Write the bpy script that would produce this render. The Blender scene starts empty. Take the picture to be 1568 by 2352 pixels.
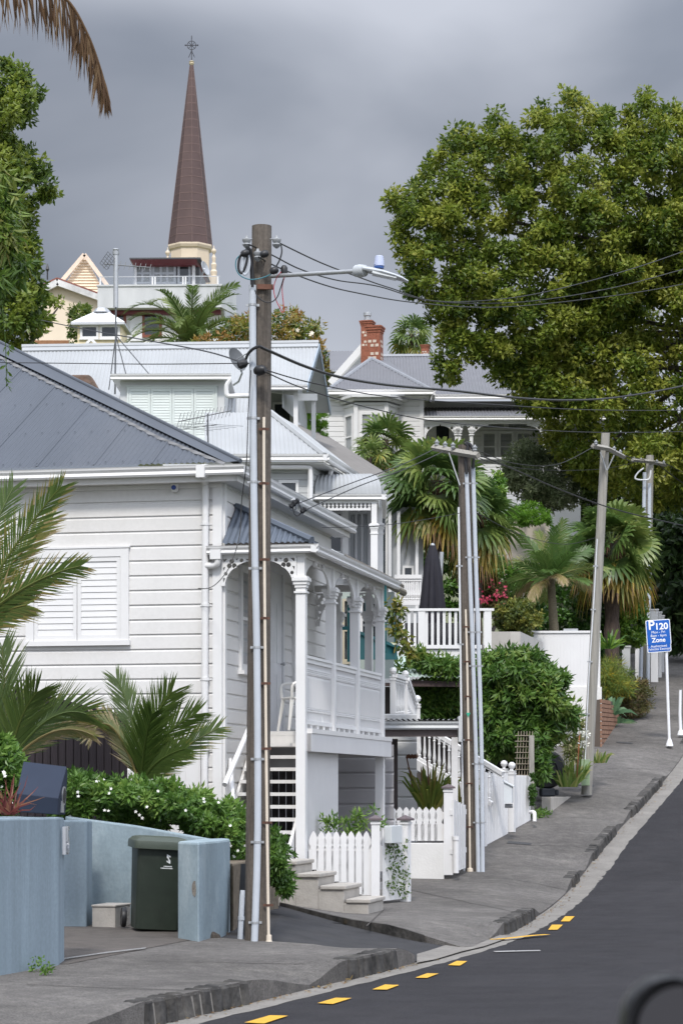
import bpy, bmesh, math, random
import numpy as np
from mathutils import Vector, Matrix
random.seed(7)
RNG = np.random.default_rng(7)
SC = bpy.context.scene
COL = SC.collection
R = math.radians
# ------------------------------------------------------------------ camera
F = 5500.0; CX = 784.0; HY = 1815.0; CZ = 1.6
cam_d = bpy.data.cameras.new('camera'); cam = bpy.data.objects.new('camera', cam_d); COL.objects.link(cam)
cam.location = (0, 0, CZ); cam.rotation_euler = (R(90), 0, 0)
cam_d.sensor_fit = 'HORIZONTAL'; cam_d.sensor_width = 24.0; cam_d.lens = 24.0 * F / 1568.0
cam_d.shift_y = (HY - 1176.0) / 1568.0
cam_d.clip_start = 0.3; cam_d.clip_end = 3000
cam_d.dof.use_dof = True; cam_d.dof.focus_distance = 34; cam_d.dof.aperture_fstop = 9.0
SC.camera = cam
# ------------------------------------------------------------------ light
SUN = Vector((-0.10, -0.80, 0.95)).normalized()      # towards the sun
sl = bpy.data.lights.new('sun', 'SUN'); sl.energy = 2.6; sl.angle = R(8); sl.color = (1.0, 0.955, 0.89)
so = bpy.data.objects.new('sun', sl); COL.objects.link(so)
so.rotation_euler = SUN.to_track_quat('Z', 'Y').to_euler()
W = bpy.data.worlds.new('World'); SC.world = W; W.use_nodes = True
nt = W.node_tree; nt.nodes.clear()
def wn(t, **k):
    n = nt.nodes.new(t)
    for a, b in k.items(): setattr(n, a, b)
    return n
out = wn('ShaderNodeOutputWorld'); bg = wn('ShaderNodeBackground'); bg.inputs['Strength'].default_value = 0.120
sky = wn('ShaderNodeTexSky', sky_type='NISHITA'); sky.sun_disc = False
sky.sun_elevation = math.asin(SUN.z); sky.sun_rotation = math.atan2(SUN.x, SUN.y)
tc = wn('ShaderNodeTexCoord'); mp = wn('ShaderNodeMapping'); mp.inputs['Scale'].default_value = (1.0, 1.0, 1.7)
mp.inputs['Location'].default_value = (3.3, 0.3, 0.2)
n1 = wn('ShaderNodeTexNoise'); n1.inputs['Scale'].default_value = 4.2; n1.inputs['Detail'].default_value = 5; n1.inputs['Roughness'].default_value = 0.42
n1.inputs['Distortion'].default_value = 0.35
rp = wn('ShaderNodeValToRGB')
rp.color_ramp.elements[0].position = 0.385; rp.color_ramp.elements[0].color = (1.78, 1.98, 2.40, 1)
rp.color_ramp.elements[1].position = 0.625; rp.color_ramp.elements[1].color = (3.65, 3.85, 4.35, 1)
sep = wn('ShaderNodeSeparateXYZ')
up = wn('ShaderNodeMapRange'); up.inputs['From Min'].default_value = 0.27; up.inputs['From Max'].default_value = 0.9
up.inputs['To Min'].default_value = 0.88; up.inputs['To Max'].default_value = 2.6
bk = wn('ShaderNodeMapRange'); bk.inputs['From Min'].default_value = 0.8; bk.inputs['From Max'].default_value = -0.6
bk.inputs['To Min'].default_value = 1.0; bk.inputs['To Max'].default_value = 2.3
mu = wn('ShaderNodeMath', operation='MULTIPLY'); vm = wn('ShaderNodeVectorMath', operation='SCALE')
mx = wn('ShaderNodeMix', data_type='RGBA'); mx.inputs[0].default_value = 0.975
L = nt.links.new
L(tc.outputs['Generated'], mp.inputs['Vector']); L(mp.outputs[0], n1.inputs['Vector']); L(n1.outputs['Fac'], rp.inputs[0])
L(tc.outputs['Generated'], sep.inputs[0]); L(sep.outputs['Z'], up.inputs['Value']); L(sep.outputs['Y'], bk.inputs['Value'])
xb = wn('ShaderNodeMapRange'); xb.inputs['From Min'].default_value = -1; xb.inputs['From Max'].default_value = 1; xb.inputs['To Min'].default_value = .8; xb.inputs['To Max'].default_value = 1.7; mu2 = wn('ShaderNodeMath', operation='MULTIPLY'); L(sep.outputs['X'], xb.inputs['Value'])
L(up.outputs[0], mu2.inputs[0]); L(xb.outputs[0], mu2.inputs[1]); L(mu2.outputs[0], mu.inputs[0]); L(bk.outputs[0], mu.inputs[1]); L(rp.outputs[0], vm.inputs[0]); L(mu.outputs[0], vm.inputs['Scale'])
L(sky.outputs[0], mx.inputs[6]); L(vm.outputs[0], mx.inputs[7]); L(mx.outputs[2], bg.inputs['Color']); L(bg.outputs[0], out.inputs[0])
SC.view_settings.view_transform = 'Standard'; SC.view_settings.look = 'None'; SC.view_settings.gamma = 1
SC.view_settings.exposure = 0.16
# ------------------------------------------------------------------ helpers
def P(px, py, Y): return Vector(((px - CX) / F * Y, Y, CZ + (HY - py) / F * Y))
MATS = {}
def mat(name, col, rough=0.6, var=0.10, scale=3.0, bump=0.0, bscale=60.0, metal=0.0, spec=0.4, dirt=None, stretch=(1, 1, 1), dfac=0.5, speck=0.0, sscale=45, patch=0.0):
    """plain painted / mineral surface: colour with soft mottling, optional stains of another colour, fine bump"""
    if name in MATS: return MATS[name]
    m = bpy.data.materials.new(name); m.use_nodes = True; t = m.node_tree; b = t.nodes['Principled BSDF']
    b.inputs['Roughness'].default_value = rough; b.inputs['Metallic'].default_value = metal
    b.inputs['Specular IOR Level'].default_value = spec
    g = t.nodes.new('ShaderNodeNewGeometry'); mpn = t.nodes.new('ShaderNodeMapping'); mpn.inputs['Scale'].default_value = stretch
    t.links.new(g.outputs['Position'], mpn.inputs[0])
    n = t.nodes.new('ShaderNodeTexNoise'); n.inputs['Scale'].default_value = scale; n.inputs['Detail'].default_value = 6; n.inputs['Roughness'].default_value = 0.6
    t.links.new(mpn.outputs[0], n.inputs['Vector'])
    r = t.nodes.new('ShaderNodeValToRGB'); e = r.color_ramp.elements
    e[0].position = 0.3; e[1].position = 0.7
    e[0].color = (*[c * (1 - var) for c in col], 1); e[1].color = (*[min(1, c * (1 + var)) for c in col], 1)
    t.links.new(n.outputs['Fac'], r.inputs[0]); last = r.outputs[0]
    if dirt:
        n2 = t.nodes.new('ShaderNodeTexNoise'); n2.inputs['Scale'].default_value = scale * 0.45; n2.inputs['Detail'].default_value = 8; n2.inputs['Roughness'].default_value = 0.7
        t.links.new(mpn.outputs[0], n2.inputs['Vector'])
        r2 = t.nodes.new('ShaderNodeValToRGB'); r2.color_ramp.elements[0].position = 0.48; r2.color_ramp.elements[1].position = 0.72
        r2.color_ramp.elements[1].color = (dfac, dfac, dfac, 1)
        t.links.new(n2.outputs['Fac'], r2.inputs[0])
        mxx = t.nodes.new('ShaderNodeMix'); mxx.data_type = 'RGBA'; mxx.inputs[7].default_value = (*dirt, 1)
        t.links.new(r2.outputs[0], mxx.inputs[0]); t.links.new(last, mxx.inputs[6]); last = mxx.outputs[2]
    for amt, sc_ in ((speck, sscale), (patch, .55)):
        if amt:
            n4 = t.nodes.new('ShaderNodeTexNoise'); n4.inputs['Scale'].default_value = sc_; n4.inputs['Detail'].default_value = 3 if sc_ > 2 else 7
            t.links.new(g.outputs['Position'], n4.inputs['Vector']); r4 = t.nodes.new('ShaderNodeValToRGB'); e4 = r4.color_ramp.elements; e4[0].position = .35; e4[1].position = .65
            e4[0].color = (1 - amt, 1 - amt, 1 - amt, 1); e4[1].color = (1 + amt, 1 + amt, 1 + amt, 1); t.links.new(n4.outputs['Fac'], r4.inputs[0])
            m4 = t.nodes.new('ShaderNodeMix'); m4.data_type = 'RGBA'; m4.blend_type = 'MULTIPLY'; m4.inputs[0].default_value = 1; t.links.new(last, m4.inputs[6]); t.links.new(r4.outputs[0], m4.inputs[7]); last = m4.outputs[2]
    t.links.new(last, b.inputs['Base Color'])
    if bump:
        n3 = t.nodes.new('ShaderNodeTexNoise'); n3.inputs['Scale'].default_value = bscale; n3.inputs['Detail'].default_value = 4
        t.links.new(mpn.outputs[0], n3.inputs['Vector'])
        bp = t.nodes.new('ShaderNodeBump'); bp.inputs['Strength'].default_value = bump; bp.inputs['Distance'].default_value = 0.02
        t.links.new(n3.outputs['Fac'], bp.inputs['Height']); t.links.new(bp.outputs[0], b.inputs['Normal'])
    MATS[name] = m; return m
def leafmat(name, cols, trans=0.42, rough=0.5, spec=0.35):
    if name in MATS: return MATS[name]
    m = bpy.data.materials.new(name); m.use_nodes = True; t = m.node_tree; b = t.nodes['Principled BSDF']
    o = t.nodes['Material Output']; trans = max(trans, .38)
    a = t.nodes.new('ShaderNodeAttribute'); a.attribute_name = 'tint'
    r = t.nodes.new('ShaderNodeValToRGB'); e = r.color_ramp.elements
    while len(e) < len(cols): e.new(0.5)
    for i, c in enumerate(cols): e[i].position = i / (len(cols) - 1); e[i].color = (min(1, c[0] * 1.26 + .004), min(1, c[1] * 1.25 + .005), c[2] * 1.15 + .002, 1)
    t.links.new(a.outputs['Fac'], r.inputs[0]); t.links.new(r.outputs[0], b.inputs['Base Color'])
    b.inputs['Roughness'].default_value = rough; b.inputs['Specular IOR Level'].default_value = spec
    tr = t.nodes.new('ShaderNodeBsdfTranslucent'); t.links.new(r.outputs[0], tr.inputs[0])
    ms = t.nodes.new('ShaderNodeMixShader'); ms.inputs[0].default_value = trans
    t.links.new(b.outputs[0], ms.inputs[1]); t.links.new(tr.outputs[0], ms.inputs[2]); t.links.new(ms.outputs[0], o.inputs[0])
    MATS[name] = m; return m
def glassmat(name, col=(0.02, 0.025, 0.03), alpha=1.0):
    if name in MATS: return MATS[name]
    m = bpy.data.materials.new(name); m.use_nodes = True; t = m.node_tree; b = t.nodes['Principled BSDF']
    b.inputs['Base Color'].default_value = (*col, 1); b.inputs['Roughness'].default_value = 0.04; b.inputs['Specular IOR Level'].default_value = 0.8
    if alpha < 1:
        tr = t.nodes.new('ShaderNodeBsdfTransparent'); ms = t.nodes.new('ShaderNodeMixShader'); ms.inputs[0].default_value = alpha
        t.links.new(tr.outputs[0], ms.inputs[1]); t.links.new(b.outputs[0], ms.inputs[2]); t.links.new(ms.outputs[0], t.nodes['Material Output'].inputs[0])
    MATS[name] = m; return m
WHITE = mat('white_paint', (0.64, 0.628, 0.612), 0.5, 0.03, 1.3, dirt=(0.56, 0.54, 0.51), dfac=0.4, stretch=(1.6, 1.6, .5), speck=.02, sscale=20)
WHITE2 = mat('bright_white_paint', (0.675, 0.668, 0.662), 0.4, 0.03, 2, dirt=(0.66, 0.65, 0.63), dfac=0.3)
GREYP = mat('pale_grey_paint', (0.47, 0.48, 0.48), 0.5, 0.04, 2)
ROOFG = mat('slate_grey_roof_paint', (0.070, 0.080, 0.097), 0.55, 0.10, 1.2, spec=0.35, dirt=(0.098, 0.105, 0.118), stretch=(1, .35, .35))
ROOFB = mat('blue_grey_roof_paint', (0.085, 0.102, 0.130), 0.5, 0.08, 2, spec=0.5)
ROOFW = mat('pale_roof_paint', (0.335, 0.345, 0.35), 0.75, 0.05, 1.5, spec=.2, patch=.06, dirt=(0.33, 0.34, 0.345), stretch=(1, .3, .3))
ROOFC = mat('charcoal_roof_paint', (0.135, 0.135, 0.145), 0.5, 0.06, 2)
BLUEW = None
GALV = mat('galvanised_steel', (0.42, 0.43, 0.44), 0.45, 0.1, 8, metal=0.6)
GREYPLASTIC = mat('grey_conduit_plastic', (0.45, 0.48, 0.52), 0.4, 0.05, 6)
CREAMPLASTIC = mat('cream_conduit_plastic', (0.62, 0.54, 0.44), 0.45, 0.06, 6)
BLACK = mat('black_rubber', (0.018, 0.018, 0.02), 0.45, 0.1, 9)
CONC = mat('plain_concrete', (0.40, 0.37, 0.33), 0.85, 0.12, 5, bump=0.25, bscale=40, dirt=(0.25, 0.23, 0.20))
TIMBER = mat('brown_weathered_timber', (0.098, 0.082, 0.068), 0.9, 0.5, 9, bump=0.9, bscale=22, stretch=(3, 3, .10), dirt=(0.19, 0.165, 0.14), speck=.12, sscale=30)
GTIMBER = mat('grey_weathered_timber', (0.27, 0.255, 0.225), 0.85, 0.25, 9, bump=0.5, bscale=22, stretch=(3, 3, .12), dirt=(0.36, 0.35, 0.32))
GLASS = glassmat('dark_glass'); GLASSC = glassmat('clear_glass', (0.03, 0.035, 0.04), 0.35)
CURTAIN = mat('curtain_cloth', (0.55, 0.57, 0.58), 0.8, 0.05, 4)
TEAL = mat('teal_paint', (0.015, 0.13, 0.14), 0.4, 0.08, 4)

class MB:
    def __init__(s): s.V = []; s.F = []; s.T = []
    def add(s, vs, fs, t=0.5):
        o = len(s.V); s.V.extend([tuple(v) for v in vs]); s.F.extend([tuple(i + o for i in f) for f in fs]); s.T.extend([t] * len(fs)); return s
    def quad(s, a, b, c, d, t=0.5): return s.add([a, b, c, d], [(0, 1, 2, 3)], t)
    def hexa(s, p, t=0.5): return s.add(p, [(3, 2, 1, 0), (4, 5, 6, 7), (0, 1, 5, 4), (1, 2, 6, 5), (2, 3, 7, 6), (3, 0, 4, 7)], t)
    def box(s, fr, u0, u1, v0, v1, z0, z1):
        return s.hexa([fr.pt(u0, v0, z0), fr.pt(u1, v0, z0), fr.pt(u1, v1, z0), fr.pt(u0, v1, z0), fr.pt(u0, v0, z1), fr.pt(u1, v0, z1), fr.pt(u1, v1, z1), fr.pt(u0, v1, z1)])
    def prism(s, poly, off):
        n = len(poly); off = Vector(off); a = [Vector(p) for p in poly]
        vs = a + [p + off for p in a]
        return s.add(vs, [tuple(range(n))[::-1], tuple(range(n, 2 * n))] + [(i, (i + 1) % n, n + (i + 1) % n, n + i) for i in range(n)])
    def tube(s, pts, r, n=8, caps=True, t=0.5, flat=1.0):
        pts = [Vector(p) for p in pts]; m = len(pts); rs = r if isinstance(r, (list, tuple)) else [r] * m
        vs = []; prev = None
        for i, p in enumerate(pts):
            d = (pts[min(i + 1, m - 1)] - pts[max(i - 1, 0)]).normalized()
            if prev is None:
                a = d.cross(Vector((0, 0, 1)) if abs(d.z) < .9 else Vector((1, 0, 0))).normalized()
            else: a = (prev - d * prev.dot(d)).normalized()
            prev = a; b = d.cross(a)
            for k in range(n):
                q = 2 * math.pi * k / n; vs.append(p + (a * math.cos(q) + b * math.sin(q) * flat) * rs[i])
        fs = [(i * n + k, i * n + (k + 1) % n, (i + 1) * n + (k + 1) % n, (i + 1) * n + k) for i in range(m - 1) for k in range(n)]
        if caps: fs += [tuple(range(n))[::-1], tuple(range((m - 1) * n, m * n))]
        return s.add(vs, fs, t)
    def lathe(s, c, prof, n=16, ax=Vector((0, 0, 1)), t=0.5):
        """prof: list of (radius, height)"""
        ax = Vector(ax).normalized(); a = ax.cross(Vector((1, 0, 0)) if abs(ax.x) < .9 else Vector((0, 1, 0))).normalized(); b = ax.cross(a)
        c = Vector(c); vs = []
        for r, h in prof:
            for k in range(n):
                q = 2 * math.pi * (k + .5) / n; vs.append(c + ax * h + (a * math.cos(q) + b * math.sin(q)) * r)
        m = len(prof)
        fs = [(i * n + k, i * n + (k + 1) % n, (i + 1) * n + (k + 1) % n, (i + 1) * n + k) for i in range(m - 1) for k in range(n)]
        fs += [tuple(range(n))[::-1], tuple(range((m - 1) * n, m * n))]
        return s.add(vs, fs, t)
    def build(s, name, m, parent=None, smooth=False, bevel=0.0, tint=False):
        me = bpy.data.meshes.new(name); o = bpy.data.objects.new(name, me); COL.objects.link(o)
        org = Vector((0, 0, 0))
        if parent is not None:
            o.parent = parent; q = parent
            while q is not None: org += q.location; q = q.parent
        if len(s.V):
            V = np.array(s.V, dtype=np.float64)
            if parent is None and not getattr(s, 'keep', False):
                lo = V.min(0); hi = V.max(0); c = Vector(((lo[0] + hi[0]) / 2, (lo[1] + hi[1]) / 2, lo[2])); o.location = c; org = c
            V = V - np.array(org)
            me.from_pydata(V.tolist(), [], s.F)
        if tint:
            a = me.attributes.new('tint', 'FLOAT', 'FACE'); a.data.foreach_set('value', np.array(s.T, dtype=np.float32))
        me.materials.append(m)
        if not tint:
            bm = bmesh.new(); bm.from_mesh(me); bmesh.ops.recalc_face_normals(bm, faces=bm.faces); bm.to_mesh(me); bm.free()
        if smooth:
            me.polygons.foreach_set('use_smooth', [True] * len(me.polygons))
            if hasattr(me, 'set_sharp_from_angle'): me.set_sharp_from_angle(angle=R(40))
        if bevel:
            bv = o.modifiers.new('edge', 'BEVEL'); bv.width = bevel; bv.segments = 2; bv.limit_method = 'ANGLE'
        return o
class Fr:
    """wall frame: u to the right along the wall seen from outside, v into the building, z up"""
    def __init__(s, o, u):
        s.o = Vector((o[0], o[1], 0)); s.u = Vector((u[0], u[1], 0)).normalized(); s.v = Vector((-s.u.y, s.u.x, 0))
    def pt(s, u, v, z): return s.o + s.u * u + s.v * v + Vector((0, 0, z))
    def hit(s, px, py, v=0.0):
        d = Vector(((px - CX) / F, 1, (HY - py) / F)); p0 = s.o + s.v * v; c = Vector((0, 0, CZ))
        t = (p0 - c).dot(s.v) / d.dot(s.v); q = c + d * t
        return (q - s.o).dot(s.u), q.z
    def side(s, u0=0.0): return Fr(s.pt(u0, 0, 0), s.v)      # the wall at u0 that faces +u
def tag(o, label=None, cat=None, group=None, kind=None):
    if label: o['label'] = label
    if cat: o['category'] = cat
    if group: o['group'] = group
    if kind: o['kind'] = kind
    return o
def thing(name, label, cat, loc, group=None):
    o = bpy.data.objects.new(name, None); COL.objects.link(o); o.location = Vector(loc); o.empty_display_size = .3
    return tag(o, label, cat, group)
def subpart(name, parent):
    return parent
def smooth_path(pts, k=6):
    pts = [Vector(p) for p in pts]; o = []
    for i in range(len(pts) - 1):
        a = pts[max(i - 1, 0)]; b = pts[i]; c = pts[i + 1]; d = pts[min(i + 2, len(pts) - 1)]
        for j in range(k):
            t = j / k; o.append(0.5 * ((2 * b) + (c - a) * t + (2 * a - 5 * b + 4 * c - d) * t * t + (3 * b - a - 3 * c + d) * t ** 3))
    o.append(pts[-1]); return o
def plate(name, outline, holes, thick, pl, m, parent):
    """flat plate with holes cut by the curve filler; outline in 2-D, pl maps (x,y)->Vector, thick along pl normal"""
    cu = bpy.data.curves.new(name, 'CURVE'); cu.dimensions = '2D'; cu.fill_mode = 'BOTH'; cu.extrude = thick / 2
    for ring in [outline] + holes:
        sp = cu.splines.new('POLY'); sp.points.add(len(ring) - 1); sp.use_cyclic_u = True
        for i, (x, y) in enumerate(ring): sp.points[i].co = (x, y, 0, 1)
    ob = bpy.data.objects.new(name, cu); COL.objects.link(ob)
    dg = bpy.context.evaluated_depsgraph_get(); me = bpy.data.meshes.new_from_object(ob.evaluated_get(dg))
    mb = MB(); vs = [pl(v.co.x, v.co.y, v.co.z) for v in me.vertices]; mb.add(vs, [tuple(p.vertices) for p in me.polygons])
    bpy.data.objects.remove(ob); bpy.data.curves.remove(cu); bpy.data.meshes.remove(me)
    return mb.build(name, m, parent)
def circ(x, y, r, n=10): return [(x + r * math.cos(2 * math.pi * i / n), y + r * math.sin(2 * math.pi * i / n)) for i in range(n)]
def boardwall(mb, fr, u0, u1, z0, z1, pitch=0.19, zref=0.0, proud=0.022, v=0.0):
    """weatherboards as one stepped profile run along the wall"""
    prof = []
    k = math.floor((z0 - zref) / pitch); z = zref + k * pitch
    while z < z1:
        for dz, o in ((0.0, proud), (pitch * .80, proud * .9), (pitch * .86, proud * .45), (pitch * .90, 0.004), (pitch - .002, 0.002)):
            zz = z + dz
            if z0 <= zz <= z1: prof.append((zz, o))
        z += pitch
    prof = [(z0, prof[0][1])] + prof + [(z1, prof[-1][1])]
    vs = [fr.pt(u, v - o, zz) for zz, o in prof for u in (u0, u1)]
    mb.add(vs, [(2 * i, 2 * i + 1, 2 * i + 3, 2 * i + 2) for i in range(len(prof) - 1)])
def corr(mb, poly, eave_a, eave_b, pitch=0.076, amp=0.008, per=6):
    """corrugated iron over a planar polygon; ridges run square to the eave"""
    poly = [Vector(p) for p in poly]; e = (Vector(eave_b) - Vector(eave_a)).normalized()
    n = Vector((0, 0, 0))
    for i in range(len(poly)): n += (poly[i] - poly[0]).cross(poly[(i + 1) % len(poly)] - poly[0])
    n.normalize()
    if n.z < 0: n = -n
    e = (e - n * e.dot(n)).normalized(); s = n.cross(e).normalized(); o = poly[0]
    q = [((p - o).dot(e), (p - o).dot(s)) for p in poly]
    e0 = min(a for a, _ in q); e1 = max(a for a, _ in q); N = max(2, int((e1 - e0) / pitch * per)); rows = []
    for i in range(N + 1):
        x = e0 + (e1 - e0) * min(max(i / N, 1e-4), 1 - 1e-4); ys = []
        for j in range(len(q)):
            (xa, ya), (xb, yb) = q[j], q[(j + 1) % len(q)]
            if (xa - x) * (xb - x) <= 0 and xa != xb: ys.append(ya + (yb - ya) * (x - xa) / (xb - xa))
        if len(ys) < 2: continue
        h = amp * math.sin(2 * math.pi * x / pitch)
        rows.append((o + e * x + s * min(ys) + n * h, o + e * x + s * max(ys) + n * h))
    vs = [v for r in rows for v in r]
    mb.add(vs, [(2 * i, 2 * i + 2, 2 * i + 3, 2 * i + 1) for i in range(len(rows) - 1)])
    return n
def window(fr, px0, py0, px1, py1, parent, v=0.0, fw=0.06, proud=0.06, bars=(1, 2), curtain=False, sill=True, m=None, mid=0.045):
    """frame (part) > pane, curtain (sub-parts); corners given by picture position on that wall"""
    u0, z1 = fr.hit(px0, py0, v); u1, z0 = fr.hit(px1, py1, v)
    return window_uz(fr, u0, u1, z0, z1, parent, v, fw, proud, bars, curtain, sill, m, mid)
def window_uz(fr, u0, u1, z0, z1, parent, v=0.0, fw=0.06, proud=0.06, bars=(1, 2), curtain=False, sill=True, m=None, mid=0.045):
    m = m or WHITE2; mb = MB(); a = v - proud; b = v - 0.003
    mb.box(fr, u0, u0 + fw, a, b, z0, z1); mb.box(fr, u1 - fw, u1, a, b, z0, z1)
    mb.box(fr, u0 + fw, u1 - fw, a, b, z1 - fw, z1); mb.box(fr, u0 + fw, u1 - fw, a, b, z0, z0 + fw)
    ui0, ui1, zi0, zi1 = u0 + fw, u1 - fw, z0 + fw, z1 - fw
    for i in range(1, bars[0]):
        c = ui0 + (ui1 - ui0) * i / bars[0]; mb.box(fr, c - mid / 2, c + mid / 2, a + .012, b - .002, zi0, zi1)
    for j in range(1, bars[1]):
        c = zi0 + (zi1 - zi0) * j / bars[1]; mb.box(fr, ui0, ui1, a + .016, b - .004, c - mid / 2, c + mid / 2)
    if sill: mb.box(fr, u0 - .05, u1 + .05, a - .05, b, z0 - .05, z0 - .002)
    w = mb.build('window', m, parent)
    g = MB(); g.quad(fr.pt(ui0, v - .03, zi0), fr.pt(ui1, v - .03, zi0), fr.pt(ui1, v - .03, zi1), fr.pt(ui0, v - .03, zi1))
    g.build('pane', GLASSC if curtain else GLASS, w)
    if curtain:
        c = MB(); N = 24; rows = []
        for i in range(N + 1):
            u = ui0 + (ui1 - ui0) * i / N; d = v - .015 - .008 * math.sin(i * 1.9)
            rows += [fr.pt(u, d, zi0), fr.pt(u, d, zi1)]
        c.add(rows, [(2 * i, 2 * i + 2, 2 * i + 3, 2 * i + 1) for i in range(N)]); c.build('curtain', CURTAIN, w)
    return w
def text_mesh(name, txt, size, pl, m, parent, depth=0.004, align='CENTER', bold=0.0):
    cu = bpy.data.curves.new(name, 'FONT'); cu.body = txt; cu.size = size; cu.align_x = align; cu.align_y = 'CENTER'; cu.extrude = depth / 2; cu.offset = bold
    ob = bpy.data.objects.new(name, cu); COL.objects.link(ob)
    dg = bpy.context.evaluated_depsgraph_get(); me = bpy.data.meshes.new_from_object(ob.evaluated_get(dg))
    mb = MB(); mb.add([pl(v.co.x, v.co.y, v.co.z) for v in me.vertices], [tuple(p.vertices) for p in me.polygons])
    bpy.data.objects.remove(ob); bpy.data.curves.remove(cu); bpy.data.meshes.remove(me)
    return mb.build(name, m, parent)
# ------------------------------------------------------------------ foliage
def inpoly(pts, poly):
    x, y = pts[:, 0], pts[:, 1]; r = np.zeros(len(pts), bool); n = len(poly); j = n - 1
    for i in range(n):
        xi, yi = poly[i]; xj, yj = poly[j]
        c = ((yi > y) != (yj > y)) & (x < (xj - xi) * (y - yi) / (yj - yi + 1e-9) + xi); r ^= c; j = i
    return r
def edgedist(pts, poly):
    d = np.full(len(pts), 1e9)
    for i in range(len(poly)):
        a = np.array(poly[i], float); b = np.array(poly[(i + 1) % len(poly)], float); ab = b - a
        t = np.clip(((pts - a) @ ab) / (ab @ ab + 1e-9), 0, 1); d = np.minimum(d, np.linalg.norm(pts - (a + t[:, None] * ab), axis=1))
    return d
def unit(a): return a / (np.linalg.norm(a, axis=1, keepdims=True) + 1e-9)
class Leaves:
    """many small kite-shaped leaves, built with numpy"""
    def __init__(s): s.p = []; s.d = []; s.l = []; s.w = []; s.t = []; s.n = []
    def add(s, p, d, l, w, t, n): s.p.append(p); s.d.append(unit(d)); s.l.append(l); s.w.append(w); s.t.append(t); s.n.append(n)
    def clump(s, c, r, n, ll, lw, tint, out=1.0, droop=0.25, flat=1.0):
        q = unit(RNG.normal(size=(n, 3))); rad = r * RNG.random(n) ** 0.45
        pos = np.array(c) + q * rad[:, None] * np.array([1, 1, flat])
        d = q * out * .55 + RNG.normal(size=(n, 3)) * .8 + np.array([0, 0, -droop]); nr = q + np.array([0, 0, .45]) + RNG.normal(size=(n, 3)) * .45
        s.add(pos, d, ll * RNG.uniform(.65, 1.3, n), lw * RNG.uniform(.7, 1.25, n), np.clip(tint + RNG.normal(size=n) * .11, 0, 1), nr)
    def mesh(s, mb=None):
        mb = mb or MB()
        if not s.p: return mb
        p = np.concatenate(s.p); d = np.concatenate(s.d); l = np.concatenate(s.l); w = np.concatenate(s.w); t = np.concatenate(s.t)
        n = len(p); side = unit(np.cross(d, np.concatenate(s.n))); nr = np.cross(d, side)
        a = p; b = p + d * (l * .45)[:, None] + side * (w * .5)[:, None] + nr * (l * .06)[:, None]
        c = p + d * l[:, None] - nr * (l * .10)[:, None]; e = p + d * (l * .45)[:, None] - side * (w * .5)[:, None] + nr * (l * .06)[:, None]
        V = np.stack([a, b, c, e], 1).reshape(-1, 3); o = len(mb.V)
        mb.V.extend(map(tuple, V.tolist())); mb.F.extend([(o + 4 * i, o + 4 * i + 1, o + 4 * i + 2, o + 4 * i + 3) for i in range(n)]); mb.T.extend(t.tolist())
        return mb
def unp(pp, Y): return np.stack([(pp[:, 0] - CX) / F * Y, Y, CZ + (HY - pp[:, 1]) / F * Y], 1)
def volume_clumps(poly, Y, depth, n, edge=0.0):
    """clump centres filling a rounded volume whose outline seen from the street is poly"""
    poly = [tuple(p) for p in poly]; a = np.array(poly, float); lo, hi = a.min(0), a.max(0); pts = []
    while len(pts) < n:
        q = lo + RNG.random((n * 3, 2)) * (hi - lo); q = q[inpoly(q, poly)]; pts.extend(q.tolist())
    q = np.array(pts[:n]); ed = edgedist(q, poly); mxd = ed.max() + 1e-6
    half = depth * np.sqrt(np.clip(1 - (1 - np.clip(ed / (mxd * .75), 0, 1)) ** 2, 0, 1))
    sd = q[RNG.choice(n, max(1, n // 13), replace=False)]; dd = np.sqrt(((q[:, None, :] - sd[None]) ** 2).sum(2)).min(1); bul = np.clip(1 - dd / (np.percentile(dd, 92) + 1e-6), 0, 1)
    off = -half * RNG.choice([1, 1, 1, .6, .2, -.6, -1], n) * RNG.uniform(.75, 1, n) - (bul - .5) * depth * .55 * np.clip(ed / (mxd * .25), 0, 1)
    return q, ed, Y + off
def crown(poly, Y, depth, n, rpx, nl, ll, lw, tint=(.3, .8), droop=.25, flat=.8, core=False):
    q, ed, Yy = volume_clumps(poly, Y, depth, n); c = unp(q, Yy); Ls = Leaves(); lo = c[:, 2].min(); hi = c[:, 2].max() + 1e-6
    for i in range(n):
        r = rpx / F * Yy[i] * RNG.uniform(.7, 1.25)
        Ls.clump(c[i], r, nl, ll, lw, RNG.uniform(*tint), droop=droop, flat=flat)
    return Ls.mesh(), c
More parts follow.
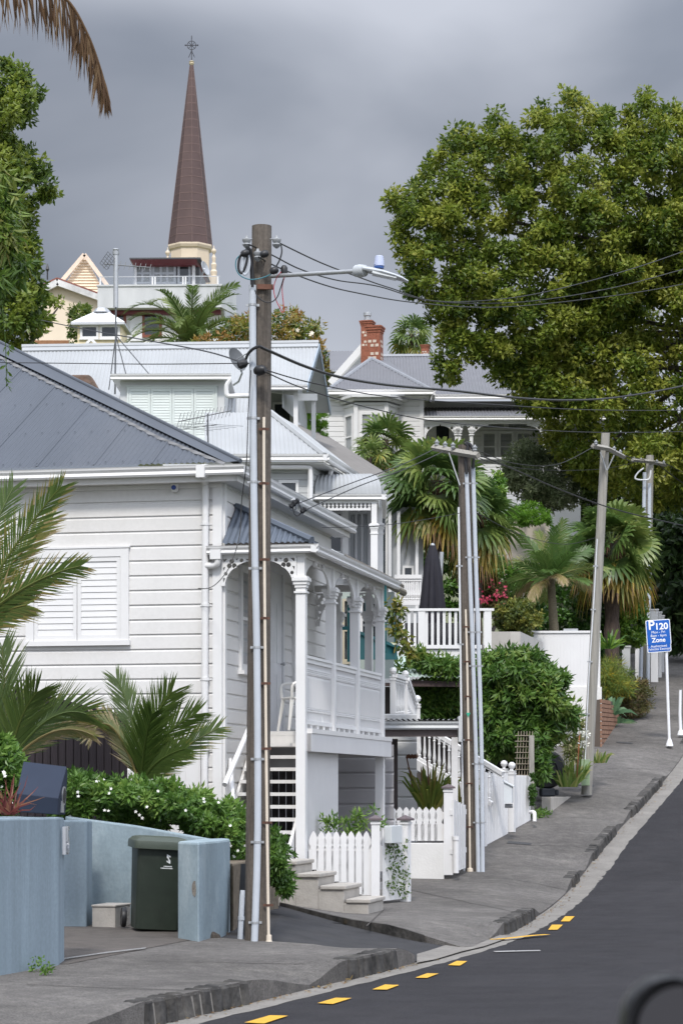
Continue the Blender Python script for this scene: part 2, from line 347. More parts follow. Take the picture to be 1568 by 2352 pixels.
def plant(name, label, cat, poly, Y, depth, n, rpx, nl, ll, lw, m, tint=(.3, .8), trunk=None, tm=None, group=None, part='crown', limbs=0, **k):
    mb, c = crown(poly, Y, depth, n, rpx, nl, ll, lw, tint, **k)
    V = np.array(mb.V); base = Vector(((V[:, 0].min() + V[:, 0].max()) / 2, Y, V[:, 2].min()))
    if trunk is None:
        o = mb.build(name, m, tint=True); tag(o, label, cat, group); return o
    b0 = Vector(trunk[0]); t = thing(name, label, cat, b0, group)
    mb.build(part, m, t, tint=True)
    tb = MB(); tb.tube(smooth_path([b0, b0 + (Vector(trunk[1]) - b0) * .5 + Vector((.1, 0, 0)), trunk[1]], 4), [trunk[2] * (1 - .45 * i / 8) for i in range(9)], 8)
    tb.build('trunk', tm or BARK, t, smooth=True)
    if limbs:
        lb = MB(); idx = RNG.choice(len(c), limbs, replace=False); top = Vector(trunk[1])
        for i in idx:
            e = Vector(c[i]) + Vector((0, depth * .4, 0)); s_ = b0.lerp(top, random.uniform(.55, 1)); mid = s_.lerp(e, .5) + Vector((0, 0, random.uniform(.1, .6)))
            p = smooth_path([s_, mid, e], 4); lb.tube(p, [trunk[2] * .38 * (1 - .85 * j / (len(p) - 1)) for j in range(len(p))], 5)
        lb.build('limbs', tm or BARK, t, smooth=True)
    return t
BARK = mat('grey_brown_bark', (0.11, 0.095, 0.08), 0.9, 0.3, 12, bump=0.6, bscale=25)
def frond_mesh(mb, base, d0, length, droop, **k):
    base = Vector(base); d = Vector(d0).normalized(); pts = [base]; N = 14
    for i in range(N):
        d = (d + Vector((0, 0, -droop / N * (0.4 + 1.4 * i / N)))).normalized(); pts.append(pts[-1] + d * length / N)
    return frond_path(mb, pts, **k)
def bez(p0, p1, p2, n=14): return [p0 * (1 - t) ** 2 + p1 * 2 * t * (1 - t) + p2 * t * t for t in [i / n for i in range(n + 1)]]
def frond_path(mb, pts, n=44, ll=0.35, lw=0.022, tint=.5, vee=.55, ang=52, rr=.012, hang=.3, tv=.1, side=None, taper=.35, deadtips=0.0, dead=0.0, lift=0.0):
    """feather leaf: curved rachis with two rows of narrow leaflets"""
    N = len(pts) - 1
    mb.tube(pts, [rr * (1 - .8 * i / N) + .002 for i in range(N + 1)], 5, t=min(1, tint + .2))
    d0 = pts[1] - pts[0]; sd = Vector(side) if side else d0.cross(Vector((0, 0, 1)))
    if sd.length < .1: sd = Vector((1, 0, 0))
    sd.normalize()
    for i in range(n):
        f = 0.10 + .9 * (i + .5) / n; x = f * N; k = min(int(x), N - 1); p = pts[k].lerp(pts[k + 1], x - k); t = (pts[k + 1] - pts[k]).normalized()
        s = (sd - t * sd.dot(t)).normalized(); up = s.cross(t)
        if up.z < 0 and side is None: up = -up
        L_ = ll * (taper + (1 - taper) * math.sin(math.pi * min(1, .18 + f * .82)) ** .7) * random.uniform(.88, 1.1)
        for sg in (-1, 1):
            a = R(ang * (1 - .35 * f) + random.uniform(-6, 6))
            dr = (t * math.cos(a) + (s * sg * math.cos(vee) + up * math.sin(vee)) * math.sin(a)).normalized()
            if dead: dr = (dr * (1 - dead) + Vector((random.gauss(0, .10), random.gauss(0, .12), -1)) * dead).normalized()
            wv = dr.cross(up).normalized() * lw * .5
            m1 = p + dr * L_ * .5 + Vector((0, 0, -hang * L_ * .12 + lift * L_ * .1)); e = p + dr * L_ + Vector((0, 0, -hang * L_ * random.uniform(.3, .6) + lift * L_ * .3))
            tt = min(1, max(0, tint + random.gauss(0, tv)))
            mb.add([p - wv * .6, p + wv * .6, m1 + wv, m1 - wv], [(0, 1, 2, 3)], tt)
            mb.add([m1 - wv, m1 + wv, e], [(0, 1, 2)], min(1, tt + deadtips * random.random()))
    return mb
def fan_mesh(mb, base, d0, stalk, rad, n=26, tint=.4, droop=.5, spread=125, tips=0.0, lw=0.05):
    """fan leaf: stalk and a pleated fan of narrow segments joined near the hub"""
    base = Vector(base); d = Vector(d0).normalized(); mid = base + d * stalk * .5 + Vector((0, 0, .04 * stalk)); hub = base + d * stalk + Vector((0, 0, -.12 * stalk))
    mb.tube([base, mid, hub], .012, 5, t=min(1, tint + .15))
    d = (hub - mid).normalized(); s = d.cross(Vector((0, 0, 1)))
    if s.length < .1: s = Vector((1, 0, 0))
    s.normalize(); up = s.cross(d); roll = random.uniform(-1.15, 1.15); s2 = s * math.cos(roll) + up * math.sin(roll); up = s2.cross(d)
    for i in range(n):
        a = R(-spread + 2 * spread * (i + .5) / n); L_ = rad * (.78 + .22 * math.cos(a * .6)) * random.uniform(.92, 1.06)
        dr = (d * math.cos(a) + s2 * math.sin(a) + up * .10 * (1 if i % 2 else -1)).normalized()
        w = up.cross(dr).normalized(); w1 = w * (lw * .5); w0 = w * .006
        m1 = hub + dr * L_ * .52 + up * .05 * L_ * (1 - abs(a) / 2.4); m2 = hub + dr * L_ * .78 + Vector((0, 0, -droop * L_ * .12)); e = hub + dr * L_ * .96 + Vector((0, 0, -droop * L_ * random.uniform(.3, .5)))
        tt = min(1, max(0, tint + random.gauss(0, .06)))
        mb.add([hub - w0, hub + w0, m1 + w1, m1 - w1], [(0, 1, 2, 3)], tt)
        mb.add([m1 - w1, m1 + w1, m2 + w1 * .7, m2 - w1 * .7], [(0, 1, 2, 3)], min(1, tt + tips * .3 * random.random()))
        mb.add([m2 - w1 * .7, m2 + w1 * .7, e], [(0, 1, 2)], min(1, tt + tips * random.random()))
    return mb
# ================================================================== GROUND
_hp = np.array([(-60, 1.8), (5, 1.74), (17, 1.72), (24, 1.70), (31, 1.70), (34, 1.67), (38, 1.52), (41, 1.1), (45, .466), (49, -.116), (53, -.73), (60, -1.85), (70, -3.4), (76, -4.25), (80, -4.6), (90, -5.4), (150, -13), (260, -30), (420, -42), (1600, -60)], float)
_gy = np.arange(-60, 1600, .25); _gz = np.interp(_gy, _hp[:, 0], _hp[:, 1]); _k = np.ones(13) / 13
_gs = np.convolve(np.pad(_gz, 6, mode='edge'), _k, 'valid')
def G(Y): return CZ - float(np.interp(Y, _gy, _gs))
_kp = np.array([(-20, -6.2), (5, -4.6), (12, -3.0), (17.4, -1.42), (18.9, -.82), (20, -.47), (22.16, .29), (23.6, .76), (26, 1.45), (28.2, 1.94), (31.5, 2.53), (38, 3.70), (41.5, 4.5), (45, 5.48), (49, 6.55), (53, 7.55), (60, 9.0), (70, 10.9), (90, 14), (200, 25)], float)
_ky = np.arange(-20, 200, .1); _kx = np.convolve(np.pad(np.interp(_ky, _kp[:, 0], _kp[:, 1]), 10, mode='edge'), np.ones(21) / 21, 'valid')
def KX(Y): return float(np.interp(Y, _ky, _kx))
def KY(X): return float(np.interp(X, _kx, _ky))
STONES = [(17.3, 19.15), (21.5, 22.85), (28.1, 31.3), (37.4, 38.3), (40.3, 43.0), (44.7, 49.0), (54, 80)]
def khe(Y):
    h = .022
    for a, b in STONES:
        t = min(1, max(0, 1 - max(a - Y, Y - b, 0) / (1.1 if a > 18 else 1.7))); h = max(h, .022 + (.165 if a < 23 else .125) * t * t * (3 - 2 * t))
    return h
nearb = lambda x: float(np.interp(x, [-12, -1.6, -.56, .72], [26.2, 24.4, 23.7, 22.85]))
def rise(X, Y):
    a = min(1, max(0, (36 - Y) / 3)) * min(1, max(0, (Y - nearb(X) - (2.9 if X < -1.2 else .0)) / .8)); x = max(0, .15 - X); return a * .145 * x * x / (x + .25)
def FZ(X, Y):
    d = max(0, KX(Y) - X); return G(Y) + .17 + .018 * min(d, 4) - (.17 - khe(Y)) * max(0, 1 - d / 1.0) + rise(X, Y)
def RZ(X, Y): return G(Y) + .02 * max(0, X - KX(Y)) - .012 * max(0, X - KX(Y) - 4)
def SZ(X, Y): d = max(0, KX(Y) - X); return G(Y) + .006 + .135 * min(1, d / 2.2) ** 1.2 + .015 * min(d, 4) + rise(X, Y)
def hitg(px, py, fz, y0=8, y1=90):
    f = lambda Y: CZ + (HY - py) / F * Y - fz((px - CX) / F * Y, Y)
    Y = y0; p = f(Y)
    while Y < y1:
        q = f(Y + .05)
        if p > 0 >= q: break
        p = q; Y += .05
    a, b = Y, Y + .05
    for _ in range(20):
        m = (a + b) / 2
        if f(m) > 0: a = m
        else: b = m
    return Vector(((px - CX) / F * a, a, fz((px - CX) / F * a, a)))
ASPH = mat('dark_asphalt', (0.034, 0.033, 0.036), 0.85, 0.12, 3.0, bump=0.55, bscale=170, spec=.12, dirt=(0.046, 0.043, 0.045), dfac=.5, speck=.16, sscale=60, patch=.10)
ASPH2 = mat('side_street_asphalt', (0.052, 0.052, 0.055), 0.9, 0.14, 3.0, bump=0.6, bscale=150, spec=.12, dirt=(0.07, 0.068, 0.066))
PATH = mat('worn_grey_footpath', (0.126, 0.118, 0.111), 0.9, 0.16, 9, bump=0.8, bscale=110, spec=.12, dirt=(0.20, 0.187, 0.17), dfac=.7, speck=.22, sscale=55, patch=.20, stretch=(1, 1, 1))
GUT = mat('pale_gutter_concrete', (0.20, 0.188, 0.172), 0.9, 0.15, 3, spec=.12, bump=0.3, bscale=60, dirt=(0.13, 0.122, 0.112), speck=.12)
STONE = mat('bluestone', (0.050, 0.048, 0.046), 0.9, 0.6, 5, bump=0.9, bscale=14, dirt=(0.17, 0.155, 0.135), dfac=.4, spec=.12)
YEL = mat('yellow_road_paint', (0.58, 0.325, 0.025), 0.7, 0.12, 14, bump=.2, dirt=(0.35, 0.22, 0.05), dfac=.35)
WPAINT = mat('worn_white_road_paint', (0.26, 0.255, 0.25), 0.8, 0.1, 9)
EARTH = mat('earth_and_grass', (0.10, 0.11, 0.05), 0.95, 0.3, 1.0)
def struct(mb, name, m, label=None, smooth=False):
    mb.keep = True
    o = mb.build(name, m, smooth=smooth); o['kind'] = 'structure'
    if label: o['label'] = label
    return o
def colsheet(name, m, xs, lo, hi, fz, n=14, skirt=.35, label=None):
    mb = MB(); vs = []
    for x in xs:
        a, b = lo(x), hi(x); b = max(b, a + .01)
        for j in range(n + 1):
            y = a + (b - a) * j / n; vs.append((x, y, fz(x, y)))
    fs = []; q = n + 1
    for i in range(len(xs) - 1):
        for j in range(n): fs.append((i * q + j, (i + 1) * q + j, (i + 1) * q + j + 1, i * q + j + 1))
    mb.add(vs, fs)
    for j in (0, n):
        for i in range(len(xs) - 1):
            a, b = Vector(vs[i * q + j]), Vector(vs[(i + 1) * q + j]); z = Vector((0, 0, -skirt)); mb.quad(a, b, b + z, a + z)
    return struct(mb, name, m, label, smooth=False)
def fr_(a, b, n): return [a + (b - a) * i / n for i in range(n + 1)]
nearb = lambda x: float(np.interp(x, [-12, -1.6, -.56, .72], [26.2, 24.4, 23.7, 22.85]))
farb = lambda x: float(np.interp(x, [-12, -.85, -.08, .75, 1.35, 1.55, 1.75], [31.6, 29.4, 28.0, 26.3, 25.4, 26.4, 27.3])) if x < 1.75 else KY(x)
colsheet('footpath', PATH, fr_(-12, -1.6, 14) + fr_(-1.45, .72, 24), lambda x: max(6, KY(x)), nearb, FZ, 22, label='grey footpath in front of the blue wall')
colsheet('footpath', PATH, fr_(-12, -1.6, 14) + fr_(-1.45, KX(30), 30), farb, lambda x: 30.0, FZ, 10, label='grey footpath at the corner below the concrete steps')
mb = MB(); rows = [30 + .3 * i for i in range(184)]; vs = []; q = 19
for y in rows:
    for j in range(q): x = KX(y) - (KX(y) + 14 if y < 34 else min(KX(y) + 14, 8)) * (j / (q - 1)) ** 2.2; vs.append((x, y, FZ(x, y)))
mb.add(vs, [(i * q + j, i * q + j + 1, (i + 1) * q + j + 1, (i + 1) * q + j) for i in range(len(rows) - 1) for j in range(q - 1)])
for y0_, y1_ in zip(rows, rows[1:]):
    p_, q_ = Vector((KX(y0_), y0_, FZ(KX(y0_), y0_))), Vector((KX(y1_), y1_, FZ(KX(y1_), y1_))); mb.quad(p_, q_, q_ - Vector((0, 0, .3)), p_ - Vector((0, 0, .3)))
struct(mb, 'footpath', PATH, 'grey footpath climbing the hill beside the white fences')
colsheet('side_street', ASPH2, fr_(-14, 0, 20) + fr_(.1, 1.6, 14), lambda x: nearb(x) - .3 if x < .5 else max(nearb(x), KY(x)) + .12, lambda x: farb(x) + .4 if x < 1.6 else 26.4, SZ, 12, label='asphalt side street running up to the left')
# gutter strip and road
GW = lambda y: float(np.interp(y, [8, 20, 25, 38, 45, 60], [.34, .27, .28, .36, .46, .46]))
mb = MB(); rows = [3 + .25 * i for i in range(360)]
for i in range(len(rows) - 1):
    a, b = rows[i], rows[i + 1]
    w = lambda y: .012 * math.sin(y * 5.1) + .010 * math.sin(y * 13.7)
    mb.quad((KX(a) - .02, a, G(a)), (KX(a) + GW(a) + w(a), a, G(a) + .004), (KX(b) + GW(b) + w(b), b, G(b) + .004), (KX(b) - .02, b, G(b)))
struct(mb, 'gutter', GUT, 'pale concrete gutter strip along the kerb')
mb = MB(); vs = []; rows = [-10 + .5 * i for i in range(220)]; xo = [.05, .3, .8, 2, 4, 7, 12]
for y in rows:
    for x in xo: vs.append((KX(y) + x, y, RZ(KX(y) + x, y) - .004))
q = len(xo); mb.add(vs, [(i * q + j, i * q + j + 1, (i + 1) * q + j + 1, (i + 1) * q + j) for i in range(len(rows) - 1) for j in range(q - 1)])
struct(mb, 'road', ASPH, 'dark asphalt road curving uphill')
# concrete apron across the side street mouth
ap = [(957, 2192), (985, 2184), (1040, 2166), (1082, 2150), (1098, 2144), (1135, 2146), (1165, 2151), (1152, 2160), (1112, 2174), (1060, 2186), (1000, 2204), (957, 2212)]
mb = MB(); pts = [hitg(x, y, lambda X, Y: SZ(X, Y) + .012) for x, y in ap]; c = sum(pts, Vector()) / len(pts)
mb.add(pts + [c], [(i, (i + 1) % len(pts), len(pts)) for i in range(len(pts))]); struct(mb, 'apron', GUT, 'pale concrete apron across the side street mouth')
# terrain under everything
mb = MB(); ys = [-60, -20, 0, 10, 20, 30, 36, 40, 44, 48, 52, 56, 60, 66, 72, 78, 84, 90, 110, 150, 200, 260, 330, 420, 700, 1500]; xs = [-900, -200, -60, -20, -8, 0, 8, 14, 20, 60, 200, 900]
vs = [(x, y, G(y) - .5) for y in ys for x in xs]; q = len(xs)
mb.add(vs, [(i * q + j, i * q + j + 1, (i + 1) * q + j + 1, (i + 1) * q + j) for i in range(len(ys) - 1) for j in range(q - 1)]); struct(mb, 'hillside', EARTH, 'green hillside under the houses')
# kerb stones
KLAB = ['bluestone kerb in the foreground below the blue wall', 'short bluestone kerb at the near corner of the side street', 'bluestone kerb at the far corner of the side street', 'small piece of bluestone kerb beside a driveway dip', 'bluestone kerb below the white gates', 'bluestone kerb below the agapanthus bed', 'bluestone kerb at the top of the hill']
for (a, b), lab in zip(STONES, KLAB):
    mb = MB(); y = a
    while y < b - .05:
        l = min(random.uniform(.13, .24), b - y); y1 = y + l - .03; j = lambda s=.012: random.uniform(-s, s)
        def kp(Y, x, z): return Vector((KX(Y) + x, Y, G(Y) + z))
        x0 = -.15; x1 = .02 + j(.01); h = khe((y + y1) / 2) + .012; pts = []
        for (Y, X, Z) in ((y, x0, -.08), (y, x1 + .035, -.08), (y1, x1 + .035, -.08), (y1, x0, -.08), (y, x0, h), (y, x1, h - .012), (y1, x1, h - .012), (y1, x0, h)): pts.append(kp(Y + j(), X + j(), Z + j(.008)))
        mb.hexa(pts); y += l
    struct(mb, 'kerb', STONE, lab).modifiers.new('worn', 'BEVEL').width = .018
    mb = MB(); n = max(2, int((b - a) / .5))
    for i in range(n):
        ya, yb = a + (b - a) * i / n + .03, a + (b - a) * (i + 1) / n + (.0301 if i < n - 1 else -.03); ha, hb = khe(ya) - .012, khe(yb) - .012
        mb.hexa([kp(ya, -.13, -.08), kp(ya, .03, -.08), kp(yb, .03, -.08), kp(yb, -.13, -.08), kp(ya, -.13, ha), kp(ya, -.003, ha), kp(yb, -.003, hb), kp(yb, -.13, hb)])
    struct(mb, 'kerb_mortar', mat('kerb_mortar', (.20, .185, .165), .95, .2, 12), 'pale mortar between the kerb stones')
mb = MB(); pr = []
for x in fr_(-5, .9, 30):
    y = farb(x) - .015; h = .05 if x < .2 else .05 * max(0, (.9 - x) / .7) + .005; pr.append((x, y, h))
for i in range(len(pr) - 1):
    (xa, ya, ha), (xb, yb, hb) = pr[i], pr[i + 1]
    za, zb = FZ(xa, ya) + .006, FZ(xb, yb) + .006
    mb.hexa([(xa, ya - .05, za - .3), (xb, yb - .05, zb - .3), (xb, yb + .1, zb - .3), (xa, ya + .1, za - .3), (xa, ya - .04, za), (xb, yb - .04, zb), (xb, yb + .1, zb), (xa, ya + .1, za)])
struct(mb, 'kerb', STONE, 'low dark kerb along the far side of the side street')
# painted markings
def c1(x, y): return 551.1 + x * .5077, 1959.6 + y * .5077
DASH = [[(20, 768), (135, 735), (217, 737), (110, 772)], [(350, 680), (430, 656), (505, 657), (420, 684)], [(598, 618), (655, 596), (720, 598), (665, 619)], [(793, 565), (845, 545), (898, 546), (845, 566)], [(940, 508), (980, 489), (1027, 490), (995, 510)], [(1393, 348), (1410, 325), (1460, 325), (1435, 348)], [(1450, 310), (1470, 287), (1513, 287), (1490, 310)]]
RM = lambda X, Y: RZ(X, Y) + .006
for d in DASH:
    mb = MB(); mb.add([hitg(*c1(*p), RM) for p in d], [(0, 1, 2, 3)]); o = struct(mb, 'road_marking', YEL, 'yellow dash painted beside the gutter'); o['group'] = 'yellow no-parking dashes'
def stripe(pts, w, fz, m, lab):
    p = [hitg(*c1(*q), fz) for q in pts]; mb = MB()
    for i in range(len(p) - 1):
        d = (p[i + 1] - p[i]).normalized(); s = Vector((-d.y, d.x, 0)) * w / 2; mb.quad(p[i] - s, p[i + 1] - s, p[i + 1] + s, p[i] + s)
    return struct(mb, 'road_marking', m, lab)
stripe([(1130, 391), (1170, 390), (1250, 382), (1320, 374), (1390, 369)], .10, lambda X, Y: RZ(X, Y) + .022 + .02 * max(0, KX(Y) - X), YEL, 'thin yellow line across the gutter at the far corner')
stripe([(1150, 447), (1250, 444), (1358, 442)], .16, RM, WPAINT, 'worn pale line end on the asphalt')
stripe([(420, 314), (520, 326), (610, 337)], .07, lambda X, Y: SZ(X, Y) + .007, YEL, 'thin yellow line along the side street kerb')
# service covers in the footpath
def cover(pts, lab):
    mb = MB(); mb.add([hitg(x, y, lambda X, Y: FZ(X, Y) + .008) for x, y in pts], [(0, 1, 2, 3)]); o = mb.build('service_cover', mat('cast_iron', (.045, .045, .047), .7, .2, 30, bump=.4, bscale=120)); tag(o, lab, 'service cover', 'service covers in the footpath')
def c8(x, y): return 955.3 + x * .3905, 1469.7 + y * .3905
cover([c8(533, 1198), c8(540, 1184), c8(682, 1196), c8(672, 1208)], 'iron service cover in the footpath below the white letterbox')
cover([c8(1175, 606), c8(1180, 599), c8(1276, 606), c8(1268, 613)], 'small dark service cover in the footpath beside the brick planter')
cover([c8(940, 855), c8(945, 849), c8(1050, 857), c8(1044, 864)], 'thin dark cover in the footpath at the foot of the leaning pole')
cover([c8(1355, 405), c8(1360, 394), c8(1414, 397), c8(1410, 407)], 'dark service cover in the footpath beside the brown bush')
# score lines in the footpath and litter along the kerb
def score(x0, y0, x1, y1):
    p, q = hitg(x0, y0, FZ), hitg(x1, y1, FZ); mb = MB(); n = 10; s = (q - p).cross(Vector((0, 0, 1))).normalized() * .009; pts = []
    for i in range(n + 1): r = p.lerp(q, i / n); pts.append(Vector((r.x, r.y, FZ(r.x, r.y) + .005)))
    for i in range(n): mb.quad(pts[i] - s, pts[i + 1] - s, pts[i + 1] + s, pts[i] + s)
    struct(mb, 'footpath_joint', mat('joint_dirt', (.055, .05, .046), .95, .2, 20), 'thin dirty joint line across the footpath')
for l in ((931, 2042, 1216, 2102), (1062, 2012, 1300, 2046), (1120, 1945, 1376, 1944), (1230, 1880, 1440, 1885), (1290, 1815, 1498, 1820), (1360, 1770, 1545, 1770), (1392, 1700, 1560, 1715), (880, 2092, 842, 2128), (60, 2262, 420, 2276), (330, 2210, 700, 2215)): score(*l)
LITL = Leaves(); yy = []
for a, b, n in ((17, 24, 150), (27.5, 50, 260)):
    y = RNG.uniform(a, b, n); o = np.abs(RNG.normal(size=n)) * .07; p = np.array([(KX(v) + .03 + w, v, G(v) + .012) for v, w in zip(y, o)]); LITL.add(p, RNG.normal(size=(n, 3)) * np.array([1, 1, .1]), RNG.uniform(.02, .055, n), RNG.uniform(.012, .03, n), RNG.random(n), np.tile([0, 0, 1.0], (n, 1)) + RNG.normal(size=(n, 3)) * .2)
o = LITL.mesh().build('leaf_litter', leafmat('dry_litter', [(.05, .035, .02), (.14, .075, .035), (.26, .16, .05), (.10, .09, .04)], .1), tint=True); tag(o, 'scattered dry brown leaves lying in the gutter along the kerb', 'leaves', kind='stuff')
# ================================================================== NEAR WHITE VILLA
H = Fr((-1.544, 31.0), (0.9785, -0.2064)); HS = H.side(0.0)
def c2(x, y): return 453.2 + x * .3124, 1139.0 + y * .3124     # crop of the verandah
U1 = H.hit(691.5, 1500, 0.0)[0]; HV = H.side(U1)                # outer plane of the verandah
villa = thing('wooden_villa', 'white weatherboard villa with slate grey hipped roof and a fretwork side verandah above the steps', 'house', H.pt(0, 0, 1.0))
zg = H.hit(300, 1084, -.25)[1]
ZREF = H.hit(480, 1147.5)[1]; ZB = .45
mb = MB(); boardwall(mb, H, -9, -.115, ZB, zg + .02, .1925, ZREF); mb.quad(H.pt(-9, .02, ZB), H.pt(0, .02, ZB), H.pt(0, .02, zg), H.pt(-9, .02, zg)); mb.build('front_wall', WHITE, villa)
mb = MB(); boardwall(mb, HS, .115, 6.6, ZB, zg + .02, .1925, ZREF); mb.quad(HS.pt(0, .02, ZB), HS.pt(6.6, .02, ZB), HS.pt(6.6, .02, zg), HS.pt(0, .02, zg)); mb.build('side_wall', WHITE, villa)
mb = MB(); boardwall(mb, Fr(HS.pt(6.62, 0, 0), -H.u), 0, 8, ZB, zg + .02, .1925, ZREF); mb.build('rear_wall', WHITE, villa)
mb = MB(); mb.box(H, -.118, .004, -.034, .02, ZB, zg); mb.box(H, -.02, .036, .022, .115, ZB, zg); mb.build('corner_board', WHITE2, villa)
# roof
E = .27; pz = H.hit(545, 1060, -E)[1]; tp = .52; S = 6.3
ze = lambda s: pz + tp * s
A = H.pt(E, -E, pz); B = H.pt(-9.3, -E, pz); C_ = H.pt(E - S, -E + S, ze(S)); D_ = H.pt(-9.3, -E + S, ze(S))
mb = MB(); corr(mb, [B, A, C_, D_], B, A, .078, .0085)
e2 = H.pt(E, 6.9, pz); t2 = H.pt(E - S, 6.9, ze(S)); corr(mb, [A, e2, t2, C_], A, e2, .078, .0085, 4); mb.quad(C_, t2, H.pt(-9.3, 6.9, ze(S)), D_)
roof = mb.build('roof', ROOFG, villa)
n1_ = (A - B).cross(D_ - B).normalized(); n1_ = n1_ if n1_.z > 0 else -n1_
dn = (C_ - A).normalized(); sA = n1_.cross(dn); sA = sA if sA.dot(H.u) < 0 else -sA
mb = MB(); f1 = .30; K0 = A + n1_ * .035; K1 = C_ + n1_ * .035
mb.quad(K0 - dn * .1, K1, K1 + sA * f1, K0 + sA * f1 * .55); mb.quad(K0 - dn * .1, K1, K1 + H.v * .25 + Vector((0, 0, -.02)), K0 + H.v * .25 + Vector((0, 0, -.02)))
mb.tube([K0 - dn * .1, K1], .028, 8); mb.build('ridge_cap', ROOFG, roof)
mb = MB(); N = 150; rows = []
for i in range(N + 1):
    q = K0 + (K1 - K0) * (i / N) + sA * (f1 * min(1, .55 + .45 * i / 25)); w = .014 * math.sin(i * 1.35)
    rows += [q - n1_ * .004, q + sA * (.036 + w) - n1_ * (.024 - .006 * math.sin(i * 1.35 + 1))]
mb.add(rows, [(2 * i, 2 * i + 1, 2 * i + 3, 2 * i + 2) for i in range(N)]); mb.build('lead_edge', mat('weathered_lead', (.17, .17, .172), .7, .2, 12), roof)
# sheet laps
mb = MB(); cp_ = math.atan(tp)
for i in range(9):
    u = E - 1.15 - i * .78; sm = E - u
    mb.hexa([H.pt(u + a, -E + s2, pz + tp * s2) + n1_ * h for h in (.004, .016) for a, s2 in ((0, .0), (.022, .0), (.022, min(S, sm - .35)), (0, min(S, sm - .35)))])
mb.build('sheet_laps', ROOFG, roof)
# roofing screws
mb = MB(); es = (D_ - B).normalized()
for k in range(5):
    s_ = .12 + k * 1.25
    for i in range(40):
        u = E - .5 - s_ - i * .234
        if u < -6: break
        p = H.pt(u, -E + s_ * math.cos(math.atan(tp)), pz + s_ * math.sin(math.atan(tp))) + n1_ * .009; mb.lathe(p, [(.011, 0), (.009, .006), (.002, .008)], 6, n1_)
s_ = mb.build('roofing_screws', ROOFG, roof); s_['kind'] = 'stuff'
def gutter(mb, fr, u0, u1, v, z, h=.12, d=.11):
    """ogee gutter: bead, curved face, flat bottom; v = outer face"""
    pr = [(v + d, z), (v + d, z - h * .9), (v + .03, z - h), (v + .012, z - h * .8), (v + .03, z - h * .5), (v + .004, z - h * .25), (v, z - .012), (v - .006, z), (v + .014, z), (v + .03, z - h * .3)]
    n = len(pr); vs = [fr.pt(u, a, b) for u in (u0, u1) for a, b in pr]
    mb.add(vs, [(i, i + 1, n + i + 1, n + i) for i in range(n - 1)] + [tuple(range(n))[::-1], tuple(range(n, 2 * n))])
mb = MB(); gz_ = pz - .045; gutter(mb, H, -9.3, E + .11, -E - .11, gz_, .13); gutter(mb, HS, -E, 6.9, -E - .11, gz_, .13); mb.build('gutter', WHITE2, villa)
mb = MB(); mb.box(H, -9.2, E, -E + .003, -E + .03, gz_ - .20, gz_ - .02); mb.box(HS, -E + .003, 6.85, -E + .003, -E + .03, gz_ - .20, gz_ - .02)
mb.box(H, -9.2, E - .03, -E + .033, -.03, gz_ - .19, gz_ - .165); mb.box(HS, -.03, 6.85, -E + .033, -.025, gz_ - .19, gz_ - .165)
mb.box(H, -9, 0, -.05, -.024, gz_ - .25, gz_ - .192); mb.build('soffit', WHITE, villa)
# downpipes
def pipe(mb, fr, pp, v, r, k=4): mb.tube(smooth_path([fr.pt(*fr.hit(x, y, v)[:1], vv, fr.hit(x, y, v)[1]) for (x, y, vv) in [(p[0], p[1], p[2] if len(p) > 2 else v) for p in pp]], k), r, 10)
mb = MB(); pipe(mb, H, [(481, 1072, -.30), (481, 1090, -.29), (479, 1100, -.24), (473, 1110, -.10), (472, 1120, -.075), (471, 1300), (470, 1600), (469, 1850)], -.075, .046)
mb.box(H, -.24, -.13, -E - .14, -E - .03, gz_ - .16, gz_ - .01)
for y in (1203, 1390, 1560, 1720): u, z = H.hit(471, y, -.075); mb.lathe(H.pt(u, -.075, z), [(.054, -.02), (.054, .02)], 12); mb.box(H, u - .08, u + .08, -.03, -.022, z - .012, z + .012)
mb.build('downpipe', WHITE2, villa, smooth=True)
# window with louvred shutters
def shutters(fr, x0, y0, x1, y1, parent, npan, nlou, v=0.0, m=None, fw=.11):
    u0, z1 = fr.hit(x0, y0, v); u1, z0 = fr.hit(x1, y1, v); m = m or WHITE2; mb = MB()
    mb.box(fr, u0, u0 + fw, v - .055, v - .003, z0, z1); mb.box(fr, u1 - fw, u1, v - .055, v - .003, z0, z1); mb.box(fr, u0 + fw, u1 - fw, v - .055, v - .003, z1 - fw, z1)
    mb.box(fr, u0 - .02, u1 + .02, v - .075, v - .003, z0 - .065, z0 - .002); mb.box(fr, u0 - .015, u1 + .015, v - .065, v - .003, z1 + .002, z1 + .025)
    w = mb.build('window', m, parent); ui0, ui1 = u0 + fw, u1 - fw; zt = z1 - fw; pw = (ui1 - ui0) / npan
    for k in range(npan):
        a = ui0 + k * pw + .004; b = ui0 + (k + 1) * pw - .004; mb = MB(); s = .05
        mb.box(fr, a, a + s, v - .045, v - .012, z0, zt); mb.box(fr, b - s, b, v - .045, v - .012, z0, zt); mb.box(fr, a + s, b - s, v - .045, v - .012, z0, z0 + .07); mb.box(fr, a + s, b - s, v - .045, v - .012, zt - .06, zt)
        hh = (zt - z0 - .13) / nlou
        for i in range(nlou):
            z = z0 + .07 + i * hh
            mb.hexa([fr.pt(a + s, v - .038, z + .001), fr.pt(b - s, v - .038, z + .001), fr.pt(b - s, v - .032, z), fr.pt(a + s, v - .032, z), fr.pt(a + s, v - .029, z + hh * .97), fr.pt(b - s, v - .029, z + hh * .97), fr.pt(b - s, v - .020, z + hh * .96), fr.pt(a + s, v - .020, z + hh * .96)])
        mb.quad(fr.pt(a + s, v - .006, z0), fr.pt(b - s, v - .006, z0), fr.pt(b - s, v - .006, zt), fr.pt(a + s, v - .006, zt))
        mb.build('shutter', m, w)
    return w
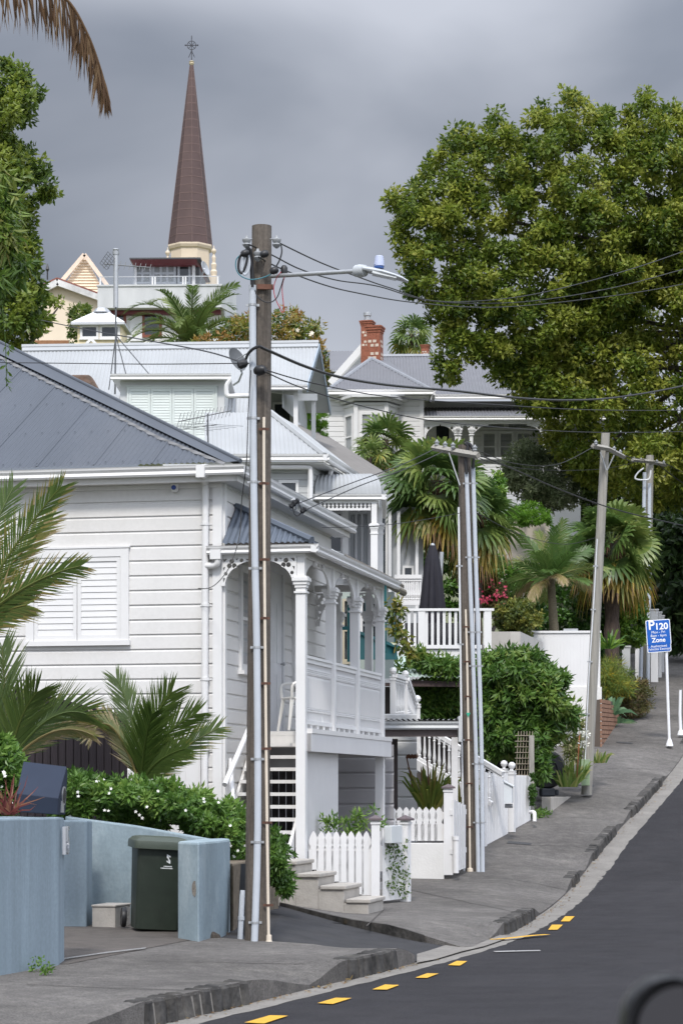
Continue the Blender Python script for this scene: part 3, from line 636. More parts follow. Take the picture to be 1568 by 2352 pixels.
shutters(H, 62, 1264, 298, 1471, villa, 2, 12)
# security sensor
u, z = H.hit(403, 1118, -.03); mb = MB(); mb.box(H, u - .05, u + .05, -.07, -.024, z - .01, z + .10); mb.lathe(H.pt(u, -.07, z - .02), [(.03, -.055), (.05, -.03), (.05, .05), (.03, .07)], 12)
ss = mb.build('security_sensor', WHITE2, villa, smooth=True); mb = MB(); mb.lathe(H.pt(u, -.118, z - .02), [(.032, -.005), (.03, .012), (.012, .02)], 14, -H.v); mb.build('sensor_lens', mat('blue_lens', (.02, .05, .22), .25), ss)
# keypad and white door frame at the bottom of the front wall
mb = MB(); u, z = H.hit(456, 1748); mb.box(H, u - .045, u + .045, -.05, -.024, z - .06, z + .06); kp_ = mb.build('intercom', GALV, villa)
mb = MB()
for i in range(3):
    for j in range(3): mb.box(H, u - .03 + i * .022, u - .014 + i * .022, -.054, -.0505, z - .03 + j * .022, z - .014 + j * .022)
mb.build('keypad', BLACK, kp_)
u0, z1 = H.hit(395, 1695); mb = MB(); mb.box(H, u0, u0 + .40, -.06, -.024, ZB, z1); mb.box(H, u0 + .14, u0 + .2, -.075, -.0605, ZB, z1 - .1); mb.build('side_door', WHITE2, villa)
# ---- verandah
VZ = lambda px, py: HV.hit(px, py)
PX = [691.5, 759.5, 815, 872.5]; PV = [VZ(x, 1500)[0] for x in PX]; PV[0] = 0.02
zrail = VZ(705, 1507)[1]; zrb = VZ(705, 1664)[1]; zfl = VZ(705, 1675)[1]; zfb = VZ(705, 1727)[1]
zcap = VZ(691, 1327)[1]; zbeam = VZ(705, 1283)[1]; vzg = H.hit(600, 1253, -.08)[1]; L4 = PV[3]
# lean-to roof
sl_ = .45; za = vzg + .03; aw = .06
eA = H.pt(0 - .02, -.14, za); eB = H.pt(U1 + .17, -.14, za); eC = H.pt(U1 + .17, L4 + .25, za)
hz = (U1 + .17) * sl_ + za; tA = H.pt(.03, -.14 + .75, hz); tB = H.pt(.03, L4 + .3, hz); tC = H.pt(.03, .02, za + .1)
mb = MB(); corr(mb, [eB, eC, tB, tA], eB, eC, .078, .0085); 
hipt = H.pt(.03, .62, hz + .02)
corr(mb, [H.pt(.03, -.14, za), eB, hipt], H.pt(.03, -.14, za), eB, .078, .012)
mb.tube([eB + Vector((0, 0, .02)), hipt], .05, 6); mb.box(H, .024, .10, .64, L4, hz - .01, hz + .015)
vroof = mb.build('verandah_roof', ROOFB, villa)
mb = MB(); corr(mb, [eB + Vector((0, 0, -.05)), eC + Vector((0, 0, -.05)), tB + Vector((0, 0, -.05)), tA + Vector((0, 0, -.05))], eB, eC, .078, .0085, 4); mb.build('verandah_ceiling', mat('pale_ceiling_paint', (.58, .55, .52), .6), villa)
mb = MB(); gutter(mb, H, -.17, U1 + .25, -.16, vzg, .11, .1); gutter(mb, HV, -.16, L4 + .35, -.26, vzg, .11, .1); mb.build('verandah_gutter', WHITE2, villa)
mb = MB(); mb.box(H, -.02, U1 + .062, -.055, .055, zbeam, vzg - .06); mb.box(HV, .06, L4 + .06, -.055, .055, zbeam, vzg - .06); mb.box(Fr(H.pt(0, L4, 0), H.u), .05, U1 - .06, -.05, .05, zbeam - .02, vzg - .06); mb.build('verandah_beam', WHITE2, villa)
mb = MB(); pipe(mb, H, [(501, 1268, -.12), (501, 1285, -.12), (499, 1295, -.11), (490, 1299, -.09), (472, 1299, -.085)], -.1, .042); mb.box(H, -.12, .02, -.17, -.06, vzg - .17, vzg - .05); mb.build('drain_elbow', WHITE2, villa, smooth=True)
def vpost(mb, fr, u, v, z0, z1, zc, w=.062, up=.05):
    mb.box(fr, u - w, u + w, v - w, v + w, z0, zc - .13)
    for d, h0, h1 in ((.082, -.20, -.175), (.075, -.13, -.09), (.088, -.09, -.045), (.105, -.045, .0), (.085, .0, .02)): mb.box(fr, u - d, u + d, v - d, v + d, zc + h0 + .001, zc + h1)
    mb.box(fr, u - up, u + up, v - up, v + up, zc + .021, z1)
ZP0 = H.hit(691, 1962, 0)[1]
for i, v in enumerate(PV):
    mb = MB(); z0 = ZP0 - .1 if i == 0 else (H.hit(875, 1880, 5)[1] - .8 if i == 3 else zfl - .02)
    vpost(mb, H, U1, v, z0, zbeam + .002, zcap); mb.build('post', WHITE2, villa)
for x in (776, 847):
    u, _ = H.hit(x, 1400, L4 + .2); mb = MB(); vpost(mb, H, u, L4 + .2, zfl, zbeam, zcap - .05, .055, .045); mb.build('post', WHITE2, villa)
def bracket(px0, wid, hgt, flip, pl, name='fretwork_bracket', pier=True):
    out_ = [(0, 0), (wid, 0), (wid, -.045)]
    N = 14
    for i in range(N + 1):
        t = math.pi / 2 * i / N; out_.append((.05 + (wid - .05) * (1 - math.sin(t)), -.045 - (hgt - .045) * (1 - math.cos(t))))
    out_.append((0, -hgt)); holes = []
    if pier:
        cx, cy = wid * .30, -hgt * .25; r = .036 * wid / .5
        for k in range(3): a = math.pi / 2 + k * 2.094; holes.append(circ(cx + r * 1.15 * math.cos(a), cy + r * 1.15 * math.sin(a), r))
        holes += [circ(wid * .58, -hgt * .12, r * .75), circ(wid * .13, -hgt * .58, r * .75), [(wid * .70, -hgt * .07), (wid * .86, -hgt * .06), (wid * .74, -hgt * .15)], [(wid * .05, -hgt * .72), (wid * .12, -hgt * .74), (wid * .055, -hgt * .9)], [(wid * .05, -hgt * .07), (wid * .18, -hgt * .06), (wid * .06, -hgt * .2)], [(wid * .40, -hgt * .055), (wid * .5, -hgt * .05), (wid * .45, -hgt * .12)], [(wid * .05, -hgt * .36), (wid * .12, -hgt * .34), (wid * .06, -hgt * .5)]]
    return plate(name, out_, holes, .03, pl, WHITE2, villa)
bw = (U1 - .06) * .47
bracket(0, bw, .37, False, lambda x, y, z: H.pt(.0 + x, -.03 + z, zbeam + y))
bracket(0, bw, .37, True, lambda x, y, z: H.pt(U1 - .052 - x, -.03 + z, zbeam + y))
for i in range(3):
    a, b = PV[i], PV[i + 1]; w = (b - a) * .40
    bracket(0, w, .40, False, lambda x, y, z: HV.pt(a + .051 + x, z, zbeam + y), pier=False); bracket(0, w, .40, True, lambda x, y, z: HV.pt(b - .051 - x, z, zbeam + y), pier=False)
for sg in (0, 1):
    bracket(0, .4, .5, False, (lambda x, y, z: H.pt(.03 + x, L4 + .2 + z, zbeam - .02 + y)) if sg == 0 else (lambda x, y, z: H.pt(U1 - .1 - x, L4 + .2 + z, zbeam - .02 + y)))
mb = MB()
for i in range(3):
    for f in (.36, .64): v = PV[i] + (PV[i + 1] - PV[i]) * f; mb.lathe(HV.pt(v, -.03, zbeam - .0), [(.012, -.085), (.03, -.07), (.034, -.045), (.018, -.02), (.03, -.002)], 8)
mb.box(HV, PV[0] + .1, PV[3] - .1, -.04, -.02, zbeam - .012, zbeam + .01); mb.build('pendant_drops', WHITE2, villa, smooth=True)
# balustrade panels
for i in range(3):
    a, b = PV[i] + .062, PV[i + 1] - .062; mb = MB()
    mb.box(HV, a, b, -.04, .04, zrail - .035, zrail); mb.box(HV, a, b, -.025, .025, zrail - .09, zrail - .036); mb.box(HV, a, b, -.03, .03, zrb - .002, zrb + .05)
    z0, z1 = zrb + .05, zrail - .09; hh = z1 - z0
    for f in (.105, .135, .165, .80, .835): mb.box(HV, a, b, -.014, .014, z1 - f * hh - .008, z1 - f * hh + .008)
    n = 19; st = (b - a) / n
    for k in range(n):
        c = a + (k + .5) * st; pr = [(.017, 0), (.017, .15), (.026, .17), (.014, .2), (.024, .23), (.024, .74), (.014, .78), (.026, .80), (.014, .86), (.022, .9), (.017, .93), (.017, 1)]
        mb.lathe(HV.pt(c, 0, z0), [(r, h * hh) for r, h in pr], 4)
    mb.build('balustrade_panel', WHITE2, villa)
    mb = MB()
    for k in range(5): c = a + .06 + k * (b - a - .12) / 4; mb.box(HV, c - .045, c + .045, -.02, .05, zfl + .002, zrb - .003)
    mb.box(HV, a + .02, b - .02, .0, .03, zfl + .001, zfl + .012); mb.build('rail_blocks', WHITE2, villa)
# floor, fascia
mb = MB(); mb.box(HV, 1.43, L4 + .3, .06, U1 - .02, zfl - .06, zfl); mb.box(HV, .08, L4 + .3, -.13, .058, zfl - .06, zfl); mb.build('verandah_floor', WHITE, villa)
mb = MB(); mb.box(HV, .06, L4 + .28, -.12, -.03, zfb, zfl - .062); mb.box(H, U1 - .05, U1 + .118, .06, .1, zfb, zfl - .063); mb.box(HV, L4 + .23, L4 + .28, -.029, U1 - .1, zfb, zfl - .062); mb.build('floor_fascia', mat('grey_white_paint', (.60, .59, .59), .5, .04, 2), villa)
# board panel under the verandah and inner wall
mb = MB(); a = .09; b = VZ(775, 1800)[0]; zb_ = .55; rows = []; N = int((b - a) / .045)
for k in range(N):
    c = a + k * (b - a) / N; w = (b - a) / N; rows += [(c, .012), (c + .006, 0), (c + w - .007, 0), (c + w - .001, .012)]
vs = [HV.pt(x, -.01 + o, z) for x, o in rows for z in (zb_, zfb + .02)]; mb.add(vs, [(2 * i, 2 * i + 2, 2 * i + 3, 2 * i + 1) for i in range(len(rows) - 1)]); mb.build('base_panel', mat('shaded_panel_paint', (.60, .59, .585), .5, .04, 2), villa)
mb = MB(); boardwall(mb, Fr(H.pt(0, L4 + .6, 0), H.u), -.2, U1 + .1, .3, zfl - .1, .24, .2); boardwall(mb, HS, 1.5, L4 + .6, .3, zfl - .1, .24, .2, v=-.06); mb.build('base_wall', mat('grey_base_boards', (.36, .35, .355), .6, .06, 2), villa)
# stairs
zt0 = zfl; dz = .165; nst = 10; mb = MB()
for k in range(nst):
    z = zt0 - dz * (k + 1); v = 1.45 - k * .165; mb.box(H, .06, U1 - .09, v - .26, v + .02, z - .045, z)
st_ = mb.build('stair_treads', WHITE, villa)
mb = MB(); zbt = zt0 - dz * nst
for uu in (.03, U1 - .12): mb.hexa([H.pt(uu, 1.47, zt0 - .42), H.pt(uu + .04, 1.47, zt0 - .42), H.pt(uu + .04, 1.45 - nst * .165 - .1, zbt - .12), H.pt(uu, 1.45 - nst * .165 - .1, zbt - .12), H.pt(uu, 1.47, zt0 - .12), H.pt(uu + .04, 1.47, zt0 - .12), H.pt(uu + .04, 1.45 - nst * .165 - .1, zbt + .1), H.pt(uu, 1.45 - nst * .165 - .1, zbt + .1)])
mb.box(H, .06, U1 - .09, 1.43, 1.485, zt0 - .22, zt0 - .062); mb.build('stair_stringer', WHITE, villa)
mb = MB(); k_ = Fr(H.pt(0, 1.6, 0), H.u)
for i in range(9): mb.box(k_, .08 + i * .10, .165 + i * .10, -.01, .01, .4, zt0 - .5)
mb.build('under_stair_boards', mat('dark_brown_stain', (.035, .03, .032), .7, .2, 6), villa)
mb = MB(); p0 = H.pt(*[H.hit(560, 1640, -.1)[0], .5, H.hit(560, 1640, .4)[1]]); p1 = H.pt(H.hit(516, 1803, -.75)[0], -.75, H.hit(516, 1803, -.75)[1]); mb.tube([p1, p0], .034, 12); mb.tube([p0 + Vector((0, 0, -.08)), p0 + Vector((-.10, .02, -.08))], .012, 6); mb.build('handrail', WHITE2, villa, smooth=True)
mb = MB(); p0 = H.pt(.03, .3, H.hit(560, 1745, .1)[1]); p1 = H.pt(H.hit(535, 1838, -.7)[0], -.7, H.hit(535, 1838, -.7)[1]); mb.tube([p1, p0], .03, 6); mb.build('handrail', WHITE2, villa)
# verandah wall openings
def vwin(x0, x1, yt, yb, **k):
    a = HS.hit(x0, 1400)[0]; b = HS.hit(x1, 1400)[0]; zt_ = HS.hit(x0, yt)[1]; zb_ = HS.hit(x0, yb)[1]; return window_uz(HS, a, b, zb_, zt_, villa, **k)
vwin(545, 572, 1296, 1540, curtain=True, fw=.09); vwin(667, 684, 1330, 1570, curtain=True, fw=.08)
a = HS.hit(611, 1400)[0]; b = HS.hit(645, 1400)[0]; zt_ = HS.hit(611, 1290)[1]; mb = MB()
mb.box(HS, a, a + .1, -.06, -.024, zfl, zt_); mb.box(HS, b - .1, b, -.06, -.024, zfl, zt_); mb.box(HS, a + .1, b - .1, -.06, -.024, zt_ - .12, zt_); mb.box(HS, a + .1, b - .1, -.035, -.023, zfl, zt_ - .121)
dw = (b - a - .2)
for (fa, fb, ga, gb) in ((.1, .46, .08, .42), (.54, .9, .08, .42), (.1, .46, .5, .92), (.54, .9, .5, .92)): mb.box(HS, a + .1 + fa * dw, a + .1 + fb * dw, -.042, -.0352, zfl + ga * 2, zfl + gb * 2)
dr_ = mb.build('door', mat('door_paint', (.60, .60, .61), .4), villa); mb = MB(); mb.lathe(HS.pt(b - .17, -.036, zfl + 1.0), [(.012, 0), (.012, .03), (.028, .04), (.028, .06), (.01, .07)], 10, -HS.v); mb.build('handle', GALV, dr_, smooth=True)
# white plastic chair on the verandah
cu_, cz_ = H.hit(690, 1672, 1.35); cr = H.pt(cu_, 1.35, zfl + .002); chair = thing('plastic_chair', 'white moulded plastic chair on the verandah beside the front door', 'chair', cr)
cf = Fr(cr, (H.u * .5 - H.v * .85)); cm = mat('white_plastic', (.70, .69, .66), .35, .02, 4)
mb = MB(); mb.hexa([cf.pt(-.22, -.2, zfl + .43), cf.pt(.22, -.2, zfl + .43), cf.pt(.2, .22, zfl + .40), cf.pt(-.2, .22, zfl + .40), cf.pt(-.22, -.2, zfl + .455), cf.pt(.22, -.2, zfl + .455), cf.pt(.2, .22, zfl + .425), cf.pt(-.2, .22, zfl + .425)]); mb.build('seat', cm, chair, bevel=.01)
mb = MB(); vs = []; N = 10
for j in range(7):
    for i in range(N + 1):
        a = -1 + 2 * i / N; h = .40 + j / 6 * (.42 - .07 * a * a); vs.append(cf.pt(a * .23, .20 + .06 * j / 6 - .06 * a * a, zfl + h))
nv = len(vs); vs += [v + cf.v * .02 for v in vs]; q = N + 1; fs = []
for j in range(6):
    for i in range(N): fs += [(j * q + i, j * q + i + 1, (j + 1) * q + i + 1, (j + 1) * q + i), (nv + j * q + i, nv + (j + 1) * q + i, nv + (j + 1) * q + i + 1, nv + j * q + i + 1)]
for j in range(6): fs += [(j * q, (j + 1) * q, nv + (j + 1) * q, nv + j * q), (j * q + N, nv + j * q + N, nv + (j + 1) * q + N, (j + 1) * q + N)]
for i in range(N): fs += [(6 * q + i, 6 * q + i + 1, nv + 6 * q + i + 1, nv + 6 * q + i)]
mb.add(vs, fs); mb.build('backrest', cm, chair, smooth=True)
for sx in (-1, 1):
    for sy in (-1, 1): mb = MB(); mb.tube([cf.pt(sx * .25, sy * .24, zfl + .003), cf.pt(sx * .2, sy * .18, zfl + .43)], [.018, .03], 6); mb.build('leg', cm, chair)
    mb = MB(); mb.tube(smooth_path([cf.pt(sx * .22, .22, zfl + .62), cf.pt(sx * .26, 0, zfl + .65), cf.pt(sx * .26, -.18, zfl + .62), cf.pt(sx * .23, -.19, zfl + .44)], 4), .022, 6); mb.build('armrest', cm, chair)

# ---- concrete steps, pickets, gate
def steps():
    mb = MB(); o0 = hitg(846, 2100, FZ); fr = Fr(o0, H.u)
    for i, (x0, x1, yt) in enumerate(((789, 846, 2066), (730, 790, 2035), (677, 731, 2007), (596, 678, 1978))):
        a = fr.hit(x0, yt)[0]; c, z = fr.hit(x1, yt)
        mb.box(fr, a + (.001 if i else 0), c - .001, .002 * i, .95, -.35, z - .052); mb.box(fr, a - .02 + (.05 if i < 3 else 0), c + .025, -.025 - .001 * i, .955 + .001 * i, z - .05, z)
    o = mb.build('concrete_steps', CONC, bevel=.012); return tag(o, 'weathered concrete steps climbing left from the gate to the villa', 'steps')
steps()
def picket_fence(fr, us, zb, zt, tip, w, rails, parent, name='pickets', m=None):
    """pointed pickets with a notched neck, plus two rails"""
    m = m or WHITE2; mb = MB()
    for i, u in enumerate(us):
        z0, z1 = zb(u), zt(u); h = w / 2
        prof = [(-h, z0), (h, z0), (h, z1 - tip), (h * .55, z1 - tip * .93), (h * .62, z1 - tip * .80), (h * 1.0, z1 - tip * .62), (h * .92, z1 - tip * .42), (h * .45, z1 - tip * .14), (0, z1)]
        prof += [(-a, b) for a, b in prof[-2:1:-1]]
        mb.prism([fr.pt(u + a, -.012, b) for a, b in prof], fr.v * .022)
    mb.build(name, m, parent); mb = MB()
    a, b = us[0] - w, us[-1] + w
    for r in rails: mb.hexa([fr.pt(a, .012, r(a)), fr.pt(b, .012, r(b)), fr.pt(b, .05, r(b)), fr.pt(a, .05, r(a)), fr.pt(a, .012, r(a) + .09), fr.pt(b, .012, r(b) + .09), fr.pt(b, .05, r(b) + .09), fr.pt(a, .05, r(a) + .09)])
    mb.build('rails', m, parent)
def capped_post(fr, u, z0, z1, w, parent, v=0.0, cap='pyramid', name='post'):
    mb = MB(); mb.box(fr, u - w, u + w, v - w, v + w, z0, z1); mb.box(fr, u - w - .012, u + w + .012, v - w - .012, v + w + .012, z1 - .05, z1 - .02)
    if cap == 'ball': mb.box(fr, u - w - .01, u + w + .01, v - w - .01, v + w + .01, z1 + .001, z1 + .02); mb.lathe(fr.pt(u, v, z1 + .02), [(.03, 0), (.025, .03), (.055, .055), (.066, .09), (.055, .125), (.02, .15)], 12)
    p = mb.build(name, WHITE2, parent)
    if cap == 'pyramid':
        mb = MB(); d = w + .035; a, b, c, e = [fr.pt(u + i * d, v + j * d, z1 + .002) for i, j in ((-1, -1), (1, -1), (1, 1), (-1, 1))]; t = fr.pt(u, v, z1 + .075); z = Vector((0, 0, .025))
        mb.add([a, b, c, e, a + z, b + z, c + z, e + z, t], [(3, 2, 1, 0), (0, 1, 5, 4), (1, 2, 6, 5), (2, 3, 7, 6), (3, 0, 4, 7), (4, 5, 8), (5, 6, 8), (6, 7, 8), (7, 4, 8)]); mb.build('cap', mat('dull_purple_cap', (.12, .095, .10), .5, .15, 9), p)
def c7(x, y): return 551.1 + x * .3905, 1408.5 + y * .3905
fp = Fr(P(700, 2000, 31.0), (1, -.03)); fence = thing('picket_fence', 'white picket fence stepping down beside the concrete steps', 'fence', fp.pt(*[fp.hit(780, 2040)[0], 0, 0]))
us = [fp.hit(c7(x, 1400)[0], 1960)[0] for x in (432, 478, 521, 566, 610, 653, 699, 743)]
zt_ = fp.hit(c7(520, 1282)[0], c7(520, 1282)[1])[1]; bot = [c7(x, y) for x, y in ((432, 1510), (478, 1520), (521, 1525), (566, 1580), (610, 1585), (653, 1590), (699, 1655), (743, 1660))]
zbs = [fp.hit(*b)[1] for b in bot]
picket_fence(fp, us, lambda u: float(np.interp(u, us, zbs)), lambda u: zt_, .26, .125, [lambda u: fp.hit(700, c7(0, 1400)[1])[1], lambda u: max(fp.hit(700, c7(0, 1632)[1])[1], float(np.interp(u, us, zbs)) + .05)], fence)
capped_post(fp, fp.hit(c7(797, 1300)[0], 1900)[0], fp.hit(860, 2058)[1], fp.hit(860, 1885)[1], .055, fence)
# slatted gate beside it, runs away from us
g0 = hitg(c7(845, 1712)[0], c7(845, 1712)[1], FZ); g1 = hitg(c7(968, 1698)[0], c7(968, 1698)[1], FZ)
gf = Fr(g0, (g1 - g0)); gl = (g1 - g0).length; gate = thing('slatted_gate', 'white corrugated slat gate overgrown with thin vines at the foot of the steps', 'gate', g0)
gt0 = gf.hit(*c7(835, 1275))[1]; gt1 = gf.hit(*c7(955, 1265))[1]; mb = MB(); rows = []; N = 15
gzb = g0.z + .04
for k in range(N):
    a = k * gl / N; w = gl / N; rows += [(a, .02), (a + w * .2, 0), (a + w * .75, 0), (a + w * .95, .02)]
vs = [gf.pt(x, o, z) for x, o in rows for z in (gzb + (g1.z - g0.z) * x / gl, gt0 + (gt1 - gt0) * x / gl)]; n = len(rows)
mb.add(vs, [(2 * i, 2 * i + 2, 2 * i + 3, 2 * i + 1) for i in range(n - 1)]); mb.build('slat_panel', WHITE2, gate)
mb = MB(); mb.box(gf, .02, gl, .03, .07, gzb + .15, gzb + .24); mb.box(gf, .02, gl, .03, .07, gt0 - .2, gt0 - .11); mb.build('gate_frame', WHITE2, gate)
capped_post(gf, gl + .03, g1.z - .05, gf.hit(*c7(944, 1222))[1], .055, gate)
lb = MB(); q0 = gf.pt(.05, -.11, gf.hit(*c7(850, 1355))[1]); z0 = q0.z; lb.box(gf, .0, .36, -.11, -.003, z0, z0 + .23); o = lb.build('letterbox', mat('pale_grey_metal', (.55, .57, .57), .45, .05, 5), bevel=.008); tag(o, 'small pale grey metal letterbox fixed to the vine covered slat gate', 'letterbox')
Ls = Leaves()
for k in range(46):
    c = gf.pt(random.uniform(.05, gl), -.03, random.uniform(g0.z + .1, gt0 - .1) * 1.0); Ls.clump(c, .07, 9, .05, .03, random.uniform(.3, .9))
VINE = leafmat('vine_leaves', [(.03, .06, .015), (.06, .11, .025), (.11, .16, .05)])
o = Ls.mesh().build('climbing_vine', VINE, tint=True); tag(o, 'thin green vine climbing over the white slat gate', 'vine')
# second picket fence on a low white wall
fq = Fr(P(900, 1935, 36.75), (1, -.01)); f2 = thing('picket_fence', 'white picket fence on top of the low white wall beside the second power pole', 'fence', fq.pt(fq.hit(900, 1935)[0], 0, fq.hit(900, 1935)[1]))
us = [fq.hit(c7(592 + i * 38.5, 1200)[0], 1870)[0] for i in range(16)]
picket_fence(fq, us, lambda u: fq.hit(900, c7(0, 1340)[1])[1], lambda u: fq.hit(900, c7(0, 1140)[1])[1], .27, .15, [lambda u: fq.hit(900, c7(0, 1205)[1])[1], lambda u: fq.hit(900, c7(0, 1320)[1])[1]], f2)
capped_post(fq, fq.hit(1029, 1850)[0], fq.hit(1029, 2010)[1], fq.hit(1029, 1812)[1], .07, f2)
mb = MB(); zt_ = fq.hit(950, 1937)[1]; mb.box(fq, fq.hit(780, 1950)[0], fq.hit(1019, 1950)[0], -.08, .16, -.2, zt_); o = mb.build('low_wall', mat('white_render', (.66, .65, .63), .7, .05, 3, bump=.2, bscale=30, dirt=(.5, .48, .45), dfac=.3), bevel=.01); tag(o, 'low smooth white rendered wall under the picket fence', 'wall')
# short return fence + drain pipe next to the post
r0 = P(1039, 2008, 36.6); rf = Fr(r0, (.25, 1)); t = thing('picket_fence', 'short white slat fence turning away behind the capped post', 'fence', r0); mb = MB()
for i in range(5): mb.box(rf, .06 + i * .2, .2 + i * .2, -.01, .015, r0.z + .02 + i * .01, rf.o.z + P(0, 1838, 36.6).z - .02 * i)
mb.build('pickets', WHITE2, t); mb = MB()
for z in (.3, .9): mb.box(rf, .05, 1.2, .016, .05, r0.z + z, r0.z + z + .08)
mb.build('rails', WHITE2, t)
mb = MB(); q = P(1046, 2006, 36.4); mb.tube([q, q + Vector((0, 0, .55))], .05, 10); mb.lathe(q, [(.06, .5), (.06, .56)], 10); o = mb.build('drain_pipe', WHITE2, smooth=True); tag(o, 'short white drain pipe standing beside the capped fence post', 'pipe')
# ================================================================== BLUE WALLED PROPERTY
BLUEW = mat('chalky_blue_wall_paint', (0.205, 0.258, 0.295), 0.85, 0.14, 2.8, bump=.25, bscale=25, dirt=(.16, .205, .24), stretch=(2.2, 2.2, .12), dfac=.6, speck=.05, sscale=30, patch=.05)
BLUEL = mat('faded_light_blue_paint', (0.24, 0.305, 0.34), 0.85, 0.12, 3.2, bump=.25, bscale=25, dirt=(.42, .48, .50), stretch=(1, 1, .5), dfac=.7, speck=.05, sscale=30, patch=.05)
def plan_wall(name, plan, zb, zts, m, label, bevel=.02, cat='wall', seg=None):
    """upright wall from a plan outline; top height may differ per corner"""
    mb = MB(); n = len(plan)
    vs = [Vector((x, y, zb)) for x, y in plan] + [Vector((x, y, z)) for (x, y), z in zip(plan, zts)]
    mb.add(vs, [tuple(range(n))[::-1], tuple(range(n, 2 * n))] + [(i, (i + 1) % n, n + (i + 1) % n, n + i) for i in range(n)])
    o = mb.build(name, m, bevel=bevel); return tag(o, label, cat)
def xy(px, Y): return ((px - CX) / F * Y, Y)
zt = P(0, 1880, 19.4).z
zr = P(135, 1877, 20.5).z
w15 = thing('house_wall', 'tall chalky blue wall in the left foreground carrying the metal number 15', 'wall', P(100, 2220, 20.3))
plan = [(-3.6, 16.8), (xy(0, 19.4)[0], 19.4), xy(134, 20.5), xy(148, 20.98), (-2.75, 21.1), (-4.4, 17.2)]
mb = MB(); zs = [zt + .02, zt, zr, P(148, 1878, 20.98).z, zr, zt + .02]; n = 6
mb.add([Vector((x, y, -.3)) for x, y in plan] + [Vector((x, y, z)) for (x, y), z in zip(plan, zs)], [tuple(range(n))[::-1], tuple(range(n, 2 * n))] + [(i, (i + 1) % n, n + (i + 1) % n, n + i) for i in range(n)])
mb.build('wall_body', BLUEW, w15, bevel=.02)
a = Vector((*xy(134, 20.5), 0)); b = Vector((*xy(148, 20.98), 0)); nf = Fr(a, b - a); zc = P(140, 1935, 20.7).z
CHROME = mat('brushed_metal', (.62, .63, .65), .35, .05, 20, metal=.8)
for ch, uo in (('1', .15), ('5', .36)): text_mesh('house_number', ch, .34, lambda x, y, z: nf.pt(uo + x * 1.1, -.035 + z, zc + y), CHROME, w15, depth=.03, bold=.004)
# letterbox
NAVY = mat('navy_metal', (.026, .034, .054), .7, .05, 6, spec=.15)
pts = dict(a=P(54, 1749, 20.98), b=P(153, 1761, 20.98), c=P(134, 1834, 20.62), d=P(38, 1823, 20.62), e=P(132, 1872, 20.64), f=P(45, 1866, 20.64)); up_ = Vector((0, .02, 0))
g_ = P(150, 1872, 21.0); h_ = P(52, 1862, 21.0); bb = P(155.5, 1775, 21.02); aa = P(56, 1764, 21.02)
lt = thing('letterbox', 'navy blue slope topped letterbox with a round newspaper hole standing on the blue wall', 'letterbox', P(95, 1876, 20.8))
mb = MB(); mb.add([pts['a'], pts['b'], pts['c'], pts['d'], pts['e'], pts['f'], g_, h_, bb, aa], [(3, 2, 1, 0), (5, 4, 2, 3), (4, 6, 8, 1, 2), (5, 3, 0, 9, 7), (0, 1, 8, 9), (9, 8, 6, 7), (7, 6, 4, 5)]); mb.build('box', NAVY, lt, bevel=.006)
nrm = (g_ - pts['e']).cross(pts['b'] - pts['e']).normalized(); nrm = nrm if nrm.x > 0 else -nrm
hc = (pts['b'] * .35 + pts['e'] * .25 + g_ * .25 + pts['c'] * .15) + Vector((0, .05, .03))
mb = MB(); hc = (pts['e'] + g_) * .5 * .42 + (pts['b'] + pts['c']) * .5 * .58 + Vector((0, .05, 0)); mb.lathe(hc - nrm * .02, [(.075, 0), (.085, .035), (.07, .035), (.068, .03)], 16, nrm); mb.build('hole_rim', CHROME, lt, smooth=True)
mb = MB(); mb.lathe(hc - nrm * .002, [(.068, .0), (.068, .019)], 16, nrm); mb.build('hole', BLACK, lt)
mb = MB(); q = (pts['e'] + g_) * .5 + Vector((0, 0, .07)); t1 = (g_ - pts['e']).normalized(); t2 = Vector((0, 0, 1)); mb.hexa([q + t1 * x + t2 * z + nrm * k for k in (.0, .012) for x, z in ((-.06, -.05), (.06, -.05), (.06, .05), (-.06, .05))]); mb.build('label_holder', CHROME, lt)
# gate pier, rear wall, street pier
plan_wall('wall', [xy(120, 25.5), xy(199, 25.5), xy(212, 25.95), xy(128, 26.1)], -.2, [P(0, 1885, 25.5).z] * 2 + [P(0, 1885, 25.95).z] * 2, BLUEW, 'blue painted wall panel standing inside the driveway behind the numbered wall')
plan_wall('wall', [xy(150, 26.5), xy(312, 26.3), xy(500, 26.1), xy(500, 26.35), xy(312, 26.6), xy(150, 26.8)], -.2, [P(0, 1875, 26.5).z, P(0, 1897, 26.3).z, P(0, 1931, 26.1).z, P(0, 1931, 26.1).z, P(0, 1897, 26.3).z, P(0, 1875, 26.5).z], BLUEL, 'faded pale blue rear wall behind the wheelie bin with a sloping top')
pier = [xy(408, 23.95), xy(456, 23.55), xy(500, 24.4), xy(521, 24.9), xy(528, 25.3), xy(510, 25.55), xy(450, 25.0)]
zp = P(0, 1935, 23.6).z
pier_o = plan_wall('wall', pier, -.15, [zp] * 7, BLUEL, 'light blue peeling street wall end between the wheelie bin and the first power pole', bevel=.025)
# broken render patch on it
f_ = Fr(Vector((*xy(408, 23.95), 0)), Vector((*xy(456, 23.55), 0)) - Vector((*xy(408, 23.95), 0)))
u, z = f_.hit(446, 2042); mb = MB(); ring = [(u + .045 * random.uniform(.7, 1.1) * math.cos(t), z + .085 * random.uniform(.7, 1.15) * math.sin(t)) for t in [i * .52 for i in range(12)]]
mb.prism([f_.pt(a, -.004, b) for a, b in ring], f_.v * .01); mb.build('broken_render', mat('raw_render', (.22, .20, .17), .95, .4, 30, bump=.6), pier_o)
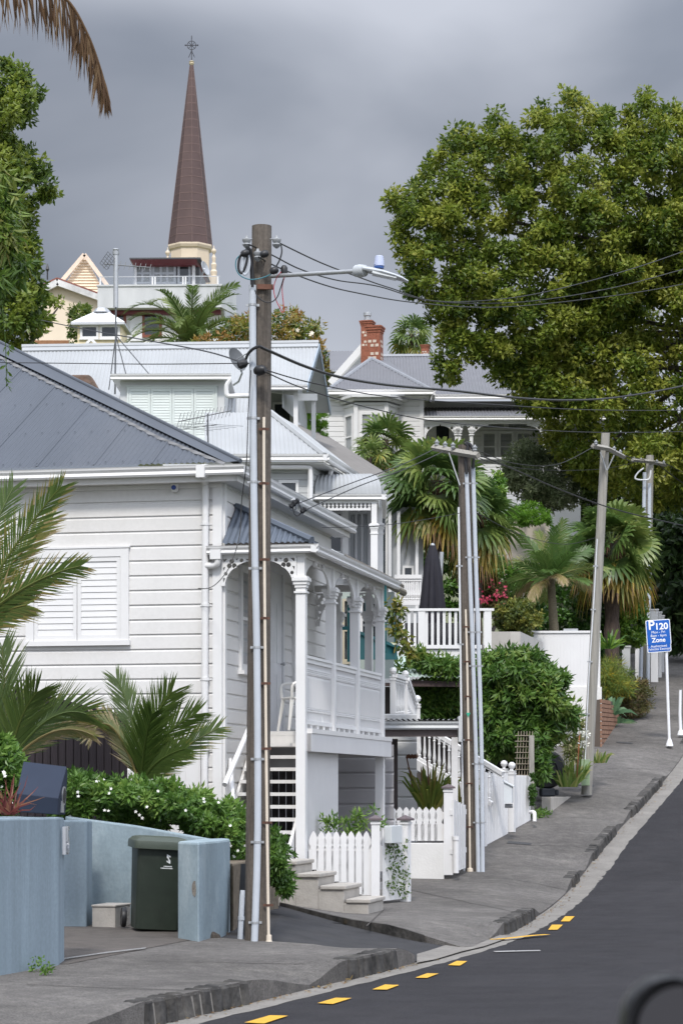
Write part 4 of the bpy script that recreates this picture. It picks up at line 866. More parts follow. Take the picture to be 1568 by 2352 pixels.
# rubble footing under the worn foot of the pier
for i, (px_, w_) in enumerate(((487, .15), (518, .09))):
    mb = MB(); Yb = 24.1 if i == 0 else 24.85; q = P(px_, 2160, Yb); mb.lathe(q + Vector((-.0, .05, -.12)), [(w_ * .7, 0), (w_ * .8, .08), (w_ * .5, .17), (.02, .2)], 7); mb.build('broken_footing', mat('dark_rubble', (.05, .042, .035), .95, .4, 20, bump=.8, bscale=30), pier_o)
# drive surface
mb = MB(); vs = []; 
for y in fr_(20.6, 27, 16):
    for x in fr_(-6.5, -1.45 if y > 23.9 else -1.45 - .9 * (23.9 - y) / 3.3, 10): vs.append((x, y, FZ(x, y) + .004))
mb.add(vs, [(i * 11 + j, i * 11 + j + 1, (i + 1) * 11 + j + 1, (i + 1) * 11 + j) for i in range(16) for j in range(10)]); struct(mb, 'driveway', mat('exposed_aggregate', (.105, .092, .082), .95, .2, 5, bump=.8, bscale=160, dirt=(.15, .135, .12)), 'exposed aggregate driveway behind the blue walls')
DZ = lambda X, Y: FZ(X, Y) + .004
mb = MB()
for o_ in (-.07, 0, .07):
    p = [hitg(145, 2206, DZ) + Vector((0, o_, .012)), hitg(240, 2192, DZ) + Vector((0, o_, .012)), hitg(335, 2181, DZ) + Vector((0, o_, .012))]
    for i in range(2): mb.quad(p[i] - Vector((0, .018, 0)), p[i + 1] - Vector((0, .018, 0)), p[i + 1] + Vector((0, .018, 0)), p[i] + Vector((0, .018, 0)))
o = mb.build('drain_grate', mat('drain_metal', (.32, .32, .32), .6, .2, 20)); tag(o, 'narrow metal drain grate across the driveway mouth', 'drain')
mb = MB(); q = hitg(238, 2130, DZ); fr0 = Fr(q, (1, -.25)); mb.box(fr0, -.13, .13, 0, .5, q.z - .1, q.z + .21); mb.box(fr0, -.137, .137, -.012, .5, q.z + .212, q.z + .235); o = mb.build('concrete_step', CONC, bevel=.008); tag(o, 'small beige concrete step against the pale blue rear wall', 'step')
# wheelie bin
bq = hitg(362, 2142, DZ); BG = mat('dark_green_bin_plastic', (.020, .028, .020), .5, .15, 6, dirt=(.05, .055, .045), dfac=.35); BL = mat('grey_green_lid_plastic', (.055, .068, .052), .45, .1, 8)
bf = Fr(bq, (1, .20)); sc = bq.y / 24.6; t = thing('wheelie_bin', 'dark green wheelie bin with closed lid and white emblem beside the light blue wall end', 'bin', bq); z0 = bq.z
hb = (2140 - 1938) / F * bq.y; wb0 = .225 * sc; wb1 = .252 * sc
mb = MB(); rings = []
for f in (0, .015, .04, .5, .95, 1.0):
    w = (wb0 + (wb1 - wb0) * f); dpt = (.24 + .07 * f) * sc
    if f == 0: w -= .02; dpt -= .02
    rings.append((w, dpt, z0 + .01 + hb * f))
def rr(w, d, r=.045):
    o = []
    for cx, cy, a0 in ((w - r, -d + r, -90), (w - r, d - r, 0), (-w + r, d - r, 90), (-w + r, -d + r, 180)):
        for k in range(5): a = R(a0 + k * 22.5); o.append((cx + r * math.cos(a), cy + r * math.sin(a)))
    return o
vs = []; nn = 20
for w, d_, z in rings: vs += [bf.pt(a, b + .3, z) for a, b in rr(w, d_)]
mb.add(vs, [(i * nn + k, i * nn + (k + 1) % nn, (i + 1) * nn + (k + 1) % nn, (i + 1) * nn + k) for i in range(len(rings) - 1) for k in range(nn)] + [tuple(range(nn))[::-1]]); body = mb.build('body', BG, t, smooth=True)
mb = MB(); vs = []; zl = z0 + hb
for f, o_ in ((-.055, .03), (-.05, .05), (.0, .052), (.03, .045), (.035, .03), (.06, .0), (.07, -.04), (.075, -.12)): vs += [bf.pt(a, b + .3, zl + f) for a, b in rr(wb1 + o_ * .75, .31 * sc + o_, .05)]
mb.add(vs, [(i * nn + k, i * nn + (k + 1) % nn, (i + 1) * nn + (k + 1) % nn, (i + 1) * nn + k) for i in range(7) for k in range(nn)] + [tuple(range(7 * nn, 8 * nn))]); lid = mb.build('lid', BL, t, smooth=True)
mb = MB(); mb.tube([bf.pt(-.27, .66, zl + .01), bf.pt(.27, .66, zl + .01)], .016, 8); mb.build('handle', BG, t, smooth=True)
for sx in (-1, 1):
    mb = MB(); mb.lathe(bf.pt(sx * .30 - .02, .60, z0 + .105), [(.04, 0), (.1, .0), (.105, .012), (.105, .038), (.1, .05), (.04, .05)], 18, bf.u); mb.build('wheel', BLACK, t, smooth=True)
# emblem: two leaf-like swirls and two tiny lines
wm = mat('white_print', (.75, .77, .78), .5, .02, 5); u, z = bf.hit(376.5, 1972.5, .045); vf = lambda zz: .3 - (.24 + .07 * (zz - z0 - .01) / hb) * sc - .004
mb = MB(); k = .0042 * sc
sw = [(0, 9.5), (2, 11), (4, 12), (5, 12), (5, 5), (4, 2.5), (2, 1), (0, 0), (-1, 2), (1.2, 3), (2.2, 4.5), (2.2, 6.5), (.5, 7.5), (-1.5, 5.5), (-3.4, 4), (-4.4, 6), (-3.6, 8), (-2, 9)]
for sg in (1, -1):
    ring = [bf.pt(u - sg * (a - .3) * k, 0, z + sg * (b - .5) * k) for a, b in sw]; c = bf.pt(u - sg * (1.2) * k, 0, z + sg * 8.2 * k); ring = [p + bf.v * vf(p.z) for p in ring]; c = c + bf.v * vf(c.z); n = len(ring)
    for i in range(n):
        mb.add([ring[i], ring[(i + 1) % n], c], [(0, 1, 2)])
mb.build('emblem', wm, body)
text_mesh('bin_lettering', 'RECYCLE', .020, lambda a, b, c: bf.pt(u - .0 + a, vf(z) + c, z - .085 + b), wm, body, depth=.001) if False else None
mb = MB()
for r_, n_, u0 in ((0, 7, -.045), (1, 10, -.075)):
    for i in range(n_): uu = u + u0 + i * .0125; zz = z - .083 - r_ * .02; mb.quad(*[bf.pt(uu + a, vf(zz) - .001, zz + b) for a, b in ((0, 0), (.008, 0), (.008, .011), (0, .011))])
o = mb.build('small_print', wm, body); o['kind'] = 'stuff'
t.rotation_euler = (0, R(3.2), 0)
# dark timber fence behind the hedge
df = Fr(P(150, 1700, 29.6), (1, -.02)); t = thing('timber_fence', 'dark brown stained vertical board fence behind the palms and hedge', 'fence', P(150, 1850, 29.6)); a0 = df.hit(-60, 1700)[0]; a1 = df.hit(292, 1700)[0]; z0 = df.hit(80, 1596)[1]; z1 = df.hit(290, 1652)[1]; ua = df.hit(80, 1600)[0]
mb = MB(); N = 20
for i in range(N):
    w = (a1 - a0) / N; u = a0 + i * w; zt_ = z0 + (z1 - z0) * (u - ua) / (a1 - ua); mb.hexa([df.pt(u + .006, 0, .3), df.pt(u + w - .006, 0, .3), df.pt(u + w - .006, .025, .3), df.pt(u + .006, .025, .3), df.pt(u + .006, 0, zt_), df.pt(u + w - .006, 0, zt_ - .02), df.pt(u + w - .006, .025, zt_ - .02), df.pt(u + .006, .025, zt_)])
mb.quad(df.pt(a0, .03, .3), df.pt(a1, .03, .3), df.pt(a1, .03, z1 - .03), df.pt(a0, .03, z0 + (z1 - z0) * (a0 - ua) / (a1 - ua) - .03)); DKB = mat('dark_brown_fence_stain', (.026, .019, .022), .75, .25, 8, bump=.3, bscale=20, stretch=(4, 4, .2)); mb.build('boards', DKB, t)
mb = MB(); mb.hexa([df.pt(a0, -.03, z0 + (z1 - z0) * (a0 - ua) / (a1 - ua) + .002), df.pt(a1, -.03, z1 - .0), df.pt(a1, .05, z1), df.pt(a0, .05, z0 + (z1 - z0) * (a0 - ua) / (a1 - ua) + .002), df.pt(a0, -.03, z0 + .035 + (z1 - z0) * (a0 - ua) / (a1 - ua)), df.pt(a1, -.03, z1 + .03), df.pt(a1, .05, z1 + .03), df.pt(a0, .05, z0 + .035 + (z1 - z0) * (a0 - ua) / (a1 - ua))]); mb.build('capping', DKB, t)
# planter bank, black sheet and ducts by the pole
plan_wall('planter_wall', [xy(512, 25.6), xy(536, 25.4), xy(546, 25.9), xy(640, 28.6), xy(560, 29), xy(500, 26.6)], -.2, [P(0, 1985, 25.4).z] * 6, mat('brown_stone_wall', (.13, .105, .075), .95, .3, 8, bump=.7, bscale=30), 'rough brown stone planter wall under the end of the hedge')
mb = MB(); mb.hexa([P(543, 2165, 24.7), P(562, 2165, 24.6), P(566, 2160, 25.0), P(547, 2160, 25.1), P(553, 1985, 25.1), P(566, 1985, 25.0), P(570, 1985, 25.3), P(556, 1985, 25.4)]); o = mb.build('plastic_sheet', BLACK); tag(o, 'black plastic sheet leaning against the planter behind the first pole', 'sheet')
mb = MB(); mb.tube([P(551, 2166, 24.35), P(556, 2060, 24.35), P(557, 2046, 24.36)], [.028, .028, .024], 10); mb.lathe(P(554, 2110, 24.35), [(.033, -.02), (.033, .02)], 10); o = mb.build('pipe_stub', GREYPLASTIC, smooth=True); tag(o, 'short grey capped pipe standing at the foot of the first power pole', 'pipe')
# ---- hedge with white flowers
HEDGE = leafmat('hedge_leaves', [(.03, .07, .014), (.06, .13, .025), (.11, .20, .04), (.20, .29, .07)], .25, .35, .4)
poly = [(120, 1800), (175, 1780), (260, 1792), (340, 1800), (400, 1805), (470, 1830), (530, 1850), (560, 1870), (566, 1980), (545, 2005), (524, 1985), (515, 1938), (470, 1925), (440, 1905), (320, 1895), (180, 1880), (120, 1875)]
mb, c = crown(poly, 27.4, .75, 330, 15, 62, .085, .04, (.25, .8), droop=.0, flat=1)
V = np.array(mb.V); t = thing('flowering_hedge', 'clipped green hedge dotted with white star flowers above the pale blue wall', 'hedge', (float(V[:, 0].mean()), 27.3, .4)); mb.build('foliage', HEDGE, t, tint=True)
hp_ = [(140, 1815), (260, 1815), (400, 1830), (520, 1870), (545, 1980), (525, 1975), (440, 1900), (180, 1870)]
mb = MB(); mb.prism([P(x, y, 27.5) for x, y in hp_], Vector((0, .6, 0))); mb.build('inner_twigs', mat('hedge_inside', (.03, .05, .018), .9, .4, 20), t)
FLOW = mat('white_petals', (.80, .79, .74), .5, .06, 30)
def flowers(poly, Y, depth, n, r, parent, m=FLOW, name='blossoms', pet=5, clus=3):
    q, ed, Yy = volume_clumps(poly, Y, depth, n); c = unp(q, Yy - .06); mb = MB()
    for p in c:
        for j in range(random.randint(1, clus)):
            o = Vector(p) + Vector((random.uniform(-r, r), -.02 - random.random() * .03, random.uniform(-r, r))) * 1.2; nn_ = Vector((random.uniform(-.5, .5), -1, random.uniform(-.1, .7))).normalized(); s = nn_.orthogonal().normalized(); b = nn_.cross(s)
            for k in range(pet):
                a = 2 * math.pi * k / pet; e = s * math.cos(a) + b * math.sin(a); w = nn_.cross(e); mb.add([o, o + e * r * .5 + w * r * .28, o + e * r + nn_ * r * .1, o + e * r * .5 - w * r * .28], [(0, 1, 2, 3)])
    o = mb.build(name, m, parent); o['kind'] = 'stuff'; return o
flowers(poly, 27.0, .85, 42, .021, t, clus=2)
# tail of the hedge to the right of the pole
poly2 = [(600, 1905), (630, 1895), (655, 1930), (660, 1990), (664, 2040), (650, 2058), (628, 2020), (606, 2000)]
mb, c = crown(poly2, 27.2, .3, 46, 12, 40, .10, .035, (.25, .7), droop=.5, flat=1); V = np.array(mb.V); o = mb.build('hedge_end', HEDGE, tint=True); tag(o, 'loose green leafy end of the hedge hanging right of the first power pole', 'hedge')
poly3 = [(-40, 1690), (20, 1700), (50, 1730), (52, 1850), (20, 1870), (-40, 1880)]
mb, c = crown(poly3, 22.6, .35, 90, 13, 50, .075, .036, (.25, .8), droop=.0, flat=1); t = thing('flowering_hedge', 'small flowering bush at the left edge behind the navy letterbox', 'hedge', (float(np.array(mb.V)[:, 0].mean()), 22.6, 1.2)); mb.build('foliage', HEDGE, t, tint=True); flowers(poly3, 22.3, .35, 9, .02, t)
# red flax in the wall top
mb = MB()
for i in range(34):
    a = random.uniform(-1.0, 1.2); L_ = random.uniform(.16, .36); b = P(20 + random.uniform(-18, 14), 1872, 20.2); d = Vector((math.sin(a), random.uniform(-.6, .4), math.cos(a) * .9)).normalized(); p = [b, b + d * L_ * .5, b + d * L_ * .9 + Vector((0, 0, -.03)), b + d * L_ * 1.15 + Vector((0, 0, -.10 * random.random()))]
    w = d.cross(Vector((0, 1, 0))).normalized() * .009
    for j in range(3): k0, k1 = 1 - j * .3, 1 - (j + 1) * .3; mb.quad(p[j] - w * k0, p[j] + w * k0, p[j + 1] + w * k1, p[j + 1] - w * k1, random.uniform(.1, .9))
o = mb.build('cordyline_plant', leafmat('red_flax_leaves', [(.05, .012, .016), (.14, .03, .03), (.22, .12, .07)], .2), tint=True); tag(o, 'dark red strappy cordyline plant on top of the blue wall', 'plant')
# weeds at the wall foot
Ls = Leaves()
for x, y, r in ((82, 2215, .10), (90, 2226, .08), (78, 2200, .06), (110, 2234, .05)): Ls.clump(hitg(x, y + 6, FZ) + Vector((0, -.05, .05)), r, 60, .035, .022, .5)
o = Ls.mesh().build('weed', HEDGE, tint=True); tag(o, 'small green weed growing at the foot of the tall blue wall', 'weed', kind='stuff')
# ================================================================== FEATHER PALMS NEAR THE CAMERA
NIKAU = leafmat('feather_palm_leaves', [(.028, .052, .012), (.052, .090, .018), (.085, .125, .03), (.20, .17, .05), (.30, .23, .14)], .3, .38, .5)
def nikau(label, base, Y, fronds, ll, n=44, lw=.018, trunk=.09, seed=0, g=None):
    random.seed(seed); b = P(*base, Y); t = thing('feather_palm', label, 'palm tree', b - Vector((0, 0, .9)), g)
    mb = MB(); mb.tube([b - Vector((0, 0, .9)), b - Vector((0, 0, .3)), b + Vector((0, 0, .12))], [trunk, trunk, trunk * .6], 10); mb.build('trunk', mat('palm_trunk', (.14, .12, .08), .9, .3, 14, bump=.5, stretch=(1, 1, 4)), t, smooth=True)
    for (tip, ctl, dy, tint, dt, lsc, vee) in fronds:
        p2 = P(*tip, Y + dy); p1 = P(*ctl, Y + dy * .4); pts = bez(b + Vector((0, 0, .05)), p1, p2, 14); mb = MB()
        tt = (p2 - b).normalized(); sd = tt.cross(Vector((random.uniform(-.35, .35), 1, random.uniform(-.2, .2))))
        frond_path(mb, pts, n=n, ll=ll * lsc, lw=lw, tint=tint, vee=vee, ang=38, rr=.016, hang=.10, tv=.07, side=sd, deadtips=dt, taper=.45)
        mb.build('frond', NIKAU, t, tint=True)
    return t
nikau('young feather palm with upright fronds in front of the dark fence', (322, 1815), 28.4,
      [((268, 1560), (318, 1660), .1, .30, .15, .62, .2), ((395, 1590), (330, 1660), -.3, .34, .1, .75, .1), ((450, 1640), (345, 1690), -.2, .3, .15, .7, .15), ((502, 1672), (380, 1735), .1, .35, .4, .6, .2), ((240, 1640), (300, 1690), .3, .52, .55, .5, .3), ((208, 1690), (255, 1600), -.2, .62, .5, .55, .9), ((425, 1720), (350, 1740), -.5, .30, .2, .6, .1), ((350, 1640), (330, 1700), -.6, .26, .1, .7, .1)], .72, 54, seed=3)
nikau('feather palm at the left edge arching over the dark fence', (18, 1770), 27.2,
      [((5, 1485), (14, 1620), .2, .40, .1, .8, .1), ((-70, 1520), (0, 1600), .2, .36, .1, .8, .2), ((85, 1590), (40, 1640), -.3, .34, .1, .75, .15), ((198, 1640), (110, 1610), -.2, .30, .35, .75, .45), ((150, 1670), (80, 1660), .3, .24, .2, .6, .3), ((215, 1690), (120, 1640), -.1, .66, .5, .4, .8)], .78, 56, seed=5)
nikau('feather palm leaning in at the left edge in front of the shuttered window', (-100, 1490), 23.0,
      [((140, 1118), (30, 1240), -.3, .34, .5, .62, .1), ((185, 1300), (40, 1330), -.5, .36, .55, .62, .2), ((120, 1190), (20, 1290), .1, .58, .5, .55, .3), ((60, 1390), (-10, 1400), -.2, .50, .3, .6, .2), ((30, 1120), (-40, 1250), .2, .30, .1, .6, .1), ((110, 1330), (20, 1370), -.2, .72, .4, .4, .8)], .66, 54, trunk=.12, seed=8)
# palm outside the top left corner with one dead brown frond in view
random.seed(11); b = P(-150, 60, 22.0); t = thing('tall_palm', 'tall palm beyond the top left corner trailing one dead brown frond', 'palm tree', Vector((b.x, b.y, FZ(-6, 22))))
mb = MB(); mb.tube([Vector((b.x - .1, b.y, FZ(-6, 22))), Vector((b.x - .05, b.y, 4)), b], [.22, .18, .16], 12); mb.build('trunk', MATS['palm_trunk'], t, smooth=True)
pts = smooth_path([b, P(-60, -40, 22), P(60, -55, 22), P(150, -5, 22), P(200, 75, 22), P(232, 160, 22), P(246, 215, 22)], 6); mb = MB()
frond_path(mb, pts, n=95, ll=.50, lw=.017, tint=.5, vee=.1, ang=60, rr=.02, hang=.15, tv=.28, dead=.86, taper=.35)
mb.build('dead_frond', leafmat('dead_palm_leaves', [(.025, .014, .008), (.055, .028, .016), (.09, .05, .028), (.17, .115, .07)], .15, .7, .2), t, tint=True)
for k in range(7): mb = MB(); frond_mesh(mb, b, (math.cos(k * .9 + 2.1) * 1.0 - .5, math.sin(k * .9 + 2.1), .8), 2.4, 1.3, n=40, ll=.5, lw=.03, tint=.3); mb.build('frond', NIKAU, t, tint=True)
random.seed(21)
# ================================================================== POLES, LAMP, WIRES
def c6(x, y): return 526.6 + x * .2734, 502.1 + y * .2734     # crop of the first pole top
def pole(name, label, pb, pt_, Y, rb, rt, m):
    b = P(*pb, Y); q = P(*pt_, Y); t = thing(name, label, 'power pole', b)
    b2 = b - Vector((0, 0, .3)); n = 10; mb = MB(); pts = [b2.lerp(q, i / n) for i in range(n + 1)]; mb.tube(pts, [rb + (rt - rb) * i / n for i in range(n + 1)], 18); mb.build('shaft', m, t, smooth=True)
    return t, b, q
def conduit(t, pts, Y, r, m, clamps=(), name='conduit', dY=0, k=3):
    p = [P(x, y, Y) for x, y in pts]; mb = MB(); mb.tube(smooth_path(p, k), r, 10); c = mb.build(name, m, t, smooth=True)
    for yy in clamps:
        x = float(np.interp(yy, [q[1] for q in pts][::-1] if pts[0][1] > pts[-1][1] else [q[1] for q in pts], [q[0] for q in pts][::-1] if pts[0][1] > pts[-1][1] else [q[0] for q in pts]))
        q = P(x, yy, Y); mb = MB(); mb.lathe(q, [(r + .004, -.012), (r + .004, .012)], 10); mb.hexa([q + Vector((dx, dy, dz)) for dz in (-.012, .012) for dx, dy in ((-.7 * r - .04, .012), (.7 * r + .04, .012), (.7 * r + .04, .022), (-.7 * r - .04, .022))]); mb.build('clamp', GALV if m is not CREAMPLASTIC else mat('rusty_clamp', (.10, .05, .035), .8, .3, 20), t)
    return c
INS = mat('grey_insulator', (.30, .31, .32), .35, .1, 20)
def insulator(t, q, ax=Vector((0, 0, 1)), s=1.0, name='insulator'):
    mb = MB(); mb.lathe(q, [(.012 * s, -.07 * s), (.035 * s, -.05 * s), (.05 * s, -.03 * s), (.03 * s, -.012 * s), (.048 * s, .01 * s), (.05 * s, .03 * s), (.02 * s, .045 * s), (.015 * s, .07 * s)], 10, ax); return mb.build(name, INS, t, smooth=True)
t1, b1, q1 = pole('power_pole', 'thick brown wooden power pole in front of the villa steps carrying the street lamp', (590, 2172), (601, 519), 23.9, .128, .099, TIMBER)
conduit(t1, [(584, 2173), (592, 1900), (590, 1500), (585, 1262), (581, 950), (580, 655)], 23.76, .037, GREYPLASTIC, (700, 960, 1107, 1305, 1487, 1744, 1935, 2120), 'grey_conduit')
conduit(t1, [(617, 2165), (612, 1800), (608, 1400), (607, 1262), (606, 1080), (606, 958)], 23.75, .015, CREAMPLASTIC, (985, 1110, 1285, 1420, 1570, 1720, 1890, 2080), 'cream_conduit')
mb = MB(); mb.lathe(P(617.5, 2172, 23.76), [(.034, -.01), (.034, .04), (.028, .045), (.027, .10), (.018, .105)], 10); mb.build('conduit_foot', CREAMPLASTIC, t1, smooth=True)
mb = MB(); mb.tube(smooth_path([P(580, 660, 23.74), P(577, 600, 23.74), P(574, 575, 23.72), P(566, 570, 23.7)], 5), .02, 8); mb.build('cable_tail', BLACK, t1, smooth=True)
for x, y in ((146, 195), (397, 195), (238, 305)): insulator(t1, P(*c6(x, y), 23.72), s=.9)
mb = MB(); mb.tube([P(*c6(120, 170), 23.72), P(*c6(190, 170), 23.8)], .008, 6); mb.tube([P(*c6(345, 170), 23.8), P(*c6(425, 170), 23.72)], .008, 6); mb.build('insulator_bolts', GALV, t1)
mb = MB(); q = P(*c6(300, 570), 23.77); mb.hexa([q + Vector((x, y, z)) for z in (-.025, .025) for x, y in ((-.08, -.01), (.08, .005), (.08, .03), (-.08, .02))]); mb.build('band', mat('rusty_band', (.13, .06, .04), .8, .3, 15), t1)
# lamp
la = P(*c6(350, 482), 23.8); lb_ = P(*c6(1060, 440), 23.1); lamp = thing('street_lamp', 'grey street lamp on a long arm with a pale blue light sensor on top', 'street lamp', la)
mb = MB(); mb.tube([la, lb_], .021, 10); mb.build('arm', GALV, lamp, smooth=True)
LH = mat('lamp_grey_paint', (.42, .44, .46), .4, .05, 6); ax = (P(*c6(1500, 520), 22.9) - P(*c6(1120, 430), 23.05)).normalized(); o_ = P(*c6(1058, 440), 23.1)
mb = MB(); mb.lathe(o_, [(.035, -.005), (.058, .01), (.064, .06), (.056, .12), (.03, .14)], 12, (lb_ - la).normalized()); mb.build('lamp_joint', LH, lamp, smooth=True)
st = [(1115, 400, 432, .04), (1180, 410, 452, .07), (1280, 434, 470, .085), (1380, 466, 496, .085), (1450, 492, 518, .07), (1502, 520, 534, .03)]; vs = []; mb = MB()
for x, ya, yb, w in st:
    a, b = P(*c6(x, ya), 23.0), P(*c6(x, yb), 23.0)
    vs += [a + Vector((0, -w * .6, 0)), a + Vector((0, w * .6, 0)), b.lerp(a, .45) + Vector((0, w, 0)), b + Vector((0, w * .85, 0)), b + Vector((0, -w * .85, 0)), b.lerp(a, .45) + Vector((0, -w, 0))]
mb.add(vs, [(i * 6 + k, i * 6 + (k + 1) % 6, (i + 1) * 6 + (k + 1) % 6, (i + 1) * 6 + k) for i in range(5) for k in range(6)] + [tuple(range(6))[::-1], tuple(range(30, 36))]); mb.build('lamp_head', LH, lamp, bevel=.008)
mb = MB(); a = P(*c6(1200, 466), 23.0); b = P(*c6(1400, 510), 23.0); mb.hexa([a + Vector((0, -.07, 0)), b + Vector((0, -.07, 0)), b + Vector((0, .07, 0)), a + Vector((0, .07, 0)), a + Vector((0, -.07, .02)), b + Vector((0, -.07, .02)), b + Vector((0, .07, .02)), a + Vector((0, .07, .02))]); mb.build('lens', mat('lamp_lens', (.6, .62, .62), .2), lamp)
mb = MB(); mb.lathe(P(*c6(1256, 418), 23.0), [(.048, .0), (.05, .035), (.045, .036)], 12); sb = mb.build('sensor_base', mat('blue_plastic', (.03, .08, .25), .4), lamp, smooth=True)
mb = MB(); mb.lathe(P(*c6(1258, 408), 23.0), [(.052, .012), (.048, .06), (.040, .105), (.03, .112)], 12); mb.build('sensor_cap', mat('pale_blue_plastic', (.40, .44, .58), .4), lamp, smooth=True)
mb = MB(); mb.lathe(P(*c6(460, 468), 23.72), [(.03, -.01), (.036, .02), (.034, .07), (.02, .09)], 10); mb.build('connector', BLACK, lamp, smooth=True)
for pp, r, m_ in (([(435, 445), (400, 490), (375, 560), (375, 620), (395, 690), (430, 760), (448, 792)], .003, 'red'), ([(463, 490), (445, 560), (446, 640), (455, 720), (455, 785)], .003, 'red')):
    mb = MB(); mb.tube(smooth_path([P(*c6(*p), 23.68) for p in pp], 4), .0045, 5); mb.build('lead', mat('red_wire', (.35, .02, .03), .5), lamp)
# cable coil and jumpers on the pole
for i, (pp, r, m_, lab) in enumerate([([(130, 290), (95, 310), (78, 370), (80, 430), (105, 455), (135, 400), (150, 330), (140, 290)], .014, BLACK, 'black coil of spare cable hung left of the first pole top'),
                          ([(150, 285), (118, 350), (108, 430), (128, 470), (158, 440), (170, 370), (160, 300)], .011, GREYPLASTIC, 'grey inner loop of spare cable beside the first pole top'),
                          ([(110, 290), (60, 340), (55, 410), (85, 470), (150, 505), (220, 508), (300, 488), (365, 455)], .006, mat('teal_wire', (.04, .16, .20), .5), 'thin teal jumper wire looping round the first pole top'),
                          ([(435, 220), (440, 280), (420, 350), (385, 410), (360, 430)], .008, BLACK, 'black jumper wire from the right insulator of the first pole'),
                          ([(215, 600), (235, 650), (290, 695), (350, 700), (400, 660), (430, 580), (455, 500)], .006, BLACK, 'black loop of wire below the lamp arm')]):
    mb = MB(); mb.tube(smooth_path([P(*c6(*p), 23.66) for p in pp], 5), r, 6); o = mb.build('jumper_wire', m_, smooth=True); tag(o, lab, 'wire')
for (x, y), lab in (((130, 290), 'black cable clamp above the coil on the first pole'), ((375, 435), 'black cable connector right of the first pole below its insulator'), ((292, 296), 'small black splice on the wire crossing the first pole')):
    mb = MB(); mb.lathe(P(*c6(x, y), 23.64), [(.02, -.04), (.035, -.02), (.038, .02), (.02, .045)], 8, Vector((1, 0, .3))); o = mb.build('cable_connector', BLACK, smooth=True); tag(o, lab, 'connector')
def wire(label, pts, r=.009, m=None, g=None, k=8):
    """pts: picture position and distance of points along the span"""
    mb = MB(); p = [P(x, y, Y) for x, y, Y in pts]; mb.tube(smooth_path(p, k), r * .82, 6); o = mb.build('overhead_wire', m or BLACK, smooth=True); return tag(o, label, 'cable', g)
wire('topmost overhead wire from the right insulator of the first pole to the trees', [(*c6(425, 205), 23.7), (*c6(760, 365), 25), (*c6(1060, 480), 27), (*c6(1350, 580), 29), (1010, 692, 32), (1200, 680, 34), (1400, 632, 36), (1568, 577, 38), (1700, 520, 40)], .009)
wire('middle overhead wire crossing the first pole and the lamp arm', [(*c6(165, 215), 23.65), (*c6(360, 305), 24.2), (*c6(600, 425), 25), (*c6(900, 515), 26.5), (*c6(1250, 567), 28.5), (1000, 692, 32), (1200, 693, 34), (1400, 662, 36), (1568, 618, 38), (1700, 580, 40)], .009)
wire('lowest of the three overhead wires from the first pole top', [(*c6(245, 320), 23.65), (*c6(420, 412), 24.2), (*c6(750, 540), 25.5), (*c6(1050, 618), 27), (*c6(1568, 705), 30), (1150, 705, 33), (1400, 680, 36), (1568, 652, 38), (1700, 620, 40)], .009)
wire('thick bundled black cable sagging from the first pole across the road', [(560, 842, 23.7), (570, 812, 23.65), (592, 796, 23.6), (612, 803, 23.7), (700, 841, 24.6), (790, 868, 26), (900, 885, 28), (1050, 898, 30), (1180, 913, 32), (1300, 919, 34), (1420, 912, 36), (1568, 886, 38), (1700, 850, 40)], .019)
wire('thin wire below the bundled cable from the black clamp on the first pole', [(605, 848, 23.6), (720, 880, 25), (900, 912, 28), (1150, 930, 31), (1350, 941, 34), (1568, 942, 38), (1700, 935, 40)], .008)
wire('second thin wire drooping from the black clamp on the first pole', [(605, 852, 23.6), (700, 893, 25), (850, 937, 27), (1000, 967, 30), (1200, 985, 33), (1380, 993, 38), (1568, 991, 42), (1700, 985, 45)], .008)
wire('service cable from the upper left to the black clamp on the first pole', [(95, 735, 40), (200, 757, 36), (330, 780, 31), (470, 806, 26), (556, 832, 23.6)], .010)
wire('level thin wire running left across the pale roof to the first pole', [(-30, 832, 30), (150, 834, 28), (350, 836, 26), (572, 834, 23.7)], .007)
wire('thin black wire hanging down the first pole and looping back to the villa downpipe', [(576, 850, 23.6), (570, 950, 23.62), (566, 1060, 23.65), (555, 1150, 24.5), (550, 1230, 26), (528, 1300, 28.5), (500, 1338, 30), (478, 1351, 30.6), (455, 1352, 30.75)], .007)
mb = MB(); mb.lathe(P(556, 836, 23.6), [(.02, -.05), (.045, -.03), (.045, .03), (.02, .06)], 8, Vector((1, 0, .4))); o = mb.build('cable_clamp', BLACK, smooth=True); tag(o, 'black dead end clamp left of the grey conduit on the first pole', 'clamp')
mb = MB(); mb.lathe(P(597, 850, 23.62), [(.03, -.06), (.05, -.03), (.05, .03), (.03, .06)], 10, Vector((1, -.5, .1))); o = mb.build('cable_clamp', BLACK, smooth=True); tag(o, 'black round cable clamp on the brown face of the first pole', 'clamp')
# second pole
t2, b2, q2 = pole('power_pole', 'brown power pole behind the picket fence with two tall grey conduits', (1082, 2012), (1066, 1022), 38.0, .118, .104, TIMBER)
conduit(t2, [(1098, 2011), (1092, 1700), (1080, 1350), (1071, 1085)], 37.85, .034, GREYPLASTIC, (1110, 1280, 1452, 1530, 1755, 1890), 'grey_conduit')
conduit(t2, [(1108, 2012), (1105, 1700), (1094, 1350), (1086, 1073)], 37.86, .034, GREYPLASTIC, (1110, 1280, 1452, 1530, 1755, 1890), 'grey_conduit')
conduit(t2, [(1079, 2000), (1077, 1800), (1073, 1550), (1069, 1400)], 37.85, .018, CREAMPLASTIC, (1440, 1520, 1600, 1700, 1800, 1900), 'cream_conduit')
conduit(t2, [(1066, 2008), (1060, 1700), (1056, 1400), (1053, 1165)], 37.9, .018, mat('white_conduit', (.6, .61, .62), .4), (1300, 1480, 1700, 1900), 'white_conduit')
